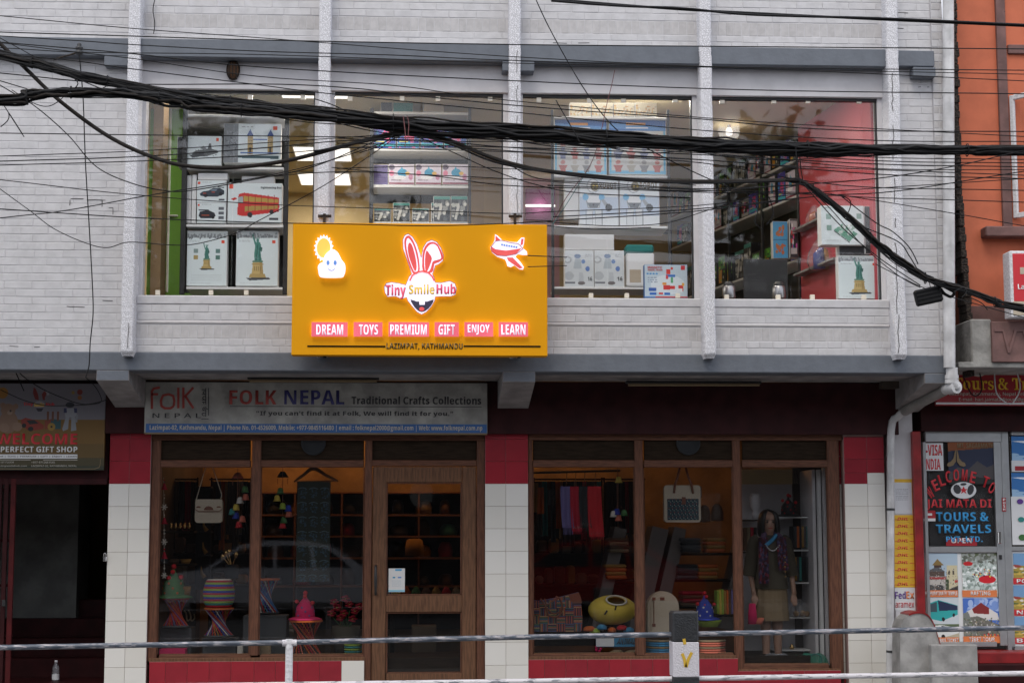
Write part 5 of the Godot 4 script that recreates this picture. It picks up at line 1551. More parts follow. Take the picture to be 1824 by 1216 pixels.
	for q in [[1452, 400, -1.6, 0.09, "orange", "grey", "upper"], [1466, 480, -1.4, 0.15, "blue", "mustard", "lower"]]:
		var b := thing("bagged_toy", "colourful toy in a clear plastic bag on the %s red wall shelf" % q[6], "toy", U(q[0], q[1], q[2]))
		var s: float = q[3]
		part(b, "bag", lathe([[0, 0], [s * 0.8, 0.0], [s, s * 0.5], [s * 0.85, s * 1.2], [s * 0.4, s * 1.9], [0, s * 2.0]], 9), M.clear_plastic, b.position)
		part(b, "toy_body", loft([[0.0, 0.001, 0.001], [0.005, s * 0.4, s * 0.3, -s * 0.2], [s, s * 0.35, s * 0.3, -s * 0.25], [s * 1.5, s * 0.1, s * 0.1, 0], [s * 1.51, 0.001, 0.001]], 10), M["felt_" + q[4]], b.position)
		part(b, "toy_body", loft([[0.0, 0.001, 0.001, s * 0.4], [0.005, s * 0.3, s * 0.3, s * 0.4], [s * 0.9, s * 0.3, s * 0.3, s * 0.35], [s * 1.4, s * 0.1, s * 0.1, 0.1 * s], [s * 1.41, 0.001, 0.001, 0.1 * s]], 10), M["felt_" + q[5]], b.position)
	toybox("model_box", "white box printed with a garden model, resting above the statue box by red wall", 1463, 366, 1540, 436, -0.3, 0.14, mats[13])
	toybox("model_box", "grey box end with a round white print beside the garden model box", 1541, 367, 1566, 452, -0.32, 0.12, M.felt_grey)
	toybox("model_box", "grey city print box behind the statue box by the red wall", 1495, 437, 1566, 458, -0.36, 0.12, M.felt_grey)
	toybox("model_box", "white box with a green statue print against the red wall's window", 1494, 455, 1566, 532, -0.22, 0.1, st2)
	# pendant globe
	var pg := thing("globe_pendant", "clear glass globe pendant lamp hanging behind the fourth window", "lamp", U(1299, 233, -2.0))
	var gp := pg.position
	part(pg, "cord", tube([Vector3(gp.x, gp.y + 0.06, gp.z), Vector3(gp.x, 5.62, gp.z)], 0.004, 6), M.black)
	part(pg, "globe", ball(0.11, 20), M.clear_plastic, gp)
	part(pg, "socket", lathe([[0.0, 0.03], [0.02, 0.03], [0.02, 0.1], [0, 0.1]], 12), M.chrome, gp)
	part(pg, "bulb", lathe([[0.0, -0.05], [0.03, -0.04], [0.035, -0.01], [0.02, 0.03], [0.0, 0.03]], 14), M.led, gp)
	omni(pg, Vector3(0, -0.01, 0), 0.04, Color(1, 0.96, 0.9), 0.03)
	# strip lamp on the pink wall
	var sl := thing("strip_lamp", "thin white strip lamp across the purple panel", "lamp", U(962, 366, -4.55))
	pixbox(sl, "tube", 936, 364, 989, 368, -4.54, 0.02, M.led, 0.003)
	omni(sl, Vector3(0, 0, 0.06), 0.015, Color(1, 0.96, 0.95), 0.03)


func omni(p: Node3D, at: Vector3, e: float, c: Color, size := 0.05) -> void:
	var l := OmniLight3D.new()
	l.name = "lamp_light"
	l.light_energy = e
	l.light_color = c
	l.light_size = size
	l.omni_range = 12.0
	l.omni_attenuation = 2.0
	l.shadow_enabled = true
	p.add_child(l, true)
	l.position = at


func ceiling_light(c: Vector3, w: float, d: float, e := 2.2) -> void:
	var t := thing("ceiling_light", "flat white light panel in the toy shop ceiling, the front row added unseen", "light", c, "light panels in the toy shop ceiling")
	part(t, "frame", box(w + 0.03, 0.02, d + 0.03, 0.003), M.white_board, c + Vector3(0, 0.008, 0))
	part(t, "diffuser", box(w, 0.01, d), M.led, c + Vector3(0, -0.006, 0))
	var l := AreaLight3D.new()
	l.name = "panel_light"
	l.area_size = Vector2(w, d)
	l.light_energy = e
	l.light_color = Color(1.0, 0.97, 0.92)
	l.area_range = 12.0
	l.shadow_enabled = true
	t.add_child(l, true)
	l.position = Vector3(0, -0.015, 0)
	l.rotation.x = -PI / 2


# ---------------------------------------------------------------- craft shop downstairs

func bell(p: Node, px: float, py: float, z: float, s: float, m) -> void:
	var at := U(px, py, z)
	part(p, "bell", lathe([[0.0, s * 1.0], [s * 0.3, s * 0.96], [s * 0.42, s * 0.7], [s * 0.48, s * 0.3], [s * 0.62, 0.0], [s * 0.55, 0.0], [s * 0.4, s * 0.3], [0.0, s * 0.85]], 14), m, at - Vector3(0, s / 2, 0))


func felt_hat(label: String, px: float, py: float, z: float, r: float, h: float, m, dot, balls: Array) -> void:
	var t := thing("felt_hat", label, "hat", U(px, py, z))
	var o := t.position
	part(t, "brim", lathe([[0.0, 0.0], [r * 1.75, -0.008], [r * 1.78, 0.0], [r * 1.4, 0.012], [r, 0.02]], 24), m, o)
	part(t, "crown", lathe([[r * 1.02, 0.012], [r * 1.0, h * 0.35], [r * 0.85, h * 0.6], [r * 0.5, h * 0.78], [r * 0.2, h * 0.92], [r * 0.12, h * 1.05], [0, h * 1.06]], 24), m, o)
	part(t, "pompom", ball(r * 0.24, 12), M.felt_red, o + Vector3(0, h * 1.15, 0))
	for b in balls:
		part(t, "stalk_ball", ball(r * 0.22, 12), M.felt_red, o + Vector3(b[0] * r, b[1] * h, r * 0.6))
	for k in 9:
		var a := -0.2 + k * 0.42
		var y := 0.12 + 0.14 * (k % 3)
		var rr := r * (1.0 if y < 0.36 else 0.93)
		var d := part(t, "spot", lathe([[0.0, 0.004], [r * 0.11, 0.003], [r * 0.12, 0.0]], 8), dot, o + Vector3(cos(a) * rr, y * h * 1.3, sin(a) * rr))
		d.rotation = Vector3(PI / 2, 0, 0)
		d.rotation.y = PI / 2 - a


func stick_stool(label: String, px: float, py_top: float, py_low: float, z: float, r: float, seat, cols: Array, twist := 2.2) -> Node3D:
	var lo := U(px, py_low, z)
	var hi := U(px, py_top, z)
	var h := hi.y - lo.y
	var t := thing("stick_stool", label, "stool", lo)
	part(t, "seat", lathe([[0, h], [r, h], [r * 1.04, h - 0.008], [r, h - 0.018], [0, h - 0.018]], 26), seat, lo)
	part(t, "foot_ring", lathe([[0, 0.012], [r * 1.0, 0.012], [r * 1.05, 0.004], [r * 1.02, 0.0], [0, 0.0]], 26), M.felt_grey, lo)
	for k in 26:
		var a := TAU * k / 26
		var b := a + twist
		part(t, "stick", tube([lo + Vector3(cos(a) * r * 0.93, 0.012, sin(a) * r * 0.93), lo + Vector3(cos(b) * r * 0.93, h - 0.018, sin(b) * r * 0.93)], 0.0048, 5, false), cols[k % cols.size()])
	return t


func craft_shop() -> void:
	# warm bulbs on the ceiling, hidden from the street by the transoms
	for q in [Vector3(-2.4, 2.74, -4.0), Vector3(-0.9, 2.74, -4.0), Vector3(0.8, 2.74, -3.9), Vector3(2.2, 2.74, -3.2)]:
		var l := thing("ceiling_bulb", "warm ceiling bulb inside the craft shop", "lamp", q, "warm bulbs inside the craft shop")
		part(l, "fitting", lathe([[0.0, 0.22], [0.05, 0.22], [0.05, 0.2], [0.02, 0.19], [0.02, 0.05], [0, 0.05]], 14), M.white_board, q)
		part(l, "bulb", ball(0.045, 12), M.led_warm, q)
		omni(l, Vector3.ZERO, (0.32 if q.x < 0 else 0.2), Color(1.0, 0.7, 0.42), 0.045)
	# wall shelves at the back, all timber squares
	for a in [[462, 648, "seen behind the hanging shawl"], [684, 850, "seen through the door"]]:
		var z := -4.35
		var t := thing("timber_shelves", "reddish timber wall shelves " + a[2], "shelf", U((a[0] + a[1]) / 2.0, 1150, z))
		for y in [876, 916, 954, 993, 1043]: pixbox(t, "shelf_board", a[0], y, a[1], y + 3, z, 0.4, M.shelf_wood, 0.002)
		for x in [a[0], a[0] + 60, a[0] + 144, a[1]]: pixbox(t, "divider", x, 878, x + 3, 1120, z - 0.003, 0.38, M.shelf_wood, 0.002)
		pixbox(t, "back_board", a[0], 880, a[1], 1120, z - 0.4, 0.02, M.ply)
		var names := ["folded cloth", "rolled cloth", "cloth bundle"]
		var felts := ["brown", "mustard", "olive", "dark", "grey", "khaki", "teal", "crimson"]
		for r in 4:
			for k in 4:
				var x: float = a[0] + 8 + k * 44 + rng.randf_range(0, 6)
				var y: float = [915, 953, 992, 1042][r]
				var w := rng.randf_range(20, 34)
				var h := rng.randf_range(16, 30)
				if x + w > a[1]: continue
				var rr := R(x, y - h, x + w, y, z - 0.06)
				var f: String = felts[rng.randi() % 8]
				solo("cloth_bundle", "%s %s on a timber shelf %s" % [f, names[rng.randi() % 3], a[2]], "cloth", loft([[0, 0.001, 0.001], [0.002, rr.size.x * 0.48, 0.1], [rr.size.y * 0.5, rr.size.x * 0.5, 0.11], [rr.size.y * 0.85, rr.size.x * 0.4, 0.09], [rr.size.y, rr.size.x * 0.25, 0.06], [rr.size.y + 0.002, 0.001, 0.001]], 10), M["felt_" + f], Vector3(rr.get_center().x, rr.position.y, z - 0.16), "cloths on the timber shelves")
	var ly := U(738, 990, -4.25)
	solo("yellow_bag", "mustard yellow bag standing on a timber shelf seen through the door", "bag", loft([[0, 0.001, 0.001], [0.003, 0.1, 0.06], [0.1, 0.1, 0.06], [0.17, 0.085, 0.05], [0.185, 0.06, 0.03], [0.187, 0.001, 0.001]], 12), M.felt_mustard, ly)
	# dark furniture blocks
	for a in [[284, 340, 1118, "under the green felt hat's stool"], [360, 420, 1137, "under the striped drum's stool"], [432, 510, 1096, "under the blue stick stool"]]:
		pixbox(solo_node("plinth_block", "dark grey display block " + a[3], "block", a, -1.3), "block_body", a[0], a[2], a[1], 1166, -1.2, 0.3, M.felt_grey, 0.006)
	solo("pink_box", "bright pink box at the foot of the first window", "box", box(0.23, 0.055, 0.15, 0.004), M.felt_pink, U(308, 1160, -1.12))
	for q in [[428, 1160, "felt_white", 0.05, 0.1], [472, 1157, "felt_khaki", 0.1, 0.09]]:
		solo("small_box", "small pale box at the window foot beside the " + ("mullion" if q[0] == 428 else "white post"), "box", box(q[3], q[4], 0.08, 0.004), M[q[2]], U(q[0], q[1], -1.12))
	# garland
	var ga := thing("hanging_garland", "hanging string of red felt trees, beads and white snowflakes", "garland", U(292, 1034, -1.12))
	part(ga, "string", tube([U(291, 850, -1.12), U(292, 1030, -1.12)], 0.002, 5), M.felt_white)
	for y in [872, 933, 995]:
		part(ga, "felt_tree", lathe([[0.0, 0.0], [0.032, 0.0], [0.018, 0.022], [0.02, 0.024], [0.008, 0.055], [0, 0.06]], 12), M.felt_crimson, U(292, y, -1.12))
	for y in [855, 881, 887, 917, 923, 944, 950, 978, 984, 1001, 1007, 1012]: part(ga, "bead", ball(0.006 if y % 2 else 0.009, 8), M.felt_white if y % 3 else M.felt_red, U(292, y, -1.12))
	for y in [903, 965, 1025]:
		var c := U(292, y, -1.12)
		for k in 3: part(ga, "snowflake_bar", box(0.058, 0.009, 0.008, 0.002), M.felt_white, c).rotation.z = PI * k / 3
	# felt hat and stool in the first window
	var rainbow := [M.felt_orange, M.felt_crimson, M.felt_purple, M.felt_white, M.felt_blue, M.felt_red, M.felt_mustard]
	stick_stool("twisted stick stool with a red seat under the green felt hat", 312, 1064, 1116, -1.2, 0.115, M.felt_red, [M.felt_orange, M.felt_crimson, M.felt_purple, M.felt_red])
	felt_hat("green felt hat with orange spots and red ball stalks", 308, 1063, -1.2, 0.098, 0.235, M.felt_green, M.felt_orange, [[-0.35, 0.72], [0.75, 0.75], [0.0, 0.95]])
	stick_stool("twisted stick stool under the striped drum", 389, 1082, 1133, -1.2, 0.13, M.felt_orange, rainbow)
	var dr := thing("striped_drum", "barrel shaped woven drum with red, green and blue stripes", "drum", U(389, 1081, -1.2))
	var bands := [M.felt_crimson, M.felt_teal, M.felt_lime, M.felt_crimson, M.felt_blue, M.felt_lime, M.felt_crimson, M.felt_blue, M.felt_lime, M.felt_crimson, M.felt_blue, M.felt_lime, M.felt_crimson]
	var hh := 0.24
	for k in bands.size():
		var y0 := hh * k / bands.size()
		var y1 := hh * (k + 1) / bands.size()
		var f := func(y: float) -> float: return 0.112 + 0.03 * (1.0 - pow(2.0 * y / hh - 1.0, 2))
		part(dr, "stripe", lathe([[f.call(y0) - 0.004, y0], [f.call(y0), y0 + 0.002], [f.call((y0 + y1) / 2) + 0.002, (y0 + y1) / 2], [f.call(y1), y1 - 0.002], [f.call(y1) - 0.004, y1]], 30), bands[k], dr.position)
	part(dr, "drum_top", lathe([[0.112, hh], [0.1, hh + 0.008], [0, hh + 0.008]], 30), M.felt_white, dr.position)
	# white shoulder bag
	var bg := thing("shoulder_bag", "beige canvas shoulder bag with brown leaf patches hanging on a thin strap", "bag", U(371, 930, -1.2))
	var r := R(347, 889, 396, 931, -1.18)
	var ctr := r.get_center()
	part(bg, "body", prism(rounded(-r.size.x / 2, -r.size.y / 2, r.size.x / 2, r.size.y / 2, 0.03), 0.06), M.canvas, Vector3(ctr.x, ctr.y, -1.2))
	part(bg, "flap", prism(PackedVector2Array([Vector2(-0.118, 0.105), Vector2(0.118, 0.105), Vector2(0.12, 0.02), Vector2(0.09, 0.0), Vector2(-0.09, 0.0), Vector2(-0.12, 0.02)]), 0.008), M.canvas, Vector3(ctr.x, ctr.y, -1.164))
	part(bg, "piping", strokes([[Vector2(-0.12, 0.02), Vector2(-0.09, 0.0), Vector2(0.09, 0.0), Vector2(0.12, 0.02)]], 0.006, 0.006), M.leather, Vector3(ctr.x, ctr.y - 0.004, -1.162))
	for q in [[0.0, 0.008, 0.042, 0.036], [-0.09, 0.03, 0.02, 0.014], [0.09, 0.03, 0.02, 0.014]]:
		var half := PackedVector2Array()
		for k in 13: half.append(Vector2(q[0] + cos(PI * k / 12) * q[2], q[1] + sin(PI * k / 12) * q[3]))
		part(bg, "patch", prism(half, 0.003), M.leather, Vector3(ctr.x, ctr.y, -1.158))
	part(bg, "strap", tube(smooth([U(349, 890, -1.2), U(357, 862, -1.2), U(366, 832, -1.2)], 4), 0.004, 6), M.canvas)
	part(bg, "strap", tube(smooth([U(392, 888, -1.2), U(394, 880, -1.2), U(386, 855, -1.2), U(378, 832, -1.2)], 4), 0.004, 6), M.canvas)
	# bell mobiles
	for g in [[423, -1.25, [[436, 871, "green"], [437, 885, "salmon"], [427, 891, "white"], [420, 903, "yellow"], [413, 911, "teal"], [420, 918, "blue"], [431, 924, "salmon"], [425, 934, "red"]], 832, "beside the beige bag"], [503, -1.25, [[499, 874, "green"], [493, 887, "yellow"], [503, 901, "lime"], [513, 905, "blue"], [514, 915, "salmon"], [505, 926, "green"], [503, 935, "red"]], 832, "beside the dark shawl"], [1100, -1.25, [[1102, 854, "yellow"], [1093, 915, "white"], [1112, 913, "green"], [1102, 922, "salmon"], [1099, 911, "blue"]], 832, "beside the scarves"]]:
		var t := thing("bell_mobile", "hanging mobile of small coloured ceramic bells " + g[4], "mobile", U(g[0], g[2][g[2].size() - 1][1] + 8, g[1]))
		part(t, "cord", tube([U(g[0], g[3], g[1]), U(g[0], g[2][g[2].size() - 1][1] - 4, g[1])], 0.003, 5), M.leather)
		for b in g[2]:
			bell(t, b[0], b[1], g[1] + 0.015, 0.058, M["felt_" + b[2]])
			part(t, "thread", tube([U(b[0], b[1] - 5, g[1] + 0.012), U(g[0], b[1] - 16, g[1])], 0.0012, 4), M.leather)
	for q in [[503, 850, "felt_dark", "hanging over the coloured bells by the shawl"], [423, 852, "felt_salmon", "hanging over the coloured bells by the beige bag"]]:
		var t := thing("wind_chime", "domed wind chime " + q[3], "wind chime", U(q[0], q[1] + 8, -1.3))
		part(t, "dome", lathe([[0.0, 0.055], [0.02, 0.052], [0.035, 0.03], [0.055, 0.0], [0.04, 0.004], [0, 0.03]], 16), M[q[2]], U(q[0], q[1], -1.3))
		for k in 3: part(t, "chime_rod", tube([U(q[0] - 9 + 9 * k, q[1] + 2, -1.3), U(q[0] - 9 + 9 * k, q[1] + 12, -1.3)], 0.003, 5), M.leather)
	# golden spoons in a jar
	var sp := thing("golden_spoons", "golden wooden spoons standing in a dark jar", "spoons", U(412, 1030, -1.9))
	part(sp, "jar", lathe([[0, 0], [0.06, 0], [0.07, 0.06], [0.06, 0.13], [0.0, 0.12]], 16), M.felt_dark, sp.position)
	for q in [[396, 992], [407, 983], [420, 988], [402, 986]]:
		var a := U(q[0], q[1], -1.9)
		part(sp, "spoon_handle", tube([sp.position + Vector3(0, 0.1, 0), a], 0.006, 6), M.brass)
		part(sp, "spoon_bowl", loft([[-0.03, 0.002, 0.002], [-0.015, 0.018, 0.008], [0.01, 0.022, 0.009], [0.03, 0.002, 0.002]], 10), M.brass, a)
	var mug := U(330, 1060, -1.5)
	solo("yellow_cup", "yellow cup beside the green felt hat", "cup", lathe([[0, 0], [0.04, 0], [0.048, 0.08], [0.042, 0.08], [0.035, 0.01], [0, 0.01]], 16), M.felt_mustard, mug)
	for k in 3:
		solo("small_bowl", "small %s bowl on the shelf behind the garland" % ["grey", "brown", "yellow"][k], "bowl", lathe([[0, 0], [0.035, 0], [0.055, 0.045], [0.05, 0.045], [0.03, 0.008], [0, 0.008]], 14), M[["felt_grey", "felt_brown", "felt_mustard"][k]], U(290 + 20 * k, 1004, -1.7))
	var bs := thing("side_shelf", "dark shelf board carrying small bowls behind the garland", "shelf", U(310, 1006, -1.75))
	pixbox(bs, "board", 284, 1004, 345, 1008, -1.6, 0.25, M.ply)
	pixbox(bs, "board", 284, 945, 345, 949, -1.6, 0.25, M.ply)
	for k in 5: solo("brass_figure", "small brass figure on the dark shelf behind the garland", "figure", lathe([[0, 0], [0.016, 0], [0.01, 0.02], [0.018, 0.035], [0.008, 0.05], [0.012, 0.06], [0, 0.07]], 10), M.brass, U(304 + 8 * k, 944, -1.68), "brass figures behind the garland")
	var cab := thing("dark_cabinet", "dark narrow cabinet holding horns behind the beige bag", "cabinet", U(360, 1040, -2.4))
	pixbox(cab, "back", 348, 866, 375, 1050, -2.5, 0.02, M.felt_dark)
	for y in [866, 905, 946, 988]: pixbox(cab, "board", 348, y, 375, y + 3, -2.3, 0.2, M.felt_dark)
	for q in [[362, 945], [361, 985], [358, 1028]]:
		solo("curved_horn", "curved amber horn standing in the dark narrow cabinet", "horn", tube(smooth([U(q[0] + 6, q[1], -2.28), U(q[0] + 1, q[1] - 8, -2.28), U(q[0], q[1] - 20, -2.28)], 4), [0.022, 0.02, 0.018, 0.016, 0.013, 0.01, 0.008, 0.005, 0.002], 8), M.felt_mustard, Vector3.ZERO, "amber horns in the narrow cabinet")
	# pipes in the first window
	for k in 2:
		var a := U(333 + 7 * k, 1105, -1.35)
		solo("carved_pipe", "small carved cream pipe beside the hat stool", "pipe", tube(smooth([a + Vector3(-0.03, 0.09, 0), a + Vector3(-0.01, 0.06, 0), a + Vector3(0.0, 0.0, 0), a + Vector3(0.03, 0.02, 0), a + Vector3(0.025, 0.06, 0)], 4), 0.007, 7), M.felt_khaki, Vector3.ZERO, "cream pipes")
	# second window: hanger and shawl
	var hg := thing("clothes_hanger", "dark wooden hanger holding the patterned shawl", "hanger", U(558, 860, -1.2))
	var hz := -1.2
	part(hg, "arm", tube(smooth([U(523, 858, hz), U(540, 846, hz), U(558, 834, hz), U(580, 846, hz), U(602, 857, hz)], 5), [0.006, 0.009, 0.011, 0.012, 0.013, 0.013, 0.014, 0.015, 0.016, 0.018, 0.02, 0.018, 0.016, 0.015, 0.014, 0.013, 0.013, 0.012, 0.011, 0.009, 0.006], 8), M.felt_brown)
	part(hg, "rail", tube([U(528, 858, hz), U(600, 856, hz)], 0.006, 7), M.felt_brown)
	part(hg, "hook", tube(smooth([U(558, 834, hz), U(558, 826, hz), U(562, 822, hz)], 4), 0.004, 6), M.chrome)
	var sp2 := Pic.new(96, 288, rgb8(40, 44, 38))
	for j in 7:
		for i in 3:
			var cx := 0.17 + 0.33 * i
			var cy := 0.05 + 0.145 * j
			for k in 26:
				var a := rng.randf() * TAU
				var rr := sqrt(rng.randf())
				sp2.ell(cx + cos(a) * rr * 0.12 + 0.02, cy + 0.068 + sin(a) * rr * 0.05, rng.randf_range(0.012, 0.035), rng.randf_range(0.004, 0.011), [rgb8(46, 66, 80), rgb8(54, 78, 92), rgb8(40, 54, 62)][k % 3])
			for k in 9: sp2.ell(cx - 0.12 + 0.03 * k, cy + 0.022 - 0.012 * sin(PI * k / 8.0), 0.02, 0.004, rgb8(78, 104, 114))
	var sm := sp2.mat(0.95)
	var sh := R(528, 858, 588, 1036, hz)
	solo("patterned_shawl", "dark green shawl with blue flower clusters draped on a hanger", "shawl", cloth(sh.size.x, sh.size.y, 0.004, 1.5, 0.004), sm, Vector3(sh.get_center().x, sh.end.y, hz + 0.02))
	stick_stool("twisted stick stool with an orange seat behind the first mullion", 470, 1030, 1092, -1.45, 0.135, M.felt_orange, [M.felt_blue, M.felt_skyblue, M.felt_red, M.felt_white], 2.2)
	stick_stool("twisted stick stool with an orange rim under the pink felt hat", 544, 1104, 1166, -1.15, 0.145, M.felt_orange, [M.felt_crimson, M.felt_orange, M.felt_dark, M.felt_salmon], 2.0)
	felt_hat("pink felt hat with grey stars and red ball stalks", 543, 1102, -1.15, 0.085, 0.2, M.felt_pink, M.felt_purple, [[-0.85, 0.78], [0.8, 0.72], [-0.2, 0.55], [0.0, 1.0]])
	var bk := thing("woven_basket", "green woven basket at the foot of the second window", "basket", U(629, 1166, -1.15))
	for k in 6: part(bk, "coil", lathe([[0.07, 0.02 * k], [0.082, 0.02 * k + 0.004], [0.082, 0.02 * k + 0.014], [0.07, 0.02 * k + 0.019]], 18), M.felt_teal if k % 2 else M.felt_lime, bk.position)
	for q in [[600, 1082], [612, 1092], [622, 1076], [632, 1088], [606, 1100], [628, 1102], [640, 1080], [590, 1092], [595, 1072], [615, 1066]]:
		var f := thing("felt_flower", "dark red felt flower among others behind the pink hat", "flower", U(q[0], q[1], -1.35), "dark red felt flowers behind the pink hat")
		for k in 5:
			var pm := part(f, "petal", loft([[-0.004, 0.002, 0.002], [0.0, 0.022, 0.012], [0.004, 0.002, 0.002]], 8), M.felt_crimson, f.position + Vector3(cos(TAU * k / 5) * 0.022, sin(TAU * k / 5) * 0.022, 0.004 * k))
			pm.rotation = Vector3(PI / 2, 0, 0)
		part(f, "centre", ball(0.008, 8), M.felt_mustard, f.position + Vector3(0, 0, 0.02))
	var pt := thing("flower_pot", "tall dark pot of felt flowers behind the pink hat", "pot", U(616, 1166, -1.4))
	part(pt, "pot_body", lathe([[0, 0], [0.09, 0], [0.12, 0.12], [0.13, 0.26], [0.11, 0.26], [0, 0.24]], 18), M.felt_olive, pt.position)
	for k in 9: part(pt, "stem", tube([pt.position + Vector3(0, 0.2, 0), pt.position + Vector3(-0.12 + 0.03 * k, 0.34 + 0.03 * (k % 3), 0.05)], 0.004, 5), M.felt_green)
	var br := thing("book_pile", "pile of cream books on the dark table behind the pink hat", "books", U(512, 1130, -1.6))
	for k in 4: part(br, "book", box(0.17, 0.025, 0.12, 0.003), M.canvas if k % 2 else M.felt_khaki, U(506, 1128 - 6 * k, -1.55))
	# things seen through the door
	var tb := thing("shop_table", "dark table inside the shop seen through the door", "table", U(755, 1200, -3.0))
	pixbox(tb, "table_top", 690, 1062, 835, 1070, -2.8, 0.7, M.ply)
	for x in [694, 826]: pixbox(tb, "table_leg", x, 1070, x + 8, 1230, -2.85, 0.08, M.ply)
	solo("brown_carton", "brown cardboard carton under the table seen through the door", "carton", box(0.24, 0.42, 0.25, 0.006), M.felt_khaki, U(755, 1152, -2.4))
	for k in 7: solo("felt_toy", "small %s felt toy on the table seen through the door" % ["yellow", "orange", "green", "brown", "mustard", "red", "khaki"][k], "toy", loft([[0, 0.001, 0.001], [0.003, 0.05, 0.04], [0.05, 0.045, 0.04], [0.09, 0.02, 0.02], [0.1, 0.001, 0.001]], 10), M["felt_" + ["yellow", "orange", "green", "brown", "mustard", "red", "khaki"][k]], U(705 + 18 * k, 1062, -2.7))
	clothes_stands()
	third_window()
	mannequin_window()


# dark stands of clothes that fill the back of both rooms
func clothes_stands() -> void:
	var tones := ["brown", "dark", "olive", "mustard", "crimson", "grey", "khaki", "teal", "dark", "brown", "orange", "dark"]
	for a in [[284, 350, -2.7, "behind the garland"], [372, 446, -2.9, "behind the coloured bells by the beige bag"], [950, 1075, -2.6, "behind the scarves"], [1076, 1150, -3.2, "behind the yellow cat cave"]]:
		var st := thing("clothes_stand", "dark clothes stand with a low shelf " + a[3], "clothes stand", U((a[0] + a[1]) / 2.0, 1150, a[2]))
		for x in [a[0], a[1] - 3]: pixbox(st, "upright", x, 850, x + 3, 1150, a[2], 0.04, M.ply)
		pixbox(st, "top_bar", a[0], 852, a[1], 855, a[2], 0.03, M.ply)
		pixbox(st, "back_board", a[0], 858, a[1], 1150, a[2] - 0.32, 0.02, M.ply)
		for y in [985, 1040]: pixbox(st, "low_shelf", a[0], y, a[1], y + 4, a[2], 0.3, M.ply)
		var x: float = a[0] + 5
		var k := int(a[0])
		while x < a[1] - 8:
			var w := rng.randf_range(7, 12)
			var r := R(x, 857, x + w, rng.randf_range(935, 980), a[2])
			var tn: String = tones[k % 12]
			solo("hanging_garment", "%s garment hanging on the clothes stand %s" % [tn, a[3]], "garment", cloth(r.size.x, r.size.y, 0.016, 1.3, 0.006, 0.25), M["felt_" + tn], Vector3(r.get_center().x, r.end.y, a[2] - 0.03 + 0.012 * (k % 3)), "garments on the dark clothes stands")
			x += w * 0.85
			k += 5
		for y in [985, 1040]:
			x = a[0] + 6
			while x < a[1] - 14:
				var w := rng.randf_range(12, 20)
				var hh2 := rng.randf_range(14, 34)
				var r := R(x, y - hh2, x + w, y, a[2] - 0.05)
				var tn: String = tones[(k * 3) % 12]
				solo("cloth_bundle", "%s cloth pile on a low shelf %s" % [tn, a[3]], "cloth", box(r.size.x, r.size.y, 0.2, minf(0.02, r.size.y * 0.3)), M["felt_" + tn], Vector3(r.get_center().x, r.get_center().y, a[2] - 0.16), "cloth piles on the low shelves")
				x += w + 3
				k += 1


func solo_node(n: String, label: String, cat: String, a: Array, z: float) -> Node3D:
	return thing(n, label, cat, U((a[0] + a[1]) / 2.0, 1166, z))


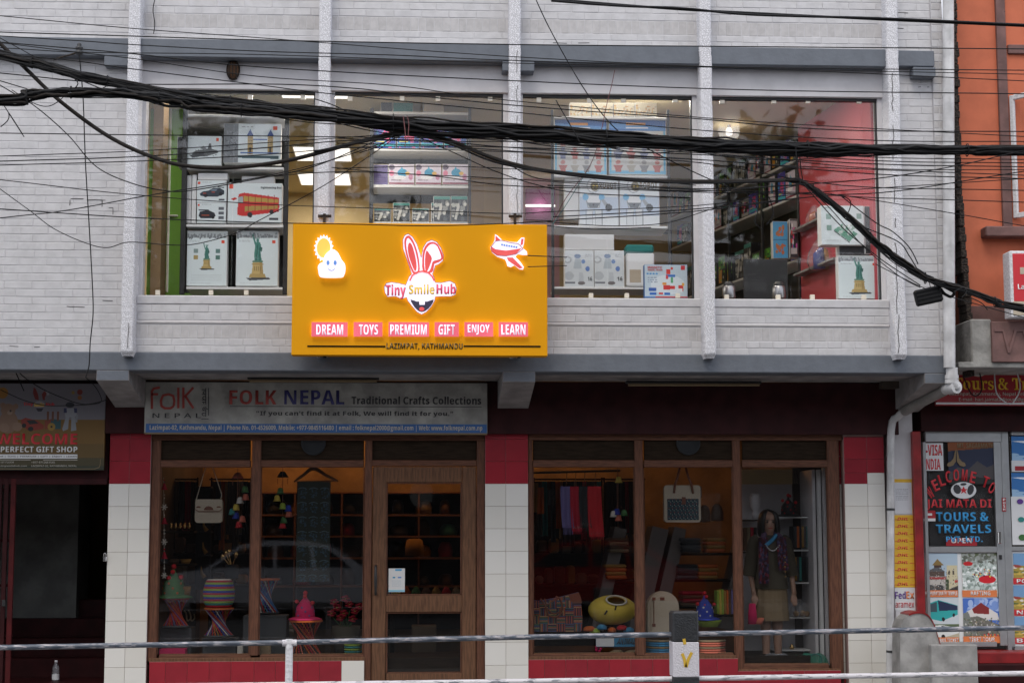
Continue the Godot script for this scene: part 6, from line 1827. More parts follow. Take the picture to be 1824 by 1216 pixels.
func third_window() -> void:
	# clothes rail and scarves
	var rl := thing("clothes_rail", "dark rail across the third craft window carrying scarves", "rail", U(1040, 838, -1.3))
	part(rl, "rod", tube([U(950, 842, -1.3), U(1105, 838, -1.3)], 0.01, 8), M.black)
	var sc := [[1008, 866, 940, 18, "felt_purple", "lilac scarf with a long fringe"], [1024, 866, 946, 16, "felt_crimson", "crimson scarf between lilac and black ones"], [1040, 866, 940, 17, "felt_dark", "black scarf between two red ones"], [1059, 866, 956, 23, "felt_red", "wide red scarf with a beaded end"]]
	for s in sc:
		var r := R(s[0] - s[3] / 2.0, s[1], s[0] + s[3] / 2.0, s[2], -1.2)
		var t := thing("scarf", s[5] + " hanging on the rail", "scarf", Vector3(r.get_center().x, r.position.y, -1.2))
		part(t, "cloth", cloth(r.size.x * 1.05, r.size.y, 0.008, 2.0, 0.004, 0.1, 0.02), M[s[4]], Vector3(r.get_center().x, r.end.y, -1.2))
		for k in 9:
			var x := r.position.x + r.size.x * (0.05 + 0.115 * k) + 0.02
			part(t, "fringe", tube([Vector3(x, r.position.y + 0.002, -1.2), Vector3(x + rng.randf_range(-0.006, 0.006), r.position.y - (0.06 if s[0] == 1008 else 0.025), -1.2)], 0.0025, 4), M[s[4]])
		if s[0] != 1008:
			for k in 7: part(t, "bead", ball(0.004, 6), M.chrome, Vector3(r.position.x + 0.02 + r.size.x * (0.08 + 0.14 * k), r.position.y + 0.03 + 0.01 * (k % 2), -1.185))
		part(t, "hook", tube([U(s[0], 866, -1.2), U(s[0] + 2, 842, -1.3)], 0.003, 5), M.chrome)
	for k in 3:
		var a := [[947, 860, 912, "felt_mustard"], [957, 868, 915, "felt_orange"], [975, 872, 900, "felt_grey"]][k] as Array
		var r := R(a[0], a[1], a[0] + 12, a[2], -1.9)
		solo("hanging_cloth", "%s cloth hanging in shade behind the lilac scarf" % ["mustard", "orange", "grey"][k], "cloth", cloth(r.size.x, r.size.y, 0.01, 1.5, 0.004), M[a[3]], Vector3(r.get_center().x, r.end.y, -1.9))
	# patchwork bag
	var pb := thing("patchwork_bag", "patchwork striped cloth bag with looped brown handles in the window", "bag", U(992, 1126, -1.2))
	var P := Pic.new(128, 96, rgb8(90, 60, 62))
	var cl := [rgb8(70, 92, 130), rgb8(150, 70, 66), rgb8(186, 150, 110), rgb8(60, 50, 80), rgb8(96, 120, 80), rgb8(180, 96, 60), rgb8(60, 110, 120), rgb8(52, 44, 54)]
	for i in 6:
		for j in 5:
			for k in 7:
				var c: Color = cl[(i * 3 + j * 5 + k * (1 + (i + j) % 3)) % 8]
				if (i + j) % 2: P.rect(i / 6.0 + k / 42.0, j / 5.0, i / 6.0 + (k + 0.8) / 42.0, j / 5.0 + 0.2, c)
				else: P.rect(i / 6.0, j / 5.0 + k / 35.0, i / 6.0 + 0.167, j / 5.0 + (k + 0.8) / 35.0, c)
	var body := PackedVector2Array()
	for q in [[947, 1069], [962, 1070], [1000, 1063], [1031, 1055], [1034, 1062], [1038, 1100], [1037, 1122], [1034, 1125], [949, 1125], [946, 1122]]:
		var v := U(q[0], q[1], -1.15)
		body.append(Vector2(v.x, v.y))
	part(pb, "body", prism(body, 0.09), P.mat(0.9), Vector3(0, 0, -1.2))
	part(pb, "corner_patch", prism(PackedVector2Array([Vector2(body[2].x + 0.06, body[3].y - 0.02), body[3], body[4], Vector2(body[5].x - 0.005, body[4].y - 0.06), Vector2(body[2].x + 0.1, body[4].y - 0.06)]), 0.006), M.leather, Vector3(0, 0, -1.153))
	part(pb, "handle", tube(smooth([U(963, 1066, -1.13), U(972, 1080, -1.1), U(978, 1096, -1.09), U(992, 1098, -1.09), U(1002, 1086, -1.09), U(998, 1068, -1.1), U(990, 1062, -1.12)], 5), 0.008, 7), M.leather)
	part(pb, "handle", tube(smooth([U(970, 1066, -1.12), U(975, 1076, -1.08), U(985, 1070, -1.08), U(996, 1064, -1.08), U(1001, 1076, -1.08), U(996, 1090, -1.08), U(984, 1092, -1.08), U(976, 1084, -1.08)], 5), 0.007, 7), M.leather)
	# yellow cat cave: a felt pod with a tilted opening
	var cv := thing("felt_cave", "yellow felt cat cave with black stripes and a round dark opening", "pet bed", U(1091, 1110, -1.25))
	var cc := U(1091, 1086, -1.25)
	var st := SurfaceTool.new()
	st.begin(Mesh.PRIMITIVE_TRIANGLES)
	var prof := []
	for k in 15:
		var a := deg_to_rad(24 + (180 - 24) * k / 14.0)
		prof.push_front([sin(a) * 0.24, cos(a) * 0.24])
	prof.append([0.105, 0.222])
	prof.append([0.085, 0.215])
	for k in 9:
		var a := deg_to_rad(24 + (180 - 24) * k / 8.0)
		prof.append([sin(a) * 0.215, cos(a) * 0.215])
	prof[0][0] = 0.0
	var squash := Basis.from_scale(Vector3(0.93, 0.56, 0.75)) * Basis(Vector3.RIGHT, 0.75) * Basis(Vector3.BACK, -0.12)
	add_lathe(st, Transform3D(squash, Vector3.ZERO), prof, 30)
	st.generate_normals()
	part(cv, "pod", st.commit(), M.felt_yellow, cc)
	var rim := []
	for k in 25: rim.append(squash * Vector3(cos(TAU * k / 24) * 0.1, 0.222, sin(TAU * k / 24) * 0.1))
	part(cv, "rim", tube(rim, 0.008, 7, false), M.felt_white, cc)
	for q in [[-0.75, 0.5], [-0.5, 0.9]]:
		var sp := []
		for k in 5:
			var th: float = q[1] + 0.28 * k / 4.0
			sp.append(squash * (Vector3(sin(th) * cos(PI * 0.5 - q[0] * -1.6 + 1.3), cos(th), sin(th) * sin(PI * 0.5 - q[0] * -1.6 + 1.3)) * 0.243))
		part(cv, "stripe", tube(sp, 0.008, 6), M.felt_dark, cc)
	# clutter under it
	for q in [[1050, 1118, "orange", 0.06], [1072, 1115, "skyblue", 0.05], [1108, 1116, "red", 0.05], [1060, 1122, "lime", 0.05], [1090, 1120, "orange", 0.04], [1120, 1120, "skyblue", 0.05]]:
		solo("felt_pouch", "small %s felt pouch under the yellow cat cave" % q[2], "pouch", loft([[0, 0.001, 0.001], [0.003, q[3], 0.05], [0.03, q[3] * 0.9, 0.045], [0.045, q[3] * 0.5, 0.03], [0.047, 0.001, 0.001]], 10), M["felt_" + q[2]], U(q[0], q[1] + 6, -1.18), "felt pouches under the cat cave")
	var bk := thing("pale_book", "pale blue book with dark lettering below the cat cave", "book", U(1098, 1164, -1.1))
	pixbox(bk, "cover", 1062, 1131, 1136, 1152, -1.1, 0.03, M.felt_skyblue, 0.003)
	letters(bk, "ANIMAL", 1100, 1137, 1132, 1147, -1.098, M.ink, "sans", true, 0.002, 0.3)
	pixbox(bk, "white_part", 1062, 1131, 1094, 1151, -1.098, 0.006, M.paper, 0.0)
	for q in [[1098, 1160], [1126, 1160]]:
		solo("felt_slipper", "tan felt slipper at the foot of the third craft window", "slipper", loft([[0, 0.001, 0.001], [0.003, 0.06, 0.035], [0.02, 0.06, 0.035], [0.032, 0.04, 0.028, 0.01], [0.034, 0.001, 0.001, 0.01]], 14), M.felt_khaki, U(q[0], q[1] + 4, -1.12), "tan slippers")
	var ft := thing("felt_flower", "single pink felt flower beside the tan slippers", "flower", U(1066, 1155, -1.12))
	for k in 5: part(ft, "petal", ball(0.016, 8), M.felt_pink, ft.position + Vector3(cos(TAU * k / 5) * 0.02, sin(TAU * k / 5) * 0.02, 0))
	part(ft, "centre", ball(0.01, 8), M.felt_dark, ft.position + Vector3(0, 0, 0.012))
	# tote bag hanging in the fourth window
	var tt := thing("tote_bag", "cream tote bag with geometric blue panel and brown leather handles", "bag", U(1215, 930, -1.2))
	var r := R(1183, 864, 1248, 930, -1.2)
	var c := r.get_center()
	part(tt, "body", prism(rounded(-r.size.x / 2, -r.size.y / 2, r.size.x / 2, r.size.y / 2, 0.03), 0.07), M.canvas, Vector3(c.x, c.y, -1.22))
	var G := Pic.new(96, 64, rgb8(60, 74, 82))
	for i in 8:
		for j in 5:
			var x := (i + 0.5 + 0.5 * (j % 2)) / 8.5
			var y := (j + 0.5) / 5.0
			G.ell(x, y, 0.055, 0.08, rgb8(36, 52, 64)).ell(x, y - 0.06, 0.02, 0.03, rgb8(130, 60, 55)).ell(x + 0.045, y + 0.05, 0.016, 0.024, rgb8(140, 160, 150)).ell(x, y, 0.016, 0.024, rgb8(170, 190, 180))
	pixbox(tt, "panel", 1189, 888, 1245, 926, -1.183, 0.006, G.mat(0.9), 0.0)
	for x in [1186, 1247]: pixbox(tt, "side_trim", x - 3, 866, x + 3, 886, -1.19, 0.02, M.felt_grey)
	part(tt, "handle", tube(smooth([U(1201, 878, -1.178), U(1203, 862, -1.17), U(1208, 846, -1.18), U(1212, 828, -1.2)], 4), 0.011, 6), M.leather)
	part(tt, "handle", tube(smooth([U(1235, 879, -1.178), U(1232, 864, -1.17), U(1226, 848, -1.18), U(1221, 828, -1.2)], 4), 0.011, 6), M.leather)
	pixbox(tt, "clasp", 1215, 885, 1222, 898, -1.176, 0.006, M.leather, 0.002)
	# backpack
	var bp := thing("backpack", "cream canvas backpack with brown leather tabs standing in the fourth window", "backpack", U(1182, 1128, -1.2))
	r = R(1154, 1053, 1210, 1128, -1.15)
	c = r.get_center()
	var bpoly := PackedVector2Array()
	for k in 13: bpoly.append(Vector2(cos(PI * k / 12) * r.size.x * 0.5, r.size.y * 0.5 - r.size.x * 0.5 + sin(PI * k / 12) * r.size.x * 0.5))
	bpoly.append(Vector2(-r.size.x * 0.5, -r.size.y * 0.5))
	bpoly.append(Vector2(r.size.x * 0.5, -r.size.y * 0.5))
	part(bp, "body", prism(bpoly, 0.14), M.canvas, Vector3(c.x, c.y, -1.22))
	var inner := PackedVector2Array()
	for v in bpoly: inner.append(v * Vector2(0.86, 0.9) + Vector2(0.01, -0.012))
	part(bp, "front_panel", prism(inner, 0.02), M.canvas, Vector3(c.x, c.y, -1.142))
	var pz := -1.128
	for q in [[1165, 1066, 6], [1165, 1113, 6], [1180, 1066, 8]]: pixbox(bp, "leather_tab", q[0] - q[2] / 2.0, q[1] - 2.5, q[0] + q[2] / 2.0, q[1] + 3, pz, 0.005, M.leather, 0.001)
	part(bp, "lace", tube([U(1165, 1070, pz), U(1165, 1110, pz)], 0.004, 6), M.leather)
	# blue hat on a lime bowl
	var lb := thing("lime_bowl", "lime green felt bowl under the blue felt hat", "bowl", U(1263, 1116, -1.15))
	part(lb, "bowl_body", lathe([[0, 0], [0.08, 0.0], [0.115, 0.05], [0.118, 0.062], [0.1, 0.06], [0.075, 0.015], [0, 0.012]], 24), M.felt_lime, lb.position)
	felt_hat("blue felt hat with white spots and red ball stalks", 1256, 1102, -1.15, 0.078, 0.2, M.felt_blue, M.felt_white, [[-0.95, 0.68], [1.0, 0.66], [-0.1, 0.6], [0.1, 1.0]])
	for q in [[1176, 1166, "skyblue", 0.13], [1262, 1166, "salmon", 0.16]]:
		var b := thing("woven_basket", "coiled %s basket at the foot of the fourth craft window" % ("blue" if q[0] == 1176 else "pink"), "basket", U(q[0], q[1], -1.15))
		for k in 7: part(b, "coil", lathe([[q[3] - 0.012, 0.02 * k], [q[3], 0.02 * k + 0.004], [q[3], 0.02 * k + 0.014], [q[3] - 0.012, 0.02 * k + 0.019]], 22), M["felt_" + q[2]] if k % 3 else M.felt_khaki, b.position)
		part(b, "base", lathe([[0, 0.003], [q[3] - 0.006, 0.003]], 22), M.felt_khaki, b.position)
	# slanted racks with folded cloth
	for a in [[1060, 1130, 950, 1060, "behind the yellow cat cave"], [1165, 1290, 945, 1110, "behind the cream backpack"]]:
		var z := -2.1
		var t := thing("slanted_rack", "rack with slanting pale side boards " + a[4], "shelf", U((a[0] + a[1]) / 2.0, 1160, z))
		for e in [[a[0], 0.12], [a[1], 0.16]]:
			var lo := U(e[0], 1120, z)
			var hi := U(e[0] + 42, 940, z)
			var o := part(t, "side_board", box(e[1], (hi - lo).length(), 0.4, 0.004), M.dim_board, (hi + lo) / 2)
			o.rotation.z = -atan2(hi.x - lo.x, hi.y - lo.y)
		for y in [985, 1032, 1080]:
			var s: float = (1120 - y) * 42 / 180.0
			pixbox(t, "shelf_board", a[0] + s + 6, y, a[1] + s - 6, y + 4, z + 0.18, 0.36, M.ply)
	for q in [[1228, 984, "grey"], [1272, 984, "mustard"], [1222, 1031, "dark"], [1258, 1031, "orange"], [1100, 984, "brown"], [1095, 1031, "mustard"], [1230, 1079, "crimson"]]:
		var t := thing("folded_cloths", "stack of folded %s cloths on a slanted rack's %s shelf" % [q[2], {984: "upper", 1031: "middle", 1079: "lower"}[q[1]]], "cloth", U(q[0], q[1], -1.95))
		for k in 4: part(t, "folded_cloth", box(0.2 + rng.randf_range(-0.01, 0.01), 0.034, 0.24, 0.014), M["felt_" + q[2]] if k % 2 else M["felt_" + {"grey": "dark", "mustard": "orange", "dark": "grey", "brown": "khaki", "crimson": "brown", "orange": "mustard"}[q[2]]], t.position + Vector3(rng.randf_range(-0.008, 0.008), 0.018 + 0.035 * k, 0))
	for q in [[1255, 930], [1278, 928]]:
		solo("small_backpack", "small dark red backpack standing on the slanted rack top", "backpack", loft([[0, 0.001, 0.001], [0.004, 0.06, 0.05], [0.08, 0.06, 0.05], [0.14, 0.045, 0.04], [0.165, 0.02, 0.02], [0.167, 0.001, 0.001]], 12), M.felt_brown, U(q[0], q[1], -2.0), "dark red backpacks on the rack")
	var cols := ["lime", "yellow", "lime", "mustard", "orange", "brown", "purple", "purple", "dark"]
	for k in 9: solo("thin_book", "upright %s notebook beside the blue felt hat" % cols[k], "book", box(0.019, 0.21 + 0.012 * (k % 3), 0.15, 0.002), M["felt_" + cols[k]], U(1277 + 4.2 * k, 1072, -1.45), "notebooks beside the blue hat")
	var nb := thing("book_ledge", "dark ledge carrying upright notebooks beside the blue hat", "shelf", U(1294, 1100, -1.5))
	pixbox(nb, "board", 1270, 1094, 1316, 1098, -1.36, 0.25, M.ply)


# ---- distance field of tapered bones, meshed as surface nets
func body_mesh(bones: Array, cell: float, k := 0.03) -> ArrayMesh:
	var lo := Vector3.INF
	var hi := -Vector3.INF
	for b in bones:
		var rm: float = maxf(b[2], b[3]) + 0.03
		lo = lo.min(b[0] - Vector3.ONE * rm).min(b[1] - Vector3.ONE * rm)
		hi = hi.max(b[0] + Vector3.ONE * rm).max(b[1] + Vector3.ONE * rm)
	var n := Vector3i(((hi - lo) / cell).ceil()) + Vector3i.ONE
	var field := PackedFloat32Array()
	field.resize(n.x * n.y * n.z)
	field.fill(1.0)
	for b in bones:
		var a: Vector3 = b[0]
		var ab: Vector3 = b[1] - a
		var l2 := maxf(ab.length_squared(), 1e-8)
		var rm: float = maxf(b[2], b[3]) + 0.05
		var sq: float = b[4] if b.size() > 4 else 1.0   # flattening of the section in z
		var i0 := Vector3i(((a.min(b[1]) - Vector3.ONE * rm - lo) / cell).floor()).clamp(Vector3i.ZERO, n - Vector3i.ONE)
		var i1 := Vector3i(((a.max(b[1]) + Vector3.ONE * rm - lo) / cell).ceil()).clamp(Vector3i.ZERO, n - Vector3i.ONE)
		for z in range(i0.z, i1.z + 1):
			for y in range(i0.y, i1.y + 1):
				for x in range(i0.x, i1.x + 1):
					var p := lo + Vector3(x, y, z) * cell
					var t := clampf((p - a).dot(ab) / l2, 0, 1)
					var q := p - (a + ab * t)
					q.z /= sq
					var d := q.length() - lerpf(b[2], b[3], t)
					var at := (z * n.y + y) * n.x + x
					var f := field[at]
					var h := clampf(0.5 + 0.5 * (f - d) / k, 0, 1)
					field[at] = lerpf(f, d, h) - k * h * (1 - h)
	var st := SurfaceTool.new()
	st.begin(Mesh.PRIMITIVE_TRIANGLES)
	st.set_smooth_group(0)
	var cells := {}
	for z in n.z - 1:
		for y in n.y - 1:
			for x in n.x - 1:
				var sum := Vector3.ZERO
				var cnt := 0
				var c := PackedFloat32Array()
				for i in 8: c.append(field[((z + (i >> 2)) * n.y + y + ((i >> 1) & 1)) * n.x + x + (i & 1)])
				for e in [[0, 1], [2, 3], [4, 5], [6, 7], [0, 2], [1, 3], [4, 6], [5, 7], [0, 4], [1, 5], [2, 6], [3, 7]]:
					if (c[e[0]] < 0) != (c[e[1]] < 0):
						var t: float = c[e[0]] / (c[e[0]] - c[e[1]])
						var pa := Vector3(e[0] & 1, (e[0] >> 1) & 1, e[0] >> 2)
						var pb := Vector3(e[1] & 1, (e[1] >> 1) & 1, e[1] >> 2)
						sum += pa.lerp(pb, t)
						cnt += 1
				if cnt: cells[Vector3i(x, y, z)] = lo + (Vector3(x, y, z) + sum / cnt) * cell
	for key in cells:
		var v: Vector3i = key
		for ax in 3:
			var d := Vector3i.ZERO
			d[ax] = 1
			var u := Vector3i.ZERO
			u[(ax + 1) % 3] = 1
			var w := Vector3i.ZERO
			w[(ax + 2) % 3] = 1
			if v[(ax + 1) % 3] == 0 or v[(ax + 2) % 3] == 0: continue
			var f0 := field[(v.z * n.y + v.y) * n.x + v.x]
			var e := v + d
			var f1 := field[(e.z * n.y + e.y) * n.x + e.x]
			if (f0 < 0) == (f1 < 0): continue
			if not (cells.has(v - u) and cells.has(v - w) and cells.has(v - u - w)): continue
			var out := Vector3(d) * (1.0 if f0 < 0 else -1.0)
			tri(st, cells[v], cells[v - u], cells[v - u - w], out)
			tri(st, cells[v], cells[v - u - w], cells[v - w], out)
	st.generate_normals()
	return st.commit()


func mannequin_window() -> void:
	# white cabinet with shelves round the figure
	var Z := -1.75
	var cb := thing("white_cabinet", "white shelved cabinet behind the mannequin", "cabinet", U(1420, 1185, Z))
	pixbox(cb, "back_panel", 1322, 862, 1452, 1185, Z - 0.02, 0.02, M.plaster)
	pixbox(cb, "side_panel", 1450, 836, 1456, 1185, -1.25, 0.5, M.plaster)
	pixbox(cb, "side_panel", 1460, 836, 1466, 1185, -1.2, 0.06, M.white_board)
	pixbox(cb, "side_panel", 1470, 832, 1480, 1185, -1.15, 0.06, M.plaster)
	pixbox(cb, "top_panel", 1322, 836, 1452, 862, Z + 0.0, 0.02, M.cream_wall)
	for y in [920, 979, 1037, 1099, 1157]: pixbox(cb, "shelf_board", 1380, y, 1450, y + 2.5, -1.45, 0.28, M.white_board, 0.002)
	pixbox(cb, "floor_board", 1322, 1186, 1478, 1190, -1.07, 0.7, M.plaster)
	for y in [925, 982]: pixbox(cb, "shelf_board", 1322, y, 1352, y + 3, -1.5, 0.24, M.ply)
	var cols := ["dark", "grey", "orange", "dark", "mustard", "grey", "teal", "dark"]
	for r in 2:
		for k in 8: solo("thin_book", "%s spined book on the white cabinet's %s shelf" % [cols[(k + r * 3) % 8], ["upper", "middle"][r]], "book", box(0.02, 0.2 if r == 0 else 0.22, 0.14, 0.002), M["felt_" + cols[(k + r * 3) % 8]], U(1411 + 4.2 * k, [956, 1013][r], -1.55), "books in the white cabinet")
	for k in 4: solo("thin_book", "%s book on the dark shelf beside the mannequin's head" % ["brown", "khaki", "crimson", "dark"][k], "book", box(0.025, 0.22, 0.14, 0.002), M[["felt_brown", "felt_khaki", "felt_crimson", "felt_dark"][k]], U(1326 + 6 * k, 960, -1.6))
	var v := thing("white_vase", "grey white vase on the dark shelf beside the mannequin", "vase", U(1346, 924, -1.6))
	part(v, "vase_body", lathe([[0, 0], [0.03, 0], [0.035, 0.05], [0.02, 0.07], [0.045, 0.11], [0.055, 0.2], [0.04, 0.24], [0, 0.24]], 16), M.plaster, v.position)
	felt_hat("dark felt hat with red ball stalks on the cabinet's top shelf", 1405, 919, -1.55, 0.07, 0.17, M.felt_dark, M.felt_red, [[-0.9, 0.85], [0.9, 0.75], [-0.2, 0.75], [0.1, 1.1]])
	var bag := thing("clear_bag", "clear plastic bag of amber balls on the cabinet shelf", "bag", U(1425, 1098, -1.5))
	part(bag, "film", lathe([[0, 0], [0.09, 0], [0.1, 0.04], [0.06, 0.12], [0.02, 0.16], [0, 0.16]], 9), M.clear_plastic, bag.position)
	for q in [[-0.04, 0.03], [0.02, 0.035], [0.06, 0.028]]: part(bag, "amber_ball", ball(0.028, 10), M.felt_mustard, bag.position + Vector3(q[0], q[1], 0.03))
	var bl := thing("brass_pot", "tiny brass pot on the cabinet's lowest shelf", "pot", U(1411, 1156, -1.5))
	part(bl, "pot_body", lathe([[0, 0], [0.018, 0], [0.025, 0.02], [0.01, 0.035], [0.012, 0.045], [0, 0.045]], 12), M.brass, bl.position)
	# elephant shaped plates at the floor
	for q in [[1383, "clear", "clear_plastic"], [1447, "green", "green_glass"]]:
		var e := thing("elephant_ornament", "flat %s glass elephant ornament with a round ring on the window floor" % q[1], "ornament", U(q[0], 1186, -1.12))
		var s := 0.0052
		var poly := PackedVector2Array()
		for p in [[-31, 0], [-27, 8], [-31, 14], [-27, 21], [-22, 15], [-18, 19], [-12, 23], [-4, 22], [4, 20], [12, 23], [20, 20], [27, 12], [30, 0], [18, 0], [16, 2], [-12, 2], [-15, 0], [-22, 0], [-24, 4]]: poly.append(Vector2(p[0], p[1]) * s)
		part(e, "elephant_body", prism(poly, 0.012), M[q[2]], e.position)
		var rg := []
		for k in 21: rg.append(Vector3(cos(TAU * k / 20) * 11 * s + 6 * s, 11 * s + sin(TAU * k / 20) * 10 * s, 0.01))
		part(e, "ring", tube(rg, 0.005, 6, false), M.felt_teal if q[1] == "green" else M.clear_plastic, e.position)
	# the mannequin
	var mz := -1.35
	var foot := U(1376, 1190, mz)
	var head := U(1373, 940, mz)
	var mn := thing("mannequin", "dark haired female mannequin in a dark tunic, blue scarf and khaki skirt", "mannequin", foot)
	var o := foot
	var H := U(1370, 908, mz).y - foot.y       # crown above the floor
	var g := func(x: float, y: float, z: float) -> Vector3: return o + Vector3(x, y * H, z)
	var neck: Vector3 = g.call(-0.01, 0.845, 0.0)
	var bones := [
		[g.call(-0.055, 0.03, 0.02), g.call(-0.055, 0.27, 0.0), 0.03, 0.045], [g.call(0.055, 0.03, 0.02), g.call(0.055, 0.27, 0.0), 0.03, 0.045],
		[g.call(-0.055, 0.27, 0.0), g.call(-0.06, 0.5, 0.0), 0.045, 0.07], [g.call(0.055, 0.27, 0.0), g.call(0.06, 0.5, 0.0), 0.045, 0.07],
		[g.call(-0.055, 0.015, 0.02), g.call(-0.07, 0.012, 0.14), 0.025, 0.018], [g.call(0.055, 0.015, 0.02), g.call(0.07, 0.012, 0.14), 0.025, 0.018],
		[g.call(-0.05, 0.52, 0.0), g.call(0.05, 0.52, 0.0), 0.09, 0.09, 0.85], [g.call(0, 0.52, 0.0), g.call(0, 0.66, 0.0), 0.1, 0.085, 0.8], [g.call(0, 0.66, 0.0), g.call(0, 0.78, 0.0), 0.1, 0.09, 0.75],
		[g.call(-0.12, 0.80, 0.0), g.call(0.12, 0.80, 0.0), 0.045, 0.045], [g.call(-0.005, 0.79, 0.0), neck, 0.045, 0.036],
		[g.call(-0.15, 0.79, 0.0), g.call(-0.19, 0.62, -0.01), 0.04, 0.032], [g.call(-0.19, 0.62, -0.01), g.call(-0.17, 0.48, 0.05), 0.03, 0.021],
		[g.call(0.15, 0.79, 0.0), g.call(0.195, 0.62, -0.01), 0.04, 0.032], [g.call(0.195, 0.62, -0.01), g.call(0.205, 0.48, 0.05), 0.03, 0.021],
		[neck, g.call(-0.008, 0.885, 0.012), 0.036, 0.05], [g.call(-0.008, 0.885, 0.014), g.call(-0.008, 0.945, 0.004), 0.052, 0.07], [g.call(-0.008, 0.868, 0.04), g.call(-0.008, 0.9, 0.05), 0.022, 0.028],
		[g.call(-0.008, 0.915, 0.064), g.call(-0.008, 0.9, 0.078), 0.008, 0.011]]
	for s in [-1.0, 1.0]:     # hands: palm, four fingers, thumb
		var wx: float = -0.17 if s < 0 else 0.205
		bones.append([g.call(wx, 0.47, 0.052), g.call(wx, 0.438, 0.058), 0.02, 0.026, 0.6])
		for k in 4: bones.append([g.call(wx - 0.018 + 0.012 * k, 0.434, 0.058), g.call(wx - 0.02 + 0.013 * k, 0.4 - 0.006 * (1 if k in [1, 2] else 0), 0.072), 0.0085, 0.0065])
		bones.append([g.call(wx - 0.022 * s, 0.452, 0.06), g.call(wx - 0.034 * s, 0.425, 0.075), 0.009, 0.0075])
	part(mn, "body", body_mesh(bones, 0.0125, 0.02), M.skin)
	# face marks
	for s in [-1.0, 1.0]:
		part(mn, "eye", lathe([[0, 0.004], [0.009, 0.002], [0.011, 0.0]], 10), M.hair, g.call(-0.008 + 0.026 * s, 0.923, 0.068)).rotation.x = PI / 2
		part(mn, "eyebrow", tube([g.call(-0.008 + 0.014 * s, 0.934, 0.072), g.call(-0.008 + 0.038 * s, 0.935, 0.06)], 0.003, 5), M.hair)
	part(mn, "lips", tube([g.call(-0.026, 0.885, 0.068), g.call(-0.008, 0.884, 0.078), g.call(0.01, 0.885, 0.068)], 0.005, 6), M.felt_crimson)
	# hair: a bob built from strands bundled into locks
	for k in 26:
		var a := PI * 1.76 + PI * 1.48 * k / 25.0
		var top: Vector3 = g.call(-0.02, 1.0, -0.005)
		var cx := -0.008
		var pts := [top, Vector3(o.x + cx + cos(a) * 0.062, o.y + 0.975 * H, mz + 0.0 + sin(a) * -0.07), Vector3(o.x + cx + cos(a) * 0.086, o.y + 0.92 * H, mz - 0.004 - sin(a) * 0.088), Vector3(o.x + cx + cos(a) * 0.092, o.y + 0.86 * H, mz - 0.004 - sin(a) * 0.08), Vector3(o.x + cx + cos(a) * 0.085, o.y + 0.83 * H, mz - sin(a) * 0.07)]
		part(mn, "hair_lock", tube(smooth(pts, 4), [0.01, 0.014, 0.017, 0.018, 0.019, 0.019, 0.019, 0.019, 0.019, 0.019, 0.018, 0.017, 0.016, 0.014, 0.012, 0.009, 0.004], 6), M.hair)
	var st := SurfaceTool.new()
	st.begin(Mesh.PRIMITIVE_TRIANGLES)
	add_loft(st, [[0.30 * H, 0.165, 0.13], [0.36 * H, 0.16, 0.125], [0.48 * H, 0.15, 0.115], [0.56 * H, 0.13, 0.1]], 54, 0.03, 12)
	st.generate_normals()
	part(mn, "skirt", st.commit(), M.felt_khaki, o)
	st = SurfaceTool.new()
	st.begin(Mesh.PRIMITIVE_TRIANGLES)
	add_loft(st, [[0.5 * H, 0.165, 0.125], [0.56 * H, 0.155, 0.12], [0.66 * H, 0.125, 0.1], [0.76 * H, 0.135, 0.1], [0.8 * H, 0.13, 0.085], [0.825 * H, 0.1, 0.07], [0.84 * H, 0.055, 0.055]], 30, 0.015, 7)
	st.generate_normals()
	part(mn, "tunic", st.commit(), M.felt_olive, o)
	var SP := Pic.new(48, 128, rgb8(66, 22, 34))
	SP.specks(rng, 120, 0, 0, 1, 1, 0.14, [rgb8(40, 34, 62), rgb8(110, 30, 44), rgb8(50, 52, 84), rgb8(84, 66, 92), rgb8(44, 18, 26)])
	var scm := SP.mat(0.95)
	for s in [-1.0, 1.0]:
		var ax: float = 0.15 * s
		part(mn, "sleeve", tube(smooth([g.call(0.11 * s, 0.81, 0), g.call(ax, 0.79, 0.0), g.call(0.175 * s, 0.7, -0.005), g.call(0.2 * s, 0.58, 0.0)], 4), [0.05, 0.055, 0.056, 0.056, 0.056, 0.056, 0.056, 0.057, 0.058, 0.059, 0.06, 0.061, 0.062], 12), M.felt_olive)
		part(mn, "patterned_scarf", cloth(0.085, 0.42 if s < 0 else 0.3, 0.012, 1.2, 0.004, 0.15, 0.01 * s), scm, g.call(0.085 * s, 0.825, 0.1)).rotation.x = -0.1
		part(mn, "patterned_scarf", tube(smooth([g.call(0.03 * s, 0.85, -0.03), g.call(0.06 * s, 0.845, 0.03), g.call(0.085 * s, 0.815, 0.095)], 4), 0.028, 8), scm)
	part(mn, "blue_sash", tube(smooth([g.call(0.045, 0.84, 0.07), g.call(-0.005, 0.805, 0.105), g.call(-0.06, 0.775, 0.1)], 4), 0.018, 8), M.felt_skyblue)
	for k in 11: part(mn, "necklace_bead", ball(0.008, 8), M.chrome, g.call(-0.06 + 0.012 * k, 0.775 - 0.035 * sin(PI * k / 10), 0.118))
	for k in 5: part(mn, "necklace_bead", ball(0.008, 8), M.brass, g.call(0.105, 0.7 - 0.03 * k, 0.15))
	var hb := thing("pink_pouch", "pink and red woven pouch hanging from the mannequin's hand", "pouch", U(1341, 1112, -1.2))
	part(hb, "pouch_body", loft([[0, 0.001, 0.001], [0.003, 0.045, 0.02], [0.1, 0.04, 0.02], [0.19, 0.03, 0.015], [0.192, 0.001, 0.001]], 12), M.felt_pink, hb.position)
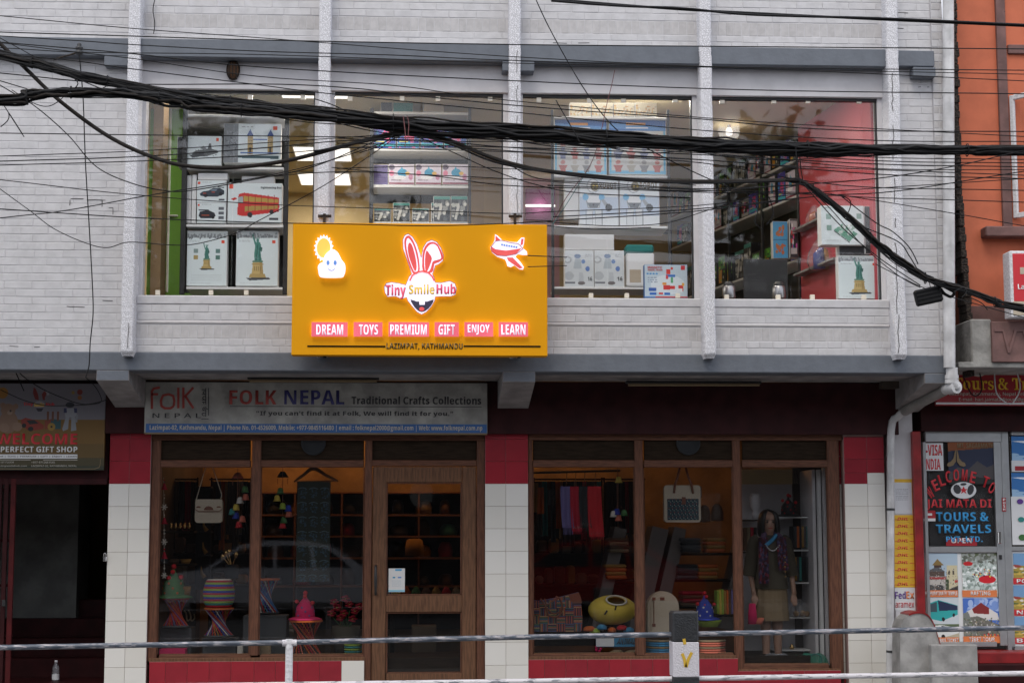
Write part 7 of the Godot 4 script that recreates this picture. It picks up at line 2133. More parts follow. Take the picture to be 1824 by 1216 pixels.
	part(hb, "pouch_flap", loft([[0, 0.001, 0.001, 0.06], [0.003, 0.04, 0.02, 0.05], [0.06, 0.03, 0.02, 0.08], [0.062, 0.001, 0.001, 0.08]], 10), M.felt_salmon, hb.position)


# ---------------------------------------------------------------- signs

# polygon from points of a zoomed picture: px = ox + x / k
func pz(pts: Array, z: float, ox := 440.0, oy := 300.0, k := 3.257) -> PackedVector2Array:
	var out := PackedVector2Array()
	for i in range(0, pts.size(), 2):
		var v := U(ox + pts[i] / k, oy + pts[i + 1] / k, z)
		out.append(Vector2(v.x, v.y))
	return out


func rounder(p: PackedVector2Array, steps := 3) -> PackedVector2Array:
	var q := []
	for v in p: q.append(Vector3(v.x, v.y, 0))
	var n := q.size()
	var out := PackedVector2Array()
	for i in n:
		for s in steps:
			var v: Vector3 = (q[i] as Vector3).cubic_interpolate(q[(i + 1) % n], q[(i - 1 + n) % n], q[(i + 2) % n], float(s) / steps)
			out.append(Vector2(v.x, v.y))
	return out


# a raised acrylic piece with LEDs behind it: lit plate and a bright spacer that lights the panel
func lit(p: Node, n: String, poly: PackedVector2Array, z: float, face_m, depth := 0.012) -> MeshInstance3D:
	var o := part(p, n, prism(poly, depth), face_m, Vector3(0, 0, z + 0.022 + depth / 2))
	for inner in Geometry2D.offset_polygon(poly, -0.004):
		part(o, "led_edge", prism(inner, 0.0215), M.led_edge, Vector3(0, 0, z + 0.011))
	return o


func signs() -> void:
	mt("led_edge", Color(1, 1, 1), 0.5, {"glow": 1.3, "glow_color": Color(1.0, 0.9, 0.72)})
	var z := 0.33
	var s := thing("lit_shop_sign", "large yellow lit sign box of the toy shop with raised white rabbit logo", "sign", U(747, 633, 0.25))
	var r := R(520, 398, 975, 633, z)
	part(s, "sign_box", box(r.size.x, r.size.y, 0.13, 0.004), M.sign_yellow, Vector3(r.get_center().x, r.get_center().y, z - 0.065))
	# sun and cloud
	var sun := PackedVector2Array()
	var sc := U(440 + 445 / 3.257, 300 + 465 / 3.257, z)
	for k in 36: sun.append(Vector2(sc.x, sc.y) + Vector2.from_angle(TAU * k / 36) * (0.089 if k % 2 else 0.072) * Vector2(0.92, 1.3))
	var so := lit(s, "sun_shape", sun, z, M.lit_white)
	part(so, "sun_disc", prism(ellipse(sc.x, sc.y, 0.056, 0.082), 0.002), M.lit_yellow, Vector3(0, 0, z + 0.035))
	var cl := rounder(pz([415, 600, 412, 575, 425, 555, 445, 545, 450, 515, 470, 490, 500, 475, 525, 490, 540, 515, 550, 535, 568, 560, 572, 590, 565, 620, 545, 637, 440, 637, 420, 625], z))
	var co := part(s, "cloud_shape", prism(cl, 0.02), M.lit_white, Vector3(0, 0, z + 0.046))
	for inner in Geometry2D.offset_polygon(cl, -0.004): part(co, "led_edge", prism(inner, 0.035), M.led_edge, Vector3(0, 0, z + 0.0178))
	for x in [471, 512]:
		var e := U(440 + x / 3.257, 300 + 553 / 3.257, z)
		part(co, "eye", prism(ellipse(e.x, e.y, 0.013, 0.02, 16), 0.002), M.lit_blue, Vector3(0, 0, z + 0.0575))
	var sm := pz([472, 588, 482, 596, 492, 598, 502, 595, 510, 586], z)
	part(co, "smile", strokes([sm], 0.005, 0.002), M.lit_blue, Vector3(0, 0, z + 0.0575))
	# rabbit logo plate
	var rab := pz([955, 615, 930, 540, 905, 470, 903, 415, 915, 390, 935, 383, 960, 400, 985, 440, 1002, 490, 1010, 520, 1014, 495, 1022, 460, 1042, 430, 1070, 418, 1100, 430, 1125, 465, 1140, 510, 1135, 540, 1110, 560, 1092, 566, 1085, 590, 1076, 615, 1086, 640, 1092, 664, 1130, 665, 1175, 655, 1205, 670, 1215, 700, 1208, 735, 1180, 745, 1130, 745, 1092, 747, 1088, 770, 1068, 805, 1040, 835, 1012, 850, 985, 835, 955, 800, 932, 770, 925, 750, 905, 758, 885, 755, 860, 745, 815, 748, 800, 725, 795, 690, 808, 668, 840, 662, 880, 668, 920, 678, 930, 655, 940, 630], z)
	var ro := lit(s, "rabbit_plate", rab, z, M.lit_white)
	var zf := z + 0.035
	part(ro, "outline", strokes([PackedVector2Array(Array(rab) + [rab[0]])], 0.004, 0.002), M.lit_outline, Vector3(0, 0, zf))
	for e in [[0, "lit_red", [933, 393, 914, 412, 914, 460, 930, 530, 962, 612, 998, 605, 1000, 560, 990, 495, 970, 435, 950, 402]], [1, "lit_white", [936, 408, 924, 425, 925, 465, 940, 530, 968, 600, 990, 597, 990, 555, 980, 500, 962, 443]], [2, "lit_red", [940, 435, 932, 465, 938, 510, 955, 560, 972, 598, 982, 590, 982, 550, 970, 490, 955, 445]], [0, "lit_red", [1020, 600, 1016, 540, 1022, 480, 1045, 440, 1075, 430, 1105, 443, 1130, 490, 1138, 525, 1110, 548, 1086, 558, 1080, 595, 1060, 610]], [1, "lit_white", [1031, 592, 1027, 530, 1034, 482, 1056, 450, 1080, 442, 1104, 458, 1124, 510, 1122, 528, 1096, 536, 1076, 545, 1066, 580, 1052, 602]], [2, "lit_red", [1040, 480, 1058, 500, 1072, 525, 1062, 560, 1045, 600, 1034, 592, 1032, 530]]]:
		part(ro, "ear_shape", prism(rounder(pz(e[2], z), 2), 0.002), M[e[1]], Vector3(0, 0, zf + 0.002 * e[0]))
	part(ro, "headband", strokes([pz([944, 655, 958, 625, 985, 606, 1015, 600, 1050, 608, 1072, 628, 1086, 655], z)], 0.012, 0.002), M.lit_red, Vector3(0, 0, zf + 0.006))
	part(ro, "mouth", prism(rounder(pz([948, 763, 985, 775, 1015, 772, 1045, 775, 1082, 763, 1066, 800, 1036, 828, 1010, 835, 985, 822, 963, 795], z), 2), 0.002), M.lit_dark, Vector3(0, 0, zf))
	part(ro, "tooth", prism(pz([998, 771, 1032, 771, 1030, 794, 1000, 794], z), 0.002), M.lit_white, Vector3(0, 0, zf + 0.002))
	var tg := U(440 + 1013 / 3.257, 300 + 818 / 3.257, z)
	part(ro, "tongue", prism(ellipse(tg.x, tg.y, 0.022, 0.017, 18), 0.002), M.lit_red, Vector3(0, 0, zf + 0.002))
	for w in [["Tiny", 687, 507, 722, 532, "lit_pinkdeep"], ["Smile", 729, 507, 773, 523, "lit_gold"], ["Hub", 778, 506, 811, 523, "lit_pinkdeep"]]:
		mt("lit_pinkdeep", rgb8(225, 80, 110), 0.4, {"glow": 0.22})
		mt("lit_gold", rgb8(225, 190, 70), 0.4, {"glow": 0.3})
		letters(ro, w[0], w[1] - 0.8, w[2] - 0.8, w[3] + 0.8, w[4] + 0.8, zf, M.lit_outline)
		letters(ro, w[0], w[1], w[2], w[3], w[4], zf + 0.002, M[w[5]])
	# aeroplane
	var pl := lit(s, "aeroplane_shape", pz([1438, 385, 1455, 395, 1480, 420, 1530, 430, 1565, 432, 1590, 405, 1608, 405, 1605, 440, 1598, 465, 1622, 485, 1625, 505, 1600, 505, 1570, 500, 1555, 515, 1585, 545, 1605, 575, 1600, 590, 1580, 588, 1550, 565, 1530, 575, 1510, 570, 1503, 545, 1495, 530, 1450, 515, 1420, 490, 1410, 460, 1425, 440, 1435, 420], z), z, M.lit_white)
	for e in [["lit_red", [1415, 455, 1440, 472, 1500, 480, 1560, 472, 1592, 466, 1560, 498, 1500, 510, 1450, 506, 1420, 485]], ["lit_red", [1590, 412, 1603, 412, 1598, 445, 1585, 450]], ["lit_red", [1441, 393, 1470, 420, 1440, 424]], ["lit_red", [1505, 520, 1540, 520, 1598, 580, 1580, 584, 1515, 540]]]:
		part(pl, "red_shape", prism(pz(e[1], z), 0.002), M[e[0]], Vector3(0, 0, zf))
	part(pl, "outline", strokes([pz([1425, 445, 1440, 425, 1475, 420, 1530, 435, 1572, 440, 1600, 470, 1560, 500, 1500, 512, 1450, 508, 1418, 485, 1414, 458, 1425, 445], z)], 0.004, 0.002), M.lit_outline, Vector3(0, 0, zf + 0.002))
	for k in 7:
		var q := U(440 + (1478 + 14 * k) / 3.257, 300 + (446 + 2.4 * k) / 3.257, z)
		part(pl, "porthole", prism(ellipse(q.x, q.y, 0.008, 0.009, 8), 0.002), M.lit_blue, Vector3(0, 0, zf + 0.002))
	# word plates
	for w in [["DREAM", 555, 619, 563, 611], ["TOYS", 630, 681, 639, 673], ["PREMIUM", 692, 764, 695, 760], ["GIFT", 774, 817, 781, 810], ["ENJOY", 827, 878, 833, 872], ["LEARN", 888, 940, 893, 936]]:
		var q := R(w[1], 574.5, w[2], 600, z)
		var po := lit(s, "word_plate", PackedVector2Array([q.position, Vector2(q.end.x, q.position.y), q.end, Vector2(q.position.x, q.end.y)]), z, M.lit_pink)
		letters(po, w[0], w[3], 578, w[4], 596, zf, M.lit_white)
	# bottom line
	letters(s, "LAZIMPAT, KATHMANDU", 688, 611, 824, 623, z + 0.002, M.mirror_black, "sans", true, 0.006)
	for a in [[547, 686], [826, 963]]: pixbox(s, "rule_line", a[0], 615, a[1], 618, z + 0.005, 0.006, M.mirror_black, 0.001)
	for x in [578, 918]:
		pixbox(s, "hanging_strap", x - 3, 380, x + 2, 400, 0.19, 0.02, M.old_brick, 0.002)
		pixbox(s, "hanging_strap", x - 12, 382, x + 12, 387, 0.185, 0.015, M.old_brick, 0.002)
	for x in [578, 925]: pixbox(s, "lower_bolt", x - 3, 632, x + 3, 637, 0.25, 0.05, M.black, 0.002)
	# soft light of the raised pieces, for renderers that need a lamp
	for q in [[585, 460, 0.004], [750, 490, 0.006], [906, 450, 0.004], [620, 587, 0.004], [750, 587, 0.004], [885, 587, 0.004]]:
		var l := OmniLight3D.new()
		l.name = "sign_light"
		l.light_energy = q[2]
		l.light_color = Color(1, 0.92, 0.85)
		l.light_size = 0.03
		l.omni_range = 3.0
		l.omni_attenuation = 2.0
		l.shadow_enabled = true
		s.add_child(l, true)
		l.position = U(q[0], q[1], z + 0.2) - s.position

	# craft shop board
	var fz := -0.84
	var f := thing("craft_shop_sign", "weathered grey sign board with red and blue lettering above the craft shop", "sign", U(562, 772, fz))
	pixbox(f, "board", 257, 681, 868, 772, fz, 0.045, M.board_grey, 0.004)
	pixbox(f, "blue_band", 259, 755, 867, 770.5, fz + 0.003, 0.004, M.board_blue, 0.0)
	pixbox(f, "bottom_edge", 257, 770.5, 868, 773.5, fz + 0.006, 0.05, M.felt_khaki, 0.002)
	var zi := fz + 0.002
	letters(f, "FOLK", 408, 695, 492, 720, zi, M.ink_red)
	letters(f, "NEPAL", 506, 695, 613, 720, zi, M.ink_blue)
	letters(f, "Traditional Crafts Collections", 626, 706, 857, 720, zi, M.ink)
	pixbox(f, "rule_line", 409, 723.6, 858, 724.6, fz + 0.002, 0.003, M.ink, 0.0)
	letters(f, "\"If you can't find it at Folk, We will find it for you.\"", 456, 732, 807, 742.5, zi, M.ink)
	letters(f, "Lazimpat-02, Kathmandu, Nepal | Phone No. 01-4526009, Mobile: +977-9845116480 | email : folknepal2000@gmail.com | Web: www.folknepal.com.np", 266, 757, 859, 768.5, zi + 0.003, M.felt_white, "sans", true)
	letters(f, "N E P A L", 271, 736, 357, 744, zi, M.ink, "sans", false)
	# thin drawn wordmark
	var W := []
	for l in [[[270, 728, 270, 697, 273, 692, 284, 690]], [[269, 702, 281, 702]], [[287, 710, 290, 704, 300, 702, 308, 705, 310, 714, 309, 723, 303, 727, 293, 727, 287, 723, 286, 715, 287, 710]], [[317, 690, 317, 727]], [[326, 690, 326, 727]], [[344, 690, 328, 707]], [[330, 706, 344, 727]]]:
		W.append(pz(l[0], zi, 0, 0, 1))
	part(f, "wordmark", strokes(W, 0.02, 0.003), M.ink_red, Vector3(0, 0, zi))
	# vertical script beside it, written upwards along its head line
	var D := []
	var head := [[371, 740, 371, 691], [358, 746, 371, 746]]
	for l in head: D.append(pz(l, zi, 0, 0, 1))
	for l in [[366, 742, 366, 724], [366, 720, 366, 691], [366, 740, 361, 740, 359, 737, 362, 735], [366, 736, 359, 736], [366, 731, 359, 731], [363, 731, 360, 728, 363, 725, 364, 729], [366, 727, 370, 729], [366, 716, 359, 716], [362, 719, 362, 716], [366, 712, 359, 712], [364, 712, 360, 709, 362, 706, 366, 706], [366, 702, 359, 702], [364, 702, 361, 699, 363, 697], [366, 694, 359, 694], [366, 697, 362, 697]]:
		D.append(pz(l, zi, 0, 0, 1))
	part(f, "vertical_script", strokes(D, 0.006, 0.003), M.ink, Vector3(0, 0, zi))

	# welcome board over the stair entrance
	var wz := -0.9
	var w := thing("welcome_sign", "printed welcome sign of the gift shop over the dark stair entrance", "sign", U(80, 838, wz))
	var P := Pic.new(512, 340, rgb8(176, 172, 184))
	P.rect(0, 0.42, 1, 1, rgb8(176, 128, 40)).rect(0, 0.7, 1, 1, rgb8(150, 112, 38)).rect(0, 0.86, 1, 1, rgb8(104, 92, 46)).rect(0, 0.95, 1, 1, rgb8(70, 78, 50))
	var X := func(px: float) -> float: return (px + 50.0) / 236.0
	var Y := func(py: float) -> float: return (py - 683.0) / 154.0
	var pq := func(a: Array, c: Color) -> void:
		var o := []
		for i in range(0, a.size(), 2):
			o.append(X.call(a[i]))
			o.append(Y.call(a[i + 1]))
		P.poly(o, c)
	var el := func(cx: float, cy: float, rx: float, ry: float, c: Color) -> void: P.ell(X.call(cx), Y.call(cy), rx / 236.0, ry / 154.0, c)
	# teddy bear, racing car, stacking toy, robot
	var tan8 := rgb8(196, 150, 120)
	el.call(14, 752, 17, 20, tan8); el.call(13, 731, 13, 12, tan8); el.call(3, 722, 5, 5, tan8); el.call(26, 724, 5, 5, tan8); el.call(7, 762, 9, 8, rgb8(208, 164, 134)); el.call(30, 760, 9, 8, rgb8(208, 164, 134)); el.call(16, 735, 5, 4, rgb8(222, 186, 160)); el.call(17, 732, 2, 2, rgb8(70, 50, 44))
	pq.call([36, 748, 44, 744, 56, 747, 66, 749, 78, 758, 77, 764, 60, 767, 48, 766, 38, 757], rgb8(210, 66, 44)); pq.call([46, 749, 60, 748, 68, 754, 52, 756], rgb8(46, 50, 58)); el.call(54, 764, 5, 4, rgb8(30, 30, 32)); el.call(42, 758, 4, 4, rgb8(30, 30, 32))
	pq.call([79, 749, 92, 746, 108, 748, 108, 764, 79, 764], rgb8(50, 120, 130)); pq.call([79, 749, 90, 746, 90, 764, 79, 764], rgb8(200, 80, 50))
	for x in [84, 93, 102]: pq.call([x - 2, 733, x + 2, 733, x + 2, 750, x - 2, 750], rgb8(160, 86, 50))
	el.call(91, 760, 7, 7, rgb8(226, 178, 60)); el.call(91, 760, 2, 2, rgb8(60, 50, 40))
	el.call(123, 721, 8, 5, rgb8(66, 70, 84)); pq.call([113, 727, 133, 727, 136, 740, 131, 743, 115, 743], rgb8(212, 216, 224)); pq.call([112, 727, 117, 727, 118, 735, 112, 735], rgb8(60, 70, 130)); pq.call([130, 727, 136, 727, 136, 735, 131, 735], rgb8(60, 70, 130)); pq.call([116, 743, 122, 743, 121, 764, 112, 768, 110, 764], rgb8(206, 210, 220)); pq.call([126, 743, 133, 743, 136, 766, 126, 768], rgb8(206, 210, 220)); pq.call([134, 738, 138, 738, 137, 752, 133, 752], rgb8(190, 196, 206))
	# small sun, stars, rabbit ears
	el.call(2, 700, 10, 10, rgb8(230, 160, 60))
	for q in [[140, 698, 5, 190, 70, 60], [140, 708, 4, 226, 140, 70], [128, 699, 3, 220, 180, 80]]: el.call(q[0], q[1], q[2], q[2], rgb8(q[3], q[4], q[5]))
	pq.call([57, 690, 61, 692, 66, 704, 67, 713, 60, 711, 56, 700], rgb8(186, 60, 56)); pq.call([74, 712, 72, 702, 76, 696, 81, 700, 78, 708, 78, 713], rgb8(186, 60, 56)); pq.call([78, 695, 83, 696, 86, 703, 82, 705], rgb8(225, 222, 228)); el.call(68, 720, 10, 6, rgb8(226, 224, 230)); pq.call([62, 727, 76, 727, 72, 733, 66, 733], rgb8(60, 50, 70))
	P.im.adjust_bcs(0.62, 1.0, 0.95)
	pixbox(w, "print_panel", -50, 683, 186, 837, wz, 0.04, P.mat(0.5), 0.0)
	var wt := wz + 0.002
	letters(w, "Tiny", 41, 716.5, 58, 724, wt, M.ink_crimson)
	letters(w, "Smile", 60, 717, 78, 724, wt, M.ink_yellow)
	letters(w, "Hub", 81, 716.5, 96, 723, wt, M.ink_crimson)
	letters(w, "WELCOME", -8, 772, 137, 791, wt, M.ink_crimson)
	letters(w, "A PERFECT GIFT SHOP", -14, 795, 137, 805, wt, M.ink_white)
	pixbox(w, "strip", -40, 809, 137, 816.5, wz + 0.002, 0.003, M.ink_white, 0.0)
	letters(w, "DREAM | TOYS | PREMIUM | GIFT | ENJOY | LEARN", -16, 811, 136, 815, wt + 0.002, M.ink, "sans", false)
	letters(w, "1ST FLOOR", 0, 821.5, 24, 824.5, wt, M.felt_white, "sans", false)
	letters(w, "www.tinysmilehub.com", -14, 828, 47, 831.5, wt, M.felt_white, "sans", false)
	letters(w, "+977-9712661545", 55, 821.5, 97, 825, wt, M.felt_white, "sans", false)
	letters(w, "LAZIMPAT-02, KATHMANDU, NEPAL", 55, 828, 136, 831.5, wt, M.felt_white, "sans", false)
	for a in [[-40, 54, 818.4], [76, 137, 818.8]]: pixbox(w, "rule_line", a[0], a[2], a[1], a[2] + 0.8, wz + 0.002, 0.003, M.felt_white, 0.0)
	var bd := pz([-50, 835, 168, 835, 176, 832, 178, 826, 178, 818], wt, 0, 0, 1)
	part(w, "border_line", strokes([bd], 0.006, 0.002), M.felt_khaki, Vector3(0, 0, wt))

	# papers on the craft shop door
	var d := thing("card_sticker", "white card sticker with blue print on the door glass", "sticker", U(706, 1054, -1.0))
	var cp := Pic.new(60, 84, rgb8(205, 204, 202))
	cp.rect(0.4, 0.03, 0.8, 0.12, rgb8(80, 150, 190)).rect(0.25, 0.36, 0.4, 0.42, rgb8(50, 130, 170)).rect(0.58, 0.36, 0.8, 0.42, rgb8(90, 130, 190)).rect(0, 0.92, 1, 1, rgb8(120, 180, 200)).lines(rng, 6, 0.2, 0.5, 0.8, 0.8, rgb8(170, 180, 186))
	pixbox(d, "sheet", 692, 1012, 721, 1054, -1.005, 0.002, cp.mat(), 0.0)
	var fr := thing("round_sticker", "faint round frosted sticker near the top of the door glass", "sticker", U(751, 902, -1.0))
	mt("frosted", Color(0.4, 0.4, 0.38, 0.05), 0.6)
	part(fr, "disc", prism(ellipse(0, 0, 0.104, 0.118), 0.002), M.frosted, U(750, 880, -1.005))


# ---------------------------------------------------------------- pipes, railing, lamps on the facade

func street_things() -> void:
	# railing along the pavement, following the street's slope
	var z := 1.7
	var ra := thing("pipe_railing", "worn two rail pipe railing with flaking white paint before the shops", "railing", U(515, 1290, z))
	var peel := Pic.new(256, 256, Color.WHITE)
	var nz := FastNoiseLite.new()
	nz.seed = 4
	nz.frequency = 0.035
	nz.fractal_octaves = 4
	for y in 256:
		for x in 256:
			var v := nz.get_noise_2d(x, y * 1.7)
			peel.im.set_pixel(x, y, rgb8(86, 94, 106).lerp(rgb8(64, 71, 82), clampf(v * 3.0, 0, 1)) if v > -0.16 else (rgb8(84, 80, 80) if v > -0.19 else rgb8(160, 156, 160)))
	var peel2 := Pic.new(256, 256, Color.WHITE)
	for y in 256:
		for x in 256:
			var v := nz.get_noise_2d(x + 90, y * 1.7)
			peel2.im.set_pixel(x, y, rgb8(110, 114, 122) if v > 0.30 else (rgb8(96, 90, 86) if v > 0.28 else rgb8(205, 202, 206)))
	var rail_m := mt("rail", Color(1, 1, 1), 0.45, {"tex": ImageTexture.create_from_image(peel.im), "scale": Vector3(0.7, 2.5, 2.5), "metal": 0.1})
	var rail_m2 := mt("rail2", Color(1, 1, 1), 0.45, {"tex": ImageTexture.create_from_image(peel2.im), "scale": Vector3(0.7, 2.5, 2.5)})
	part(ra, "top_rail", tube([U(-500, 1161, z), U(0, 1153, z), U(460, 1145, z), U(912, 1135, z), U(1340, 1127, z), U(1824, 1118, z), U(2300, 1109, z)], 0.0195, 14), rail_m)
	part(ra, "lower_rail", tube([U(-500, 1232, z), U(880, 1214, z), U(1364, 1206, z), U(1824, 1199, z), U(2300, 1191, z)], 0.0195, 14), rail_m2)
	for x in [-330, 515, 2080]:
		var top := U(x, 1138 if x == 515 else (1158 if x < 0 else 1113), z)
		part(ra, "upright", tube([Vector3(top.x, 0.15, z), top], 0.027, 16), M.white_paint)
		part(ra, "collar", tube([top + Vector3(-0.05, -0.028, 0), top + Vector3(0.055, -0.026, 0)], 0.0245, 14), rail_m2)
	var bo := thing("bollard", "square concrete bollard with black and white bands and yellow mark", "bollard", Vector3(U(1218, 1150, z).x, 0.15, z))
	var bx := U(1218, 1088, z)
	var ys := [U(1218, 1290, z).y, U(1218, 1204, z).y, U(1218, 1142, z).y, bx.y]
	mt("bollard_black", lin(0.02, 0.022, 0.026), 0.55, {"tex": N.blotch, "bump": N.rough, "relief": 0.3, "scale": Vector3.ONE * 3})
	mt("bollard_white", lin(0.62, 0.60, 0.64), 0.6, {"tex": N.grain, "bump": N.rough, "relief": 0.3, "scale": Vector3.ONE * 3})
	for k in 3:
		wbox(bo, "band", bx.x - 0.096, bx.x + 0.096, ys[k], ys[k + 1] - (0.0 if k == 2 else 0.0006), z - 0.1, z + 0.09, M.bollard_white if k == 1 else M.bollard_black, 0.012 if k == 2 else 0.005)
	wbox(bo, "foot", bx.x - 0.094, bx.x + 0.094, 0.15, ys[0], z - 0.098, z + 0.088, M.bollard_black, 0.004)
	var ypaint := mt("yellow_paint", lin(0.55, 0.35, 0.03), 0.6)
	part(bo, "yellow_mark", strokes([pz([1212, 1162, 1216, 1172, 1218, 1186], z, 0, 0, 1), pz([1229, 1160, 1223, 1172, 1219, 1186], z, 0, 0, 1), pz([1215, 1136, 1217, 1146], z, 0, 0, 1)], 0.022, 0.004), ypaint, Vector3(0, 0, z + 0.0905))
	# downpipe
	var dp := thing("downpipe", "white plastic downpipe running down the building corner and bending back", "pipe", U(1586, 1290, -0.85))
	var c0 := U(1690, -60, 0.09)
	var c1 := U(1692, 655, 0.09)
	part(dp, "pipe_run", tube([U(1689, -160, 0.09), c1], 0.05, 18), M.pvc)
	for y in [668, 676]: part(dp, "socket", tube([U(1696, y, 0.08), U(1696, y + 7, 0.08)], 0.058, 18), M.pvc)
	var cap := U(1705, 689, 0.12)
	part(dp, "elbow", tube(smooth([U(1696, 655, 0.085), U(1697, 678, 0.085), U(1700, 689, 0.07), U(1685, 693, -0.05)], 5), 0.05, 16), M.pvc)
	part(dp, "end_cap", tube([cap + Vector3(-0.03, 0, -0.09), cap + Vector3(0.0, 0, 0.0)], 0.055, 18), M.pvc)
	part(dp, "end_cap_ring", lathe([[0, 0.0], [0.03, 0.0], [0.03, 0.006], [0, 0.006]], 16), M.pvc, cap).rotation.x = PI / 2
	part(dp, "branch", tube(smooth([U(1690, 692, -0.02), U(1650, 712, -0.42), U(1612, 732, -0.8)], 4), 0.045, 16), M.shaded_pvc)
	part(dp, "pipe_run", tube(smooth([U(1612, 732, -0.8), U(1600, 742, -0.86), U(1588, 765, -0.88), U(1587, 900, -0.88), U(1586, 1290, -0.88)], 4), 0.034, 16), M.pvc)
	for y in [905, 1158]: part(dp, "pipe_clip", tube([U(1587, y, -0.88), U(1587, y + 4, -0.88)], 0.039, 16), M.dark_frame)
	# old lamp under the lintel
	var lp := U(415, 125, -0.02)
	var la := thing("bulkhead_lamp", "old brown oval bulkhead lamp under the grey lintel", "lamp", lp)
	part(la, "glass", lathe([[0, 0.05], [0.03, 0.045], [0.046, 0.025], [0.05, 0.0]], 20), M.felt_brown, lp).transform.basis = Basis(Vector3.RIGHT, PI / 2) * Basis.from_scale(Vector3(1, 1, 1.6))
	for k in 3: part(la, "guard_bar", tube(smooth([lp + Vector3(-0.03 + 0.03 * k, 0.078, 0), lp + Vector3(-0.03 + 0.03 * k, 0.04, 0.05), lp + Vector3(-0.03 + 0.03 * k, -0.04, 0.05), lp + Vector3(-0.03 + 0.03 * k, -0.078, 0)], 4), 0.005, 6), M.old_brick)
	var rim := []
	for k in 25: rim.append(lp + Vector3(cos(TAU * k / 24) * 0.052, sin(TAU * k / 24) * 0.084, 0.008))
	part(la, "rim", tube(rim, 0.008, 7, false), M.old_brick)
	# insulator on the lintel
	var ip := U(140, 96, 0.16)
	var ins := thing("insulator", "dark ribbed cable insulator on the grey lintel", "insulator", ip)
	part(ins, "porcelain", lathe([[0, 0], [0.03, 0], [0.034, 0.02], [0.018, 0.03], [0.034, 0.045], [0.03, 0.06], [0.014, 0.066], [0.02, 0.08], [0.012, 0.095], [0, 0.1]], 16), M.dark_frame, ip)
	part(ins, "arm", tube([ip + Vector3(0, 0.02, -0.01), U(95, 106, 0.12)], 0.008, 7), M.old_brick)
	# tube lamps under the soffit
	for a in [[1115, 1357, 678, "over the maroon fascia"], [440, 675, 671, "over the craft shop sign"]]:
		var t := thing("tube_lamp", "unlit tube lamp fitting " + a[3], "lamp", U((a[0] + a[1]) / 2.0, a[2] + 8, -0.6))
		pixbox(t, "housing", a[0], a[2], a[1], a[2] + 5, -0.6, 0.06, M.dark_frame, 0.005)
		var p := U(a[0] + 4, a[2] + 7, -0.57)
		var q := U(a[1] - 4, a[2] + 7, -0.57)
		part(t, "tube", tube([p, q], 0.013, 10), M.felt_khaki)
	# cable splice box
	var jb := thing("junction_box", "black slatted cable junction box hanging from the cable bundle", "junction box", U(1655, 545, 2.05))
	var jc := U(1654, 527, 2.05)
	var jo := part(jb, "case", box(0.2, 0.12, 0.06, 0.012), M.rubber, jc)
	jo.rotation.z = 0.22
	for k in 4:
		var rr := part(jb, "rib", box(0.19, 0.012, 0.008, 0.002), M.rubber, jc + Vector3(-0.006 * (k - 1.5), 0.028 * (k - 1.5), 0.033))
		rr.rotation.z = 0.22
	part(jb, "wire_hanger", tube(smooth([jc + Vector3(0.02, 0.06, 0), U(1656, 497, 2.05), U(1664, 494, 2.05), jc + Vector3(0.05, 0.06, 0)], 4), 0.003, 5), M.rubber)
	part(jb, "loop", tube(smooth([U(1672, 508, 2.05), U(1682, 522, 2.05), U(1695, 528, 2.05), U(1700, 520, 2.05), U(1686, 512, 2.05), U(1668, 500, 2.05)], 5), 0.012, 7), M.rubber)


# ---------------------------------------------------------------- overhead cables

func path(pts: Array, z: float, steps := 6) -> Array:
	var v := []
	for i in range(0, pts.size(), 2): v.append(U(pts[i], pts[i + 1], z))
	return smooth(v, steps)


func cable(pts: Array, z: float, r: float, m, label: String, group := "thin cables crossing the facade") -> void:
	# keep going past the picture's edges
	var p := pts.duplicate()
	if p[0] <= 2:
		p.insert(0, p[1] - (p[3] - p[1]) / maxf(1.0, p[2] - p[0]) * 500.0)
		p.insert(0, -500.0)
	var n := p.size()
	if p[n - 2] >= 1822:
		p.append(2300.0)
		p.append(p[n - 1] + (p[n - 1] - p[n - 3]) / maxf(1.0, p[n - 2] - p[n - 4]) * 476.0)
	solo("cable", label, "cable", tube(path(p, z), r, 6), m, Vector3.ZERO, group)


func thin_label(p: Array) -> String:
	var n := p.size()
	var span: float = absf(p[n - 2] - p[0])
	if p[0] >= 900 and span < 160: return "short loop of thin black cable beside the %s" % ("junction box" if p[0] > 1500 else ("yellow sign's corner" if p[0] < 1100 else "heavy cable's bend"))
	if span < 160: return "short loop of thin black cable at the loose bundle"
	if p[0] >= 1400: return "thin black cable dropping beside the bundle to the junction box"
	if p[n - 2] < 760 and p[0] < 10: return "thin black cable sagging over the plain brick wall into the bundle"
	var mid := 0.0
	for i in range(1, n, 2): mid += p[i] * 2.0 / n
	if mid < 112: return "thin black cable stretched in front of the grey lintel"
	if mid < 160: return "thin black cable stretched in front of the white window heads"
	if mid < 250: return "thin black cable running close above the main bundle"
	if mid < 300: return "thin black cable running close below the main bundle"
	return "thin black cable hanging low before the upstairs display boxes"


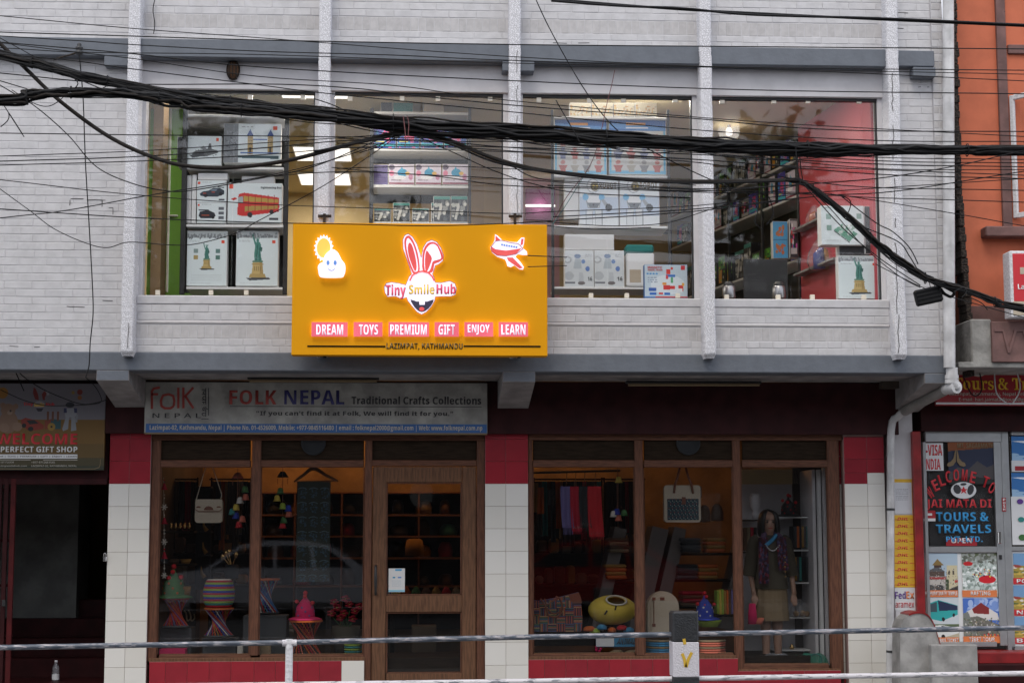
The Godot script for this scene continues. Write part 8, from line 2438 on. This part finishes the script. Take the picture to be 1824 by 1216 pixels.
func bundle(label: String, pts: Array, z: float, n: int, spread: Array, r0: float, r1: float) -> void:
	var p := path(pts, z, 8)
	var t := thing("cable_bundle", label, "cable", p[p.size() / 2])
	var f := FastNoiseLite.new()
	f.frequency = 0.35
	for k in n:
		f.seed = 100 + k
		var q := []
		var a0 := TAU * k / n + rng.randf()
		var rad := sqrt(rng.randf_range(0.15, 1.0))
		for i in p.size():
			var u := float(i) / (p.size() - 1) * (spread.size() - 1)
			var s := lerpf(spread[int(u)], spread[mini(int(u) + 1, spread.size() - 1)], u - int(u))
			var a := a0 + i * 0.018 + f.get_noise_1d(i * 0.35) * 1.0
			var rr := s * clampf(rad + f.get_noise_1d(i * 0.4 + 300) * 0.55, 0, 1.15)
			q.append(p[i] + Vector3(0, sin(a) * rr, cos(a) * rr * 0.8))
		part(t, "strand", tube(q, rng.randf_range(r0, r1), 6), M.rubber if k % 5 else M.rubber_brown)
	# ties
	for i in range(12, p.size() - 8, 17):
		var u := float(i) / (p.size() - 1) * (spread.size() - 1)
		var s: float = lerpf(spread[int(u)], spread[mini(int(u) + 1, spread.size() - 1)], u - int(u)) + r1
		var ring_pts := []
		for k in 13: ring_pts.append(p[i] + Vector3(rng.randf_range(-0.002, 0.002), sin(TAU * k / 12) * s, cos(TAU * k / 12) * s * 0.85))
		part(t, "tie", tube(ring_pts, 0.004, 5, false), M.rubber)


func cables() -> void:
	var z := 2.1
	bundle("thick black cable bundle sagging across the upstairs windows", [-500, -20, 0, 98, 60, 112, 130, 131, 230, 152, 330, 172, 440, 188, 580, 204, 720, 221, 900, 234, 1080, 246, 1250, 257, 1420, 265, 1560, 266, 1700, 267, 1824, 268, 2300, 274], z, 26, [0.02, 0.03, 0.03, 0.028, 0.03, 0.045, 0.05, 0.058, 0.055, 0.056, 0.055, 0.05, 0.035, 0.036, 0.04], 0.007, 0.012)
	bundle("loose black cable bundle joining from the side of the brick wall", [-500, 190, 0, 178, 40, 170, 90, 166, 150, 164, 230, 168, 300, 178, 360, 190, 440, 196, 520, 205, 600, 212], z + 0.1, 14, [0.035, 0.04, 0.045, 0.03, 0.035, 0.03, 0.04, 0.045, 0.035, 0.03, 0.02], 0.006, 0.011)
	bundle("lower black cable bundle dropping to the junction box", [1400, 320, 1430, 325, 1470, 352, 1520, 394, 1570, 440, 1620, 478, 1660, 500, 1720, 518, 1780, 540, 1824, 551, 2300, 640], z, 12, [0.012, 0.02, 0.028, 0.03, 0.035, 0.04, 0.03, 0.025, 0.03, 0.03, 0.03], 0.005, 0.009)
	var heavy := "heavy single black cables"
	cable([0, 78, 45, 122, 110, 183, 200, 247, 290, 286, 360, 298, 430, 297, 520, 284, 640, 252, 700, 238, 740, 237, 800, 250, 880, 282, 960, 302, 1060, 314, 1160, 322, 1300, 323, 1410, 320], z - 0.05, 0.016, M.rubber_brown, "heavy brownish cable hanging in two loops below the main bundle", heavy)
	cable([560, 270, 640, 254, 730, 240, 800, 256, 880, 288, 980, 307, 1100, 320, 1240, 326, 1400, 322], z - 0.03, 0.008, M.rubber, "black cable strapped under the heavy brownish cable", heavy)
	cable([980, -2, 1100, 8, 1220, 17, 1340, 23, 1580, 35, 1824, 46], z + 0.3, 0.009, M.rubber, "thick twisted black cable along the top of facade", heavy)
	cable([982, 1, 1100, 10, 1220, 15, 1340, 26, 1580, 33, 1824, 44], z + 0.31, 0.009, M.rubber, "second strand of the twisted cable along the top of facade", heavy)
	var thin := [
		[0, 28, 230, 50, 460, 67, 900, 100, 1340, 121, 1824, 132], [0, 57, 230, 64, 460, 71, 900, 79, 1340, 83, 1824, 87], [0, 64, 150, 73, 230, 79, 460, 91, 700, 98, 900, 107, 1340, 120, 1824, 125],
		[0, 85, 150, 93, 460, 97, 900, 112, 1340, 122, 1824, 144], [0, 75, 230, 95, 460, 119, 900, 143, 1340, 160, 1824, 167], [0, 96, 130, 108, 230, 122, 460, 151, 580, 166, 900, 198, 1250, 232, 1560, 250, 1824, 252],
		[0, 76, 130, 92, 250, 106, 460, 136, 700, 152, 900, 178, 1340, 216, 1824, 243], [0, 130, 150, 145, 260, 150, 500, 150, 640, 158, 720, 168, 900, 186, 1100, 202, 1250, 212, 1400, 226, 1560, 233, 1824, 234],
		[0, 237, 230, 240, 460, 242, 700, 245, 900, 248, 1200, 262, 1560, 286, 1824, 290], [0, 278, 240, 269, 460, 255, 640, 243, 720, 237, 800, 243, 1000, 258, 1300, 276, 1560, 300, 1824, 302],
		[0, 287, 240, 279, 460, 264, 620, 250, 760, 250, 900, 262, 1100, 275, 1300, 288, 1560, 310, 1824, 318], [0, 294, 240, 287, 460, 276, 640, 262, 800, 262, 1000, 275, 1250, 290, 1500, 330, 1824, 339],
		[0, 320, 220, 345, 460, 363, 700, 372, 900, 380, 1000, 376, 1240, 366, 1440, 344, 1640, 330, 1824, 318], [0, 372, 230, 387, 460, 396, 620, 399, 760, 402, 900, 398, 1000, 392, 1240, 376, 1450, 350, 1600, 340, 1824, 305],
		[0, 388, 115, 375, 280, 345, 460, 316, 600, 282, 720, 240], [0, 337, 55, 377, 95, 407, 150, 432, 190, 441, 230, 431, 300, 436, 350, 434, 420, 415, 460, 393, 560, 340, 640, 290, 700, 248],
		[0, 152, 60, 188, 120, 240, 170, 296, 230, 325, 290, 339, 340, 339, 460, 318, 560, 296, 680, 246], [460, 316, 600, 306, 760, 312, 900, 330, 1080, 336, 1240, 342, 1420, 345, 1560, 352, 1700, 356, 1824, 360],
		[590, 298, 700, 308, 900, 318, 1080, 330, 1240, 338, 1400, 342, 1500, 348, 1700, 380, 1824, 402], [975, 330, 1100, 334, 1250, 340, 1400, 330, 1560, 318, 1700, 296, 1824, 268],
		[940, 455, 1010, 458], [940, 475, 1010, 473], [955, 0, 985, 62, 1045, 165, 1100, 232, 1160, 268, 1240, 308, 1300, 334], [990, 178, 1020, 230, 1032, 252],
		[1430, 326, 1480, 372, 1540, 440, 1600, 490, 1640, 512], [1500, 350, 1560, 396, 1590, 412, 1620, 440, 1636, 470], [1480, 345, 1508, 352, 1516, 362, 1510, 380, 1500, 376], [1560, 470, 1640, 510, 1700, 530, 1824, 565]]
	thin += [[0, 105, 200, 142, 400, 178, 600, 198], [0, 144, 90, 170, 200, 174, 320, 170, 460, 184, 560, 202], [600, 246, 760, 252, 900, 252, 1080, 256, 1260, 262, 1560, 280, 1824, 284], [600, 255, 900, 262, 1240, 275, 1560, 292, 1824, 297], [600, 262, 900, 270, 1240, 284, 1420, 296, 1824, 312],
		[600, 300, 760, 296, 900, 300, 1100, 316, 1240, 330], [740, 240, 820, 262, 900, 290, 960, 318, 1080, 326, 1240, 336, 1420, 330], [740, 242, 800, 268, 880, 304, 960, 330, 1040, 344, 1230, 352], [975, 395, 1080, 402, 1180, 398, 1250, 378, 1330, 352, 1420, 330], [985, 386, 1100, 380, 1240, 372, 1430, 352],
		[975, 402, 1060, 408, 1160, 405], [1330, 345, 1350, 372, 1345, 395, 1360, 410], [1370, 350, 1378, 380, 1366, 400], [1430, 326, 1500, 404, 1560, 454, 1600, 482, 1640, 508], [1440, 330, 1490, 366, 1530, 410, 1590, 466, 1650, 502], [1540, 405, 1600, 430, 1620, 455, 1635, 480],
		[0, 178, 14, 200, 13, 214, 0, 226], [20, 160, 60, 184, 90, 188, 120, 166], [130, 138, 138, 148, 132, 158], [180, 158, 200, 150, 225, 156], [300, 160, 330, 176, 340, 196, 400, 200, 470, 192], [560, 176, 600, 190, 680, 230, 740, 238], [700, 240, 690, 250, 670, 262, 640, 272], [1080, 262, 1140, 272, 1200, 270, 1250, 262], [640, 214, 700, 236, 760, 244, 820, 240, 880, 236], [1280, 262, 1350, 276, 1420, 276, 1500, 268],
		[1640, 498, 1650, 490, 1662, 494, 1668, 506], [1700, 520, 1716, 512, 1722, 520, 1714, 530], [1730, 530, 1750, 540, 1760, 552], [0, 68, 60, 100, 130, 124, 300, 158, 460, 180], [1424, 262, 1427, 300, 1432, 328], [1418, 262, 1420, 290, 1426, 326], [240, 160, 330, 192, 450, 206, 560, 204], [560, 208, 680, 236, 800, 238, 900, 232], [860, 238, 980, 260, 1100, 262, 1220, 254], [1180, 256, 1300, 280, 1420, 284, 1540, 270], [120, 132, 200, 164, 290, 172, 380, 182], [420, 186, 520, 214, 640, 222, 740, 218]]
	for i in thin.size():
		cable(thin[i], z + 0.05 * ((i * 7) % 9 - 4), [0.0034, 0.0042, 0.0038][i % 3], M.rubber, thin_label(thin[i]), "thin cables crossing the facade")
	cable([140, 92, 147, 170, 150, 250, 152, 300, 158, 400, 164, 510, 165, 560, 160, 610, 158, 650, 152, 672], 0.2, 0.005, M.rubber, "black wire hanging straight down the brick wall to the bracket", "hanging wires")
	cable([152, 672, 170, 690, 180, 714, 160, 720, 120, 722, 80, 722, 40, 712, 0, 694], -0.5, 0.0035, M.rubber, "thin wire looping under the soffit before the welcome sign", "hanging wires")
	cable([0, 600, 14, 632, 34, 664, 70, 690, 110, 708, 150, 720, 190, 712], -0.3, 0.0045, M.rubber, "dark wire drooping from the brick wall to the bracket", "hanging wires")
	cable([275, 0, 272, 18, 275, 42, 273, 60], 0.03, 0.004, M.rubber, "short wire end hanging on the brick parapet", "hanging wires")
	cable([1095, 125, 1090, 150, 1080, 190, 1066, 255, 1048, 300, 1010, 350, 985, 395], z - 0.1, 0.003, M.red_wire, "thin red wire slanting down behind the yellow sign", "coloured wires")
	cable([1048, 300, 1030, 330, 1005, 370, 985, 398], z - 0.12, 0.003, M.teal_wire, "thin teal wire slanting down behind the yellow sign", "coloured wires")
	cable([718, 206, 722, 240, 721, 262], z + 0.14, 0.0035, M.red_wire, "red tie wire hanging from the main bundle", "coloured wires")
	cable([725, 206, 728, 222, 726, 250], z + 0.14, 0.003, M.red_wire, "second red tie wire hanging from the main bundle", "coloured wires")
	cable([1810, 655, 1818, 690, 1806, 716, 1795, 718, 1776, 700, 1772, 660], -0.55, 0.006, M.pvc, "grey cable looping before the dark red agency sign", "hanging wires")
	cable([1745, 660, 1750, 690, 1742, 704, 1730, 700, 1716, 668], -0.55, 0.006, M.rubber, "black cable looping before the dark red agency sign", "hanging wires")


# ---------------------------------------------------------------- what the windows mirror

func tree(at: Vector3, h: float, cr: float, leaves: int, label: String, sd: int) -> void:
	var g := RandomNumberGenerator.new()
	g.seed = sd
	var t := thing("street_tree", label, "tree", at, "trees across the street")
	var top := at + Vector3(0.2, h * 0.62, 0.1)
	part(t, "trunk", tube(smooth([at, at + Vector3(0.1, h * 0.3, 0), top], 5), [0.2, 0.18, 0.17, 0.16, 0.15, 0.14, 0.13, 0.12, 0.11, 0.1, 0.09], 9), M.bark)
	var st := SurfaceTool.new()
	st.begin(Mesh.PRIMITIVE_TRIANGLES)
	var tips := []
	for k in 11:
		var a := TAU * k / 11 + g.randf()
		var e := top + Vector3(cos(a) * cr * g.randf_range(0.5, 1.0), g.randf_range(-0.5, 2.2), sin(a) * cr * g.randf_range(0.4, 0.8))
		add_tube(st, smooth([top - Vector3(0, g.randf_range(0, 1.0), 0), top.lerp(e, 0.5) + Vector3(0, 0.3, 0), e], 3), [0.07, 0.06, 0.05, 0.04, 0.03, 0.02, 0.012], 6)
		for j in 3: tips.append(top.lerp(e, 0.5 + 0.25 * j))
	st.generate_normals()
	part(t, "limbs", st.commit(), M.bark)
	st = SurfaceTool.new()
	st.begin(Mesh.PRIMITIVE_TRIANGLES)
	st.set_smooth_group(-1)
	for i in leaves:
		var c: Vector3 = tips[g.randi() % tips.size()] + Vector3(g.randfn(), g.randfn() * 0.8, g.randfn()) * 0.36
		var b := Basis.from_euler(Vector3(g.randf() * TAU, g.randf() * TAU, g.randf() * TAU))
		var l := g.randf_range(0.11, 0.2)
		var q := [c + b * Vector3(-l, 0, 0), c + b * Vector3(0, l * 0.45, 0.02), c + b * Vector3(l, 0, 0), c + b * Vector3(0, -l * 0.45, 0.02)]
		for v in [q[0], q[1], q[2], q[0], q[2], q[3]]: st.add_vertex(v)
	st.generate_normals()
	var cw := part(t, "crown", st.commit(), M.leaf)
	cw.set_meta("kind", "stuff")


func across_the_street() -> void:
	mt("dark_stucco", lin(0.05, 0.045, 0.042), 0.9, {"tex": N.blotch, "scale": Vector3.ONE * 0.4})
	tree(Vector3(5.5, 0, 15.8), 11.0, 0.95, 1300, "leafy tree mirrored in the fourth upstairs window", 3)
	tree(Vector3(-4.4, 0, 16.3), 11.2, 2.0, 6000, "dense tree mirrored in the first upstairs window", 8)
	tree(Vector3(-1.9, 0, 17.0), 9.4, 1.0, 1500, "small tree mirrored in the second upstairs window", 11)
	parked_car(Vector3(-3.4, 0.0, 11.6 + 5.2), M.car_paint, "silver car parked across the street, mirrored in the craft shop windows")
	parked_car(Vector3(2.6, 0.0, 17.0), M.car_red, "red car parked across the street, mirrored in the shop windows")
	var b := thing("opposite_building", "plain grey brown building across the street", "building", Vector3(0, 0, 20))
	wbox(b, "wall", -22, 22, 0, 6.6, 20.0, 26.0, M.dark_stucco)
	wbox(b, "parapet", -22.1, 22.1, 6.6, 7.2, 19.9, 20.2, M.concrete, 0.02)
	for k in 14:
		var x := -20.5 + 3.1 * k
		for y in [0.9, 4.3]:
			var w := wbox(b, "window", x, x + 1.5, y, y + 1.6, 19.96, 20.0, M.dark_frame, 0.01)
			wbox(w, "window_pane", x + 0.08, x + 1.42, y + 0.08, y + 1.52, 19.94, 19.958, M.glass)


func parked_car(at: Vector3, m, label: String) -> void:
	var c := thing("parked_car", label, "car", at)
	var side := PackedVector2Array()
	for q in [[-2.1, 0.32], [-2.12, 0.62], [-2.0, 0.86], [-1.4, 0.93], [-0.75, 1.38], [-0.3, 1.47], [0.55, 1.46], [0.95, 1.38], [1.6, 0.95], [2.05, 0.86], [2.15, 0.6], [2.1, 0.32]]: side.append(Vector2(q[0], q[1]))
	part(c, "body", prism(side, 1.66), m, at)
	for q in [[-1.25, 0.97, -0.72, 1.32, -0.12, 1.38, -0.12, 0.97], [-0.04, 0.97, -0.04, 1.38, 0.55, 1.37, 0.62, 0.97], [0.7, 0.97, 0.64, 1.36, 0.9, 1.32, 1.35, 0.97]]:
		var p := PackedVector2Array()
		for i in range(0, q.size(), 2): p.append(Vector2(q[i], q[i + 1]))
		part(c, "side_window", prism(p, 1.68), M.dark_frame, at)
	for x in [-1.35, 1.35]:
		for z in [-0.72, 0.72]:
			var w := part(c, "wheel", lathe([[0, 0.11], [0.2, 0.11], [0.2, 0.1], [0.3, 0.1], [0.32, 0.06], [0.32, -0.06], [0.3, -0.1], [0, -0.1]], 22), M.rubber, at + Vector3(x, 0.32, z))
			w.rotation.x = PI / 2
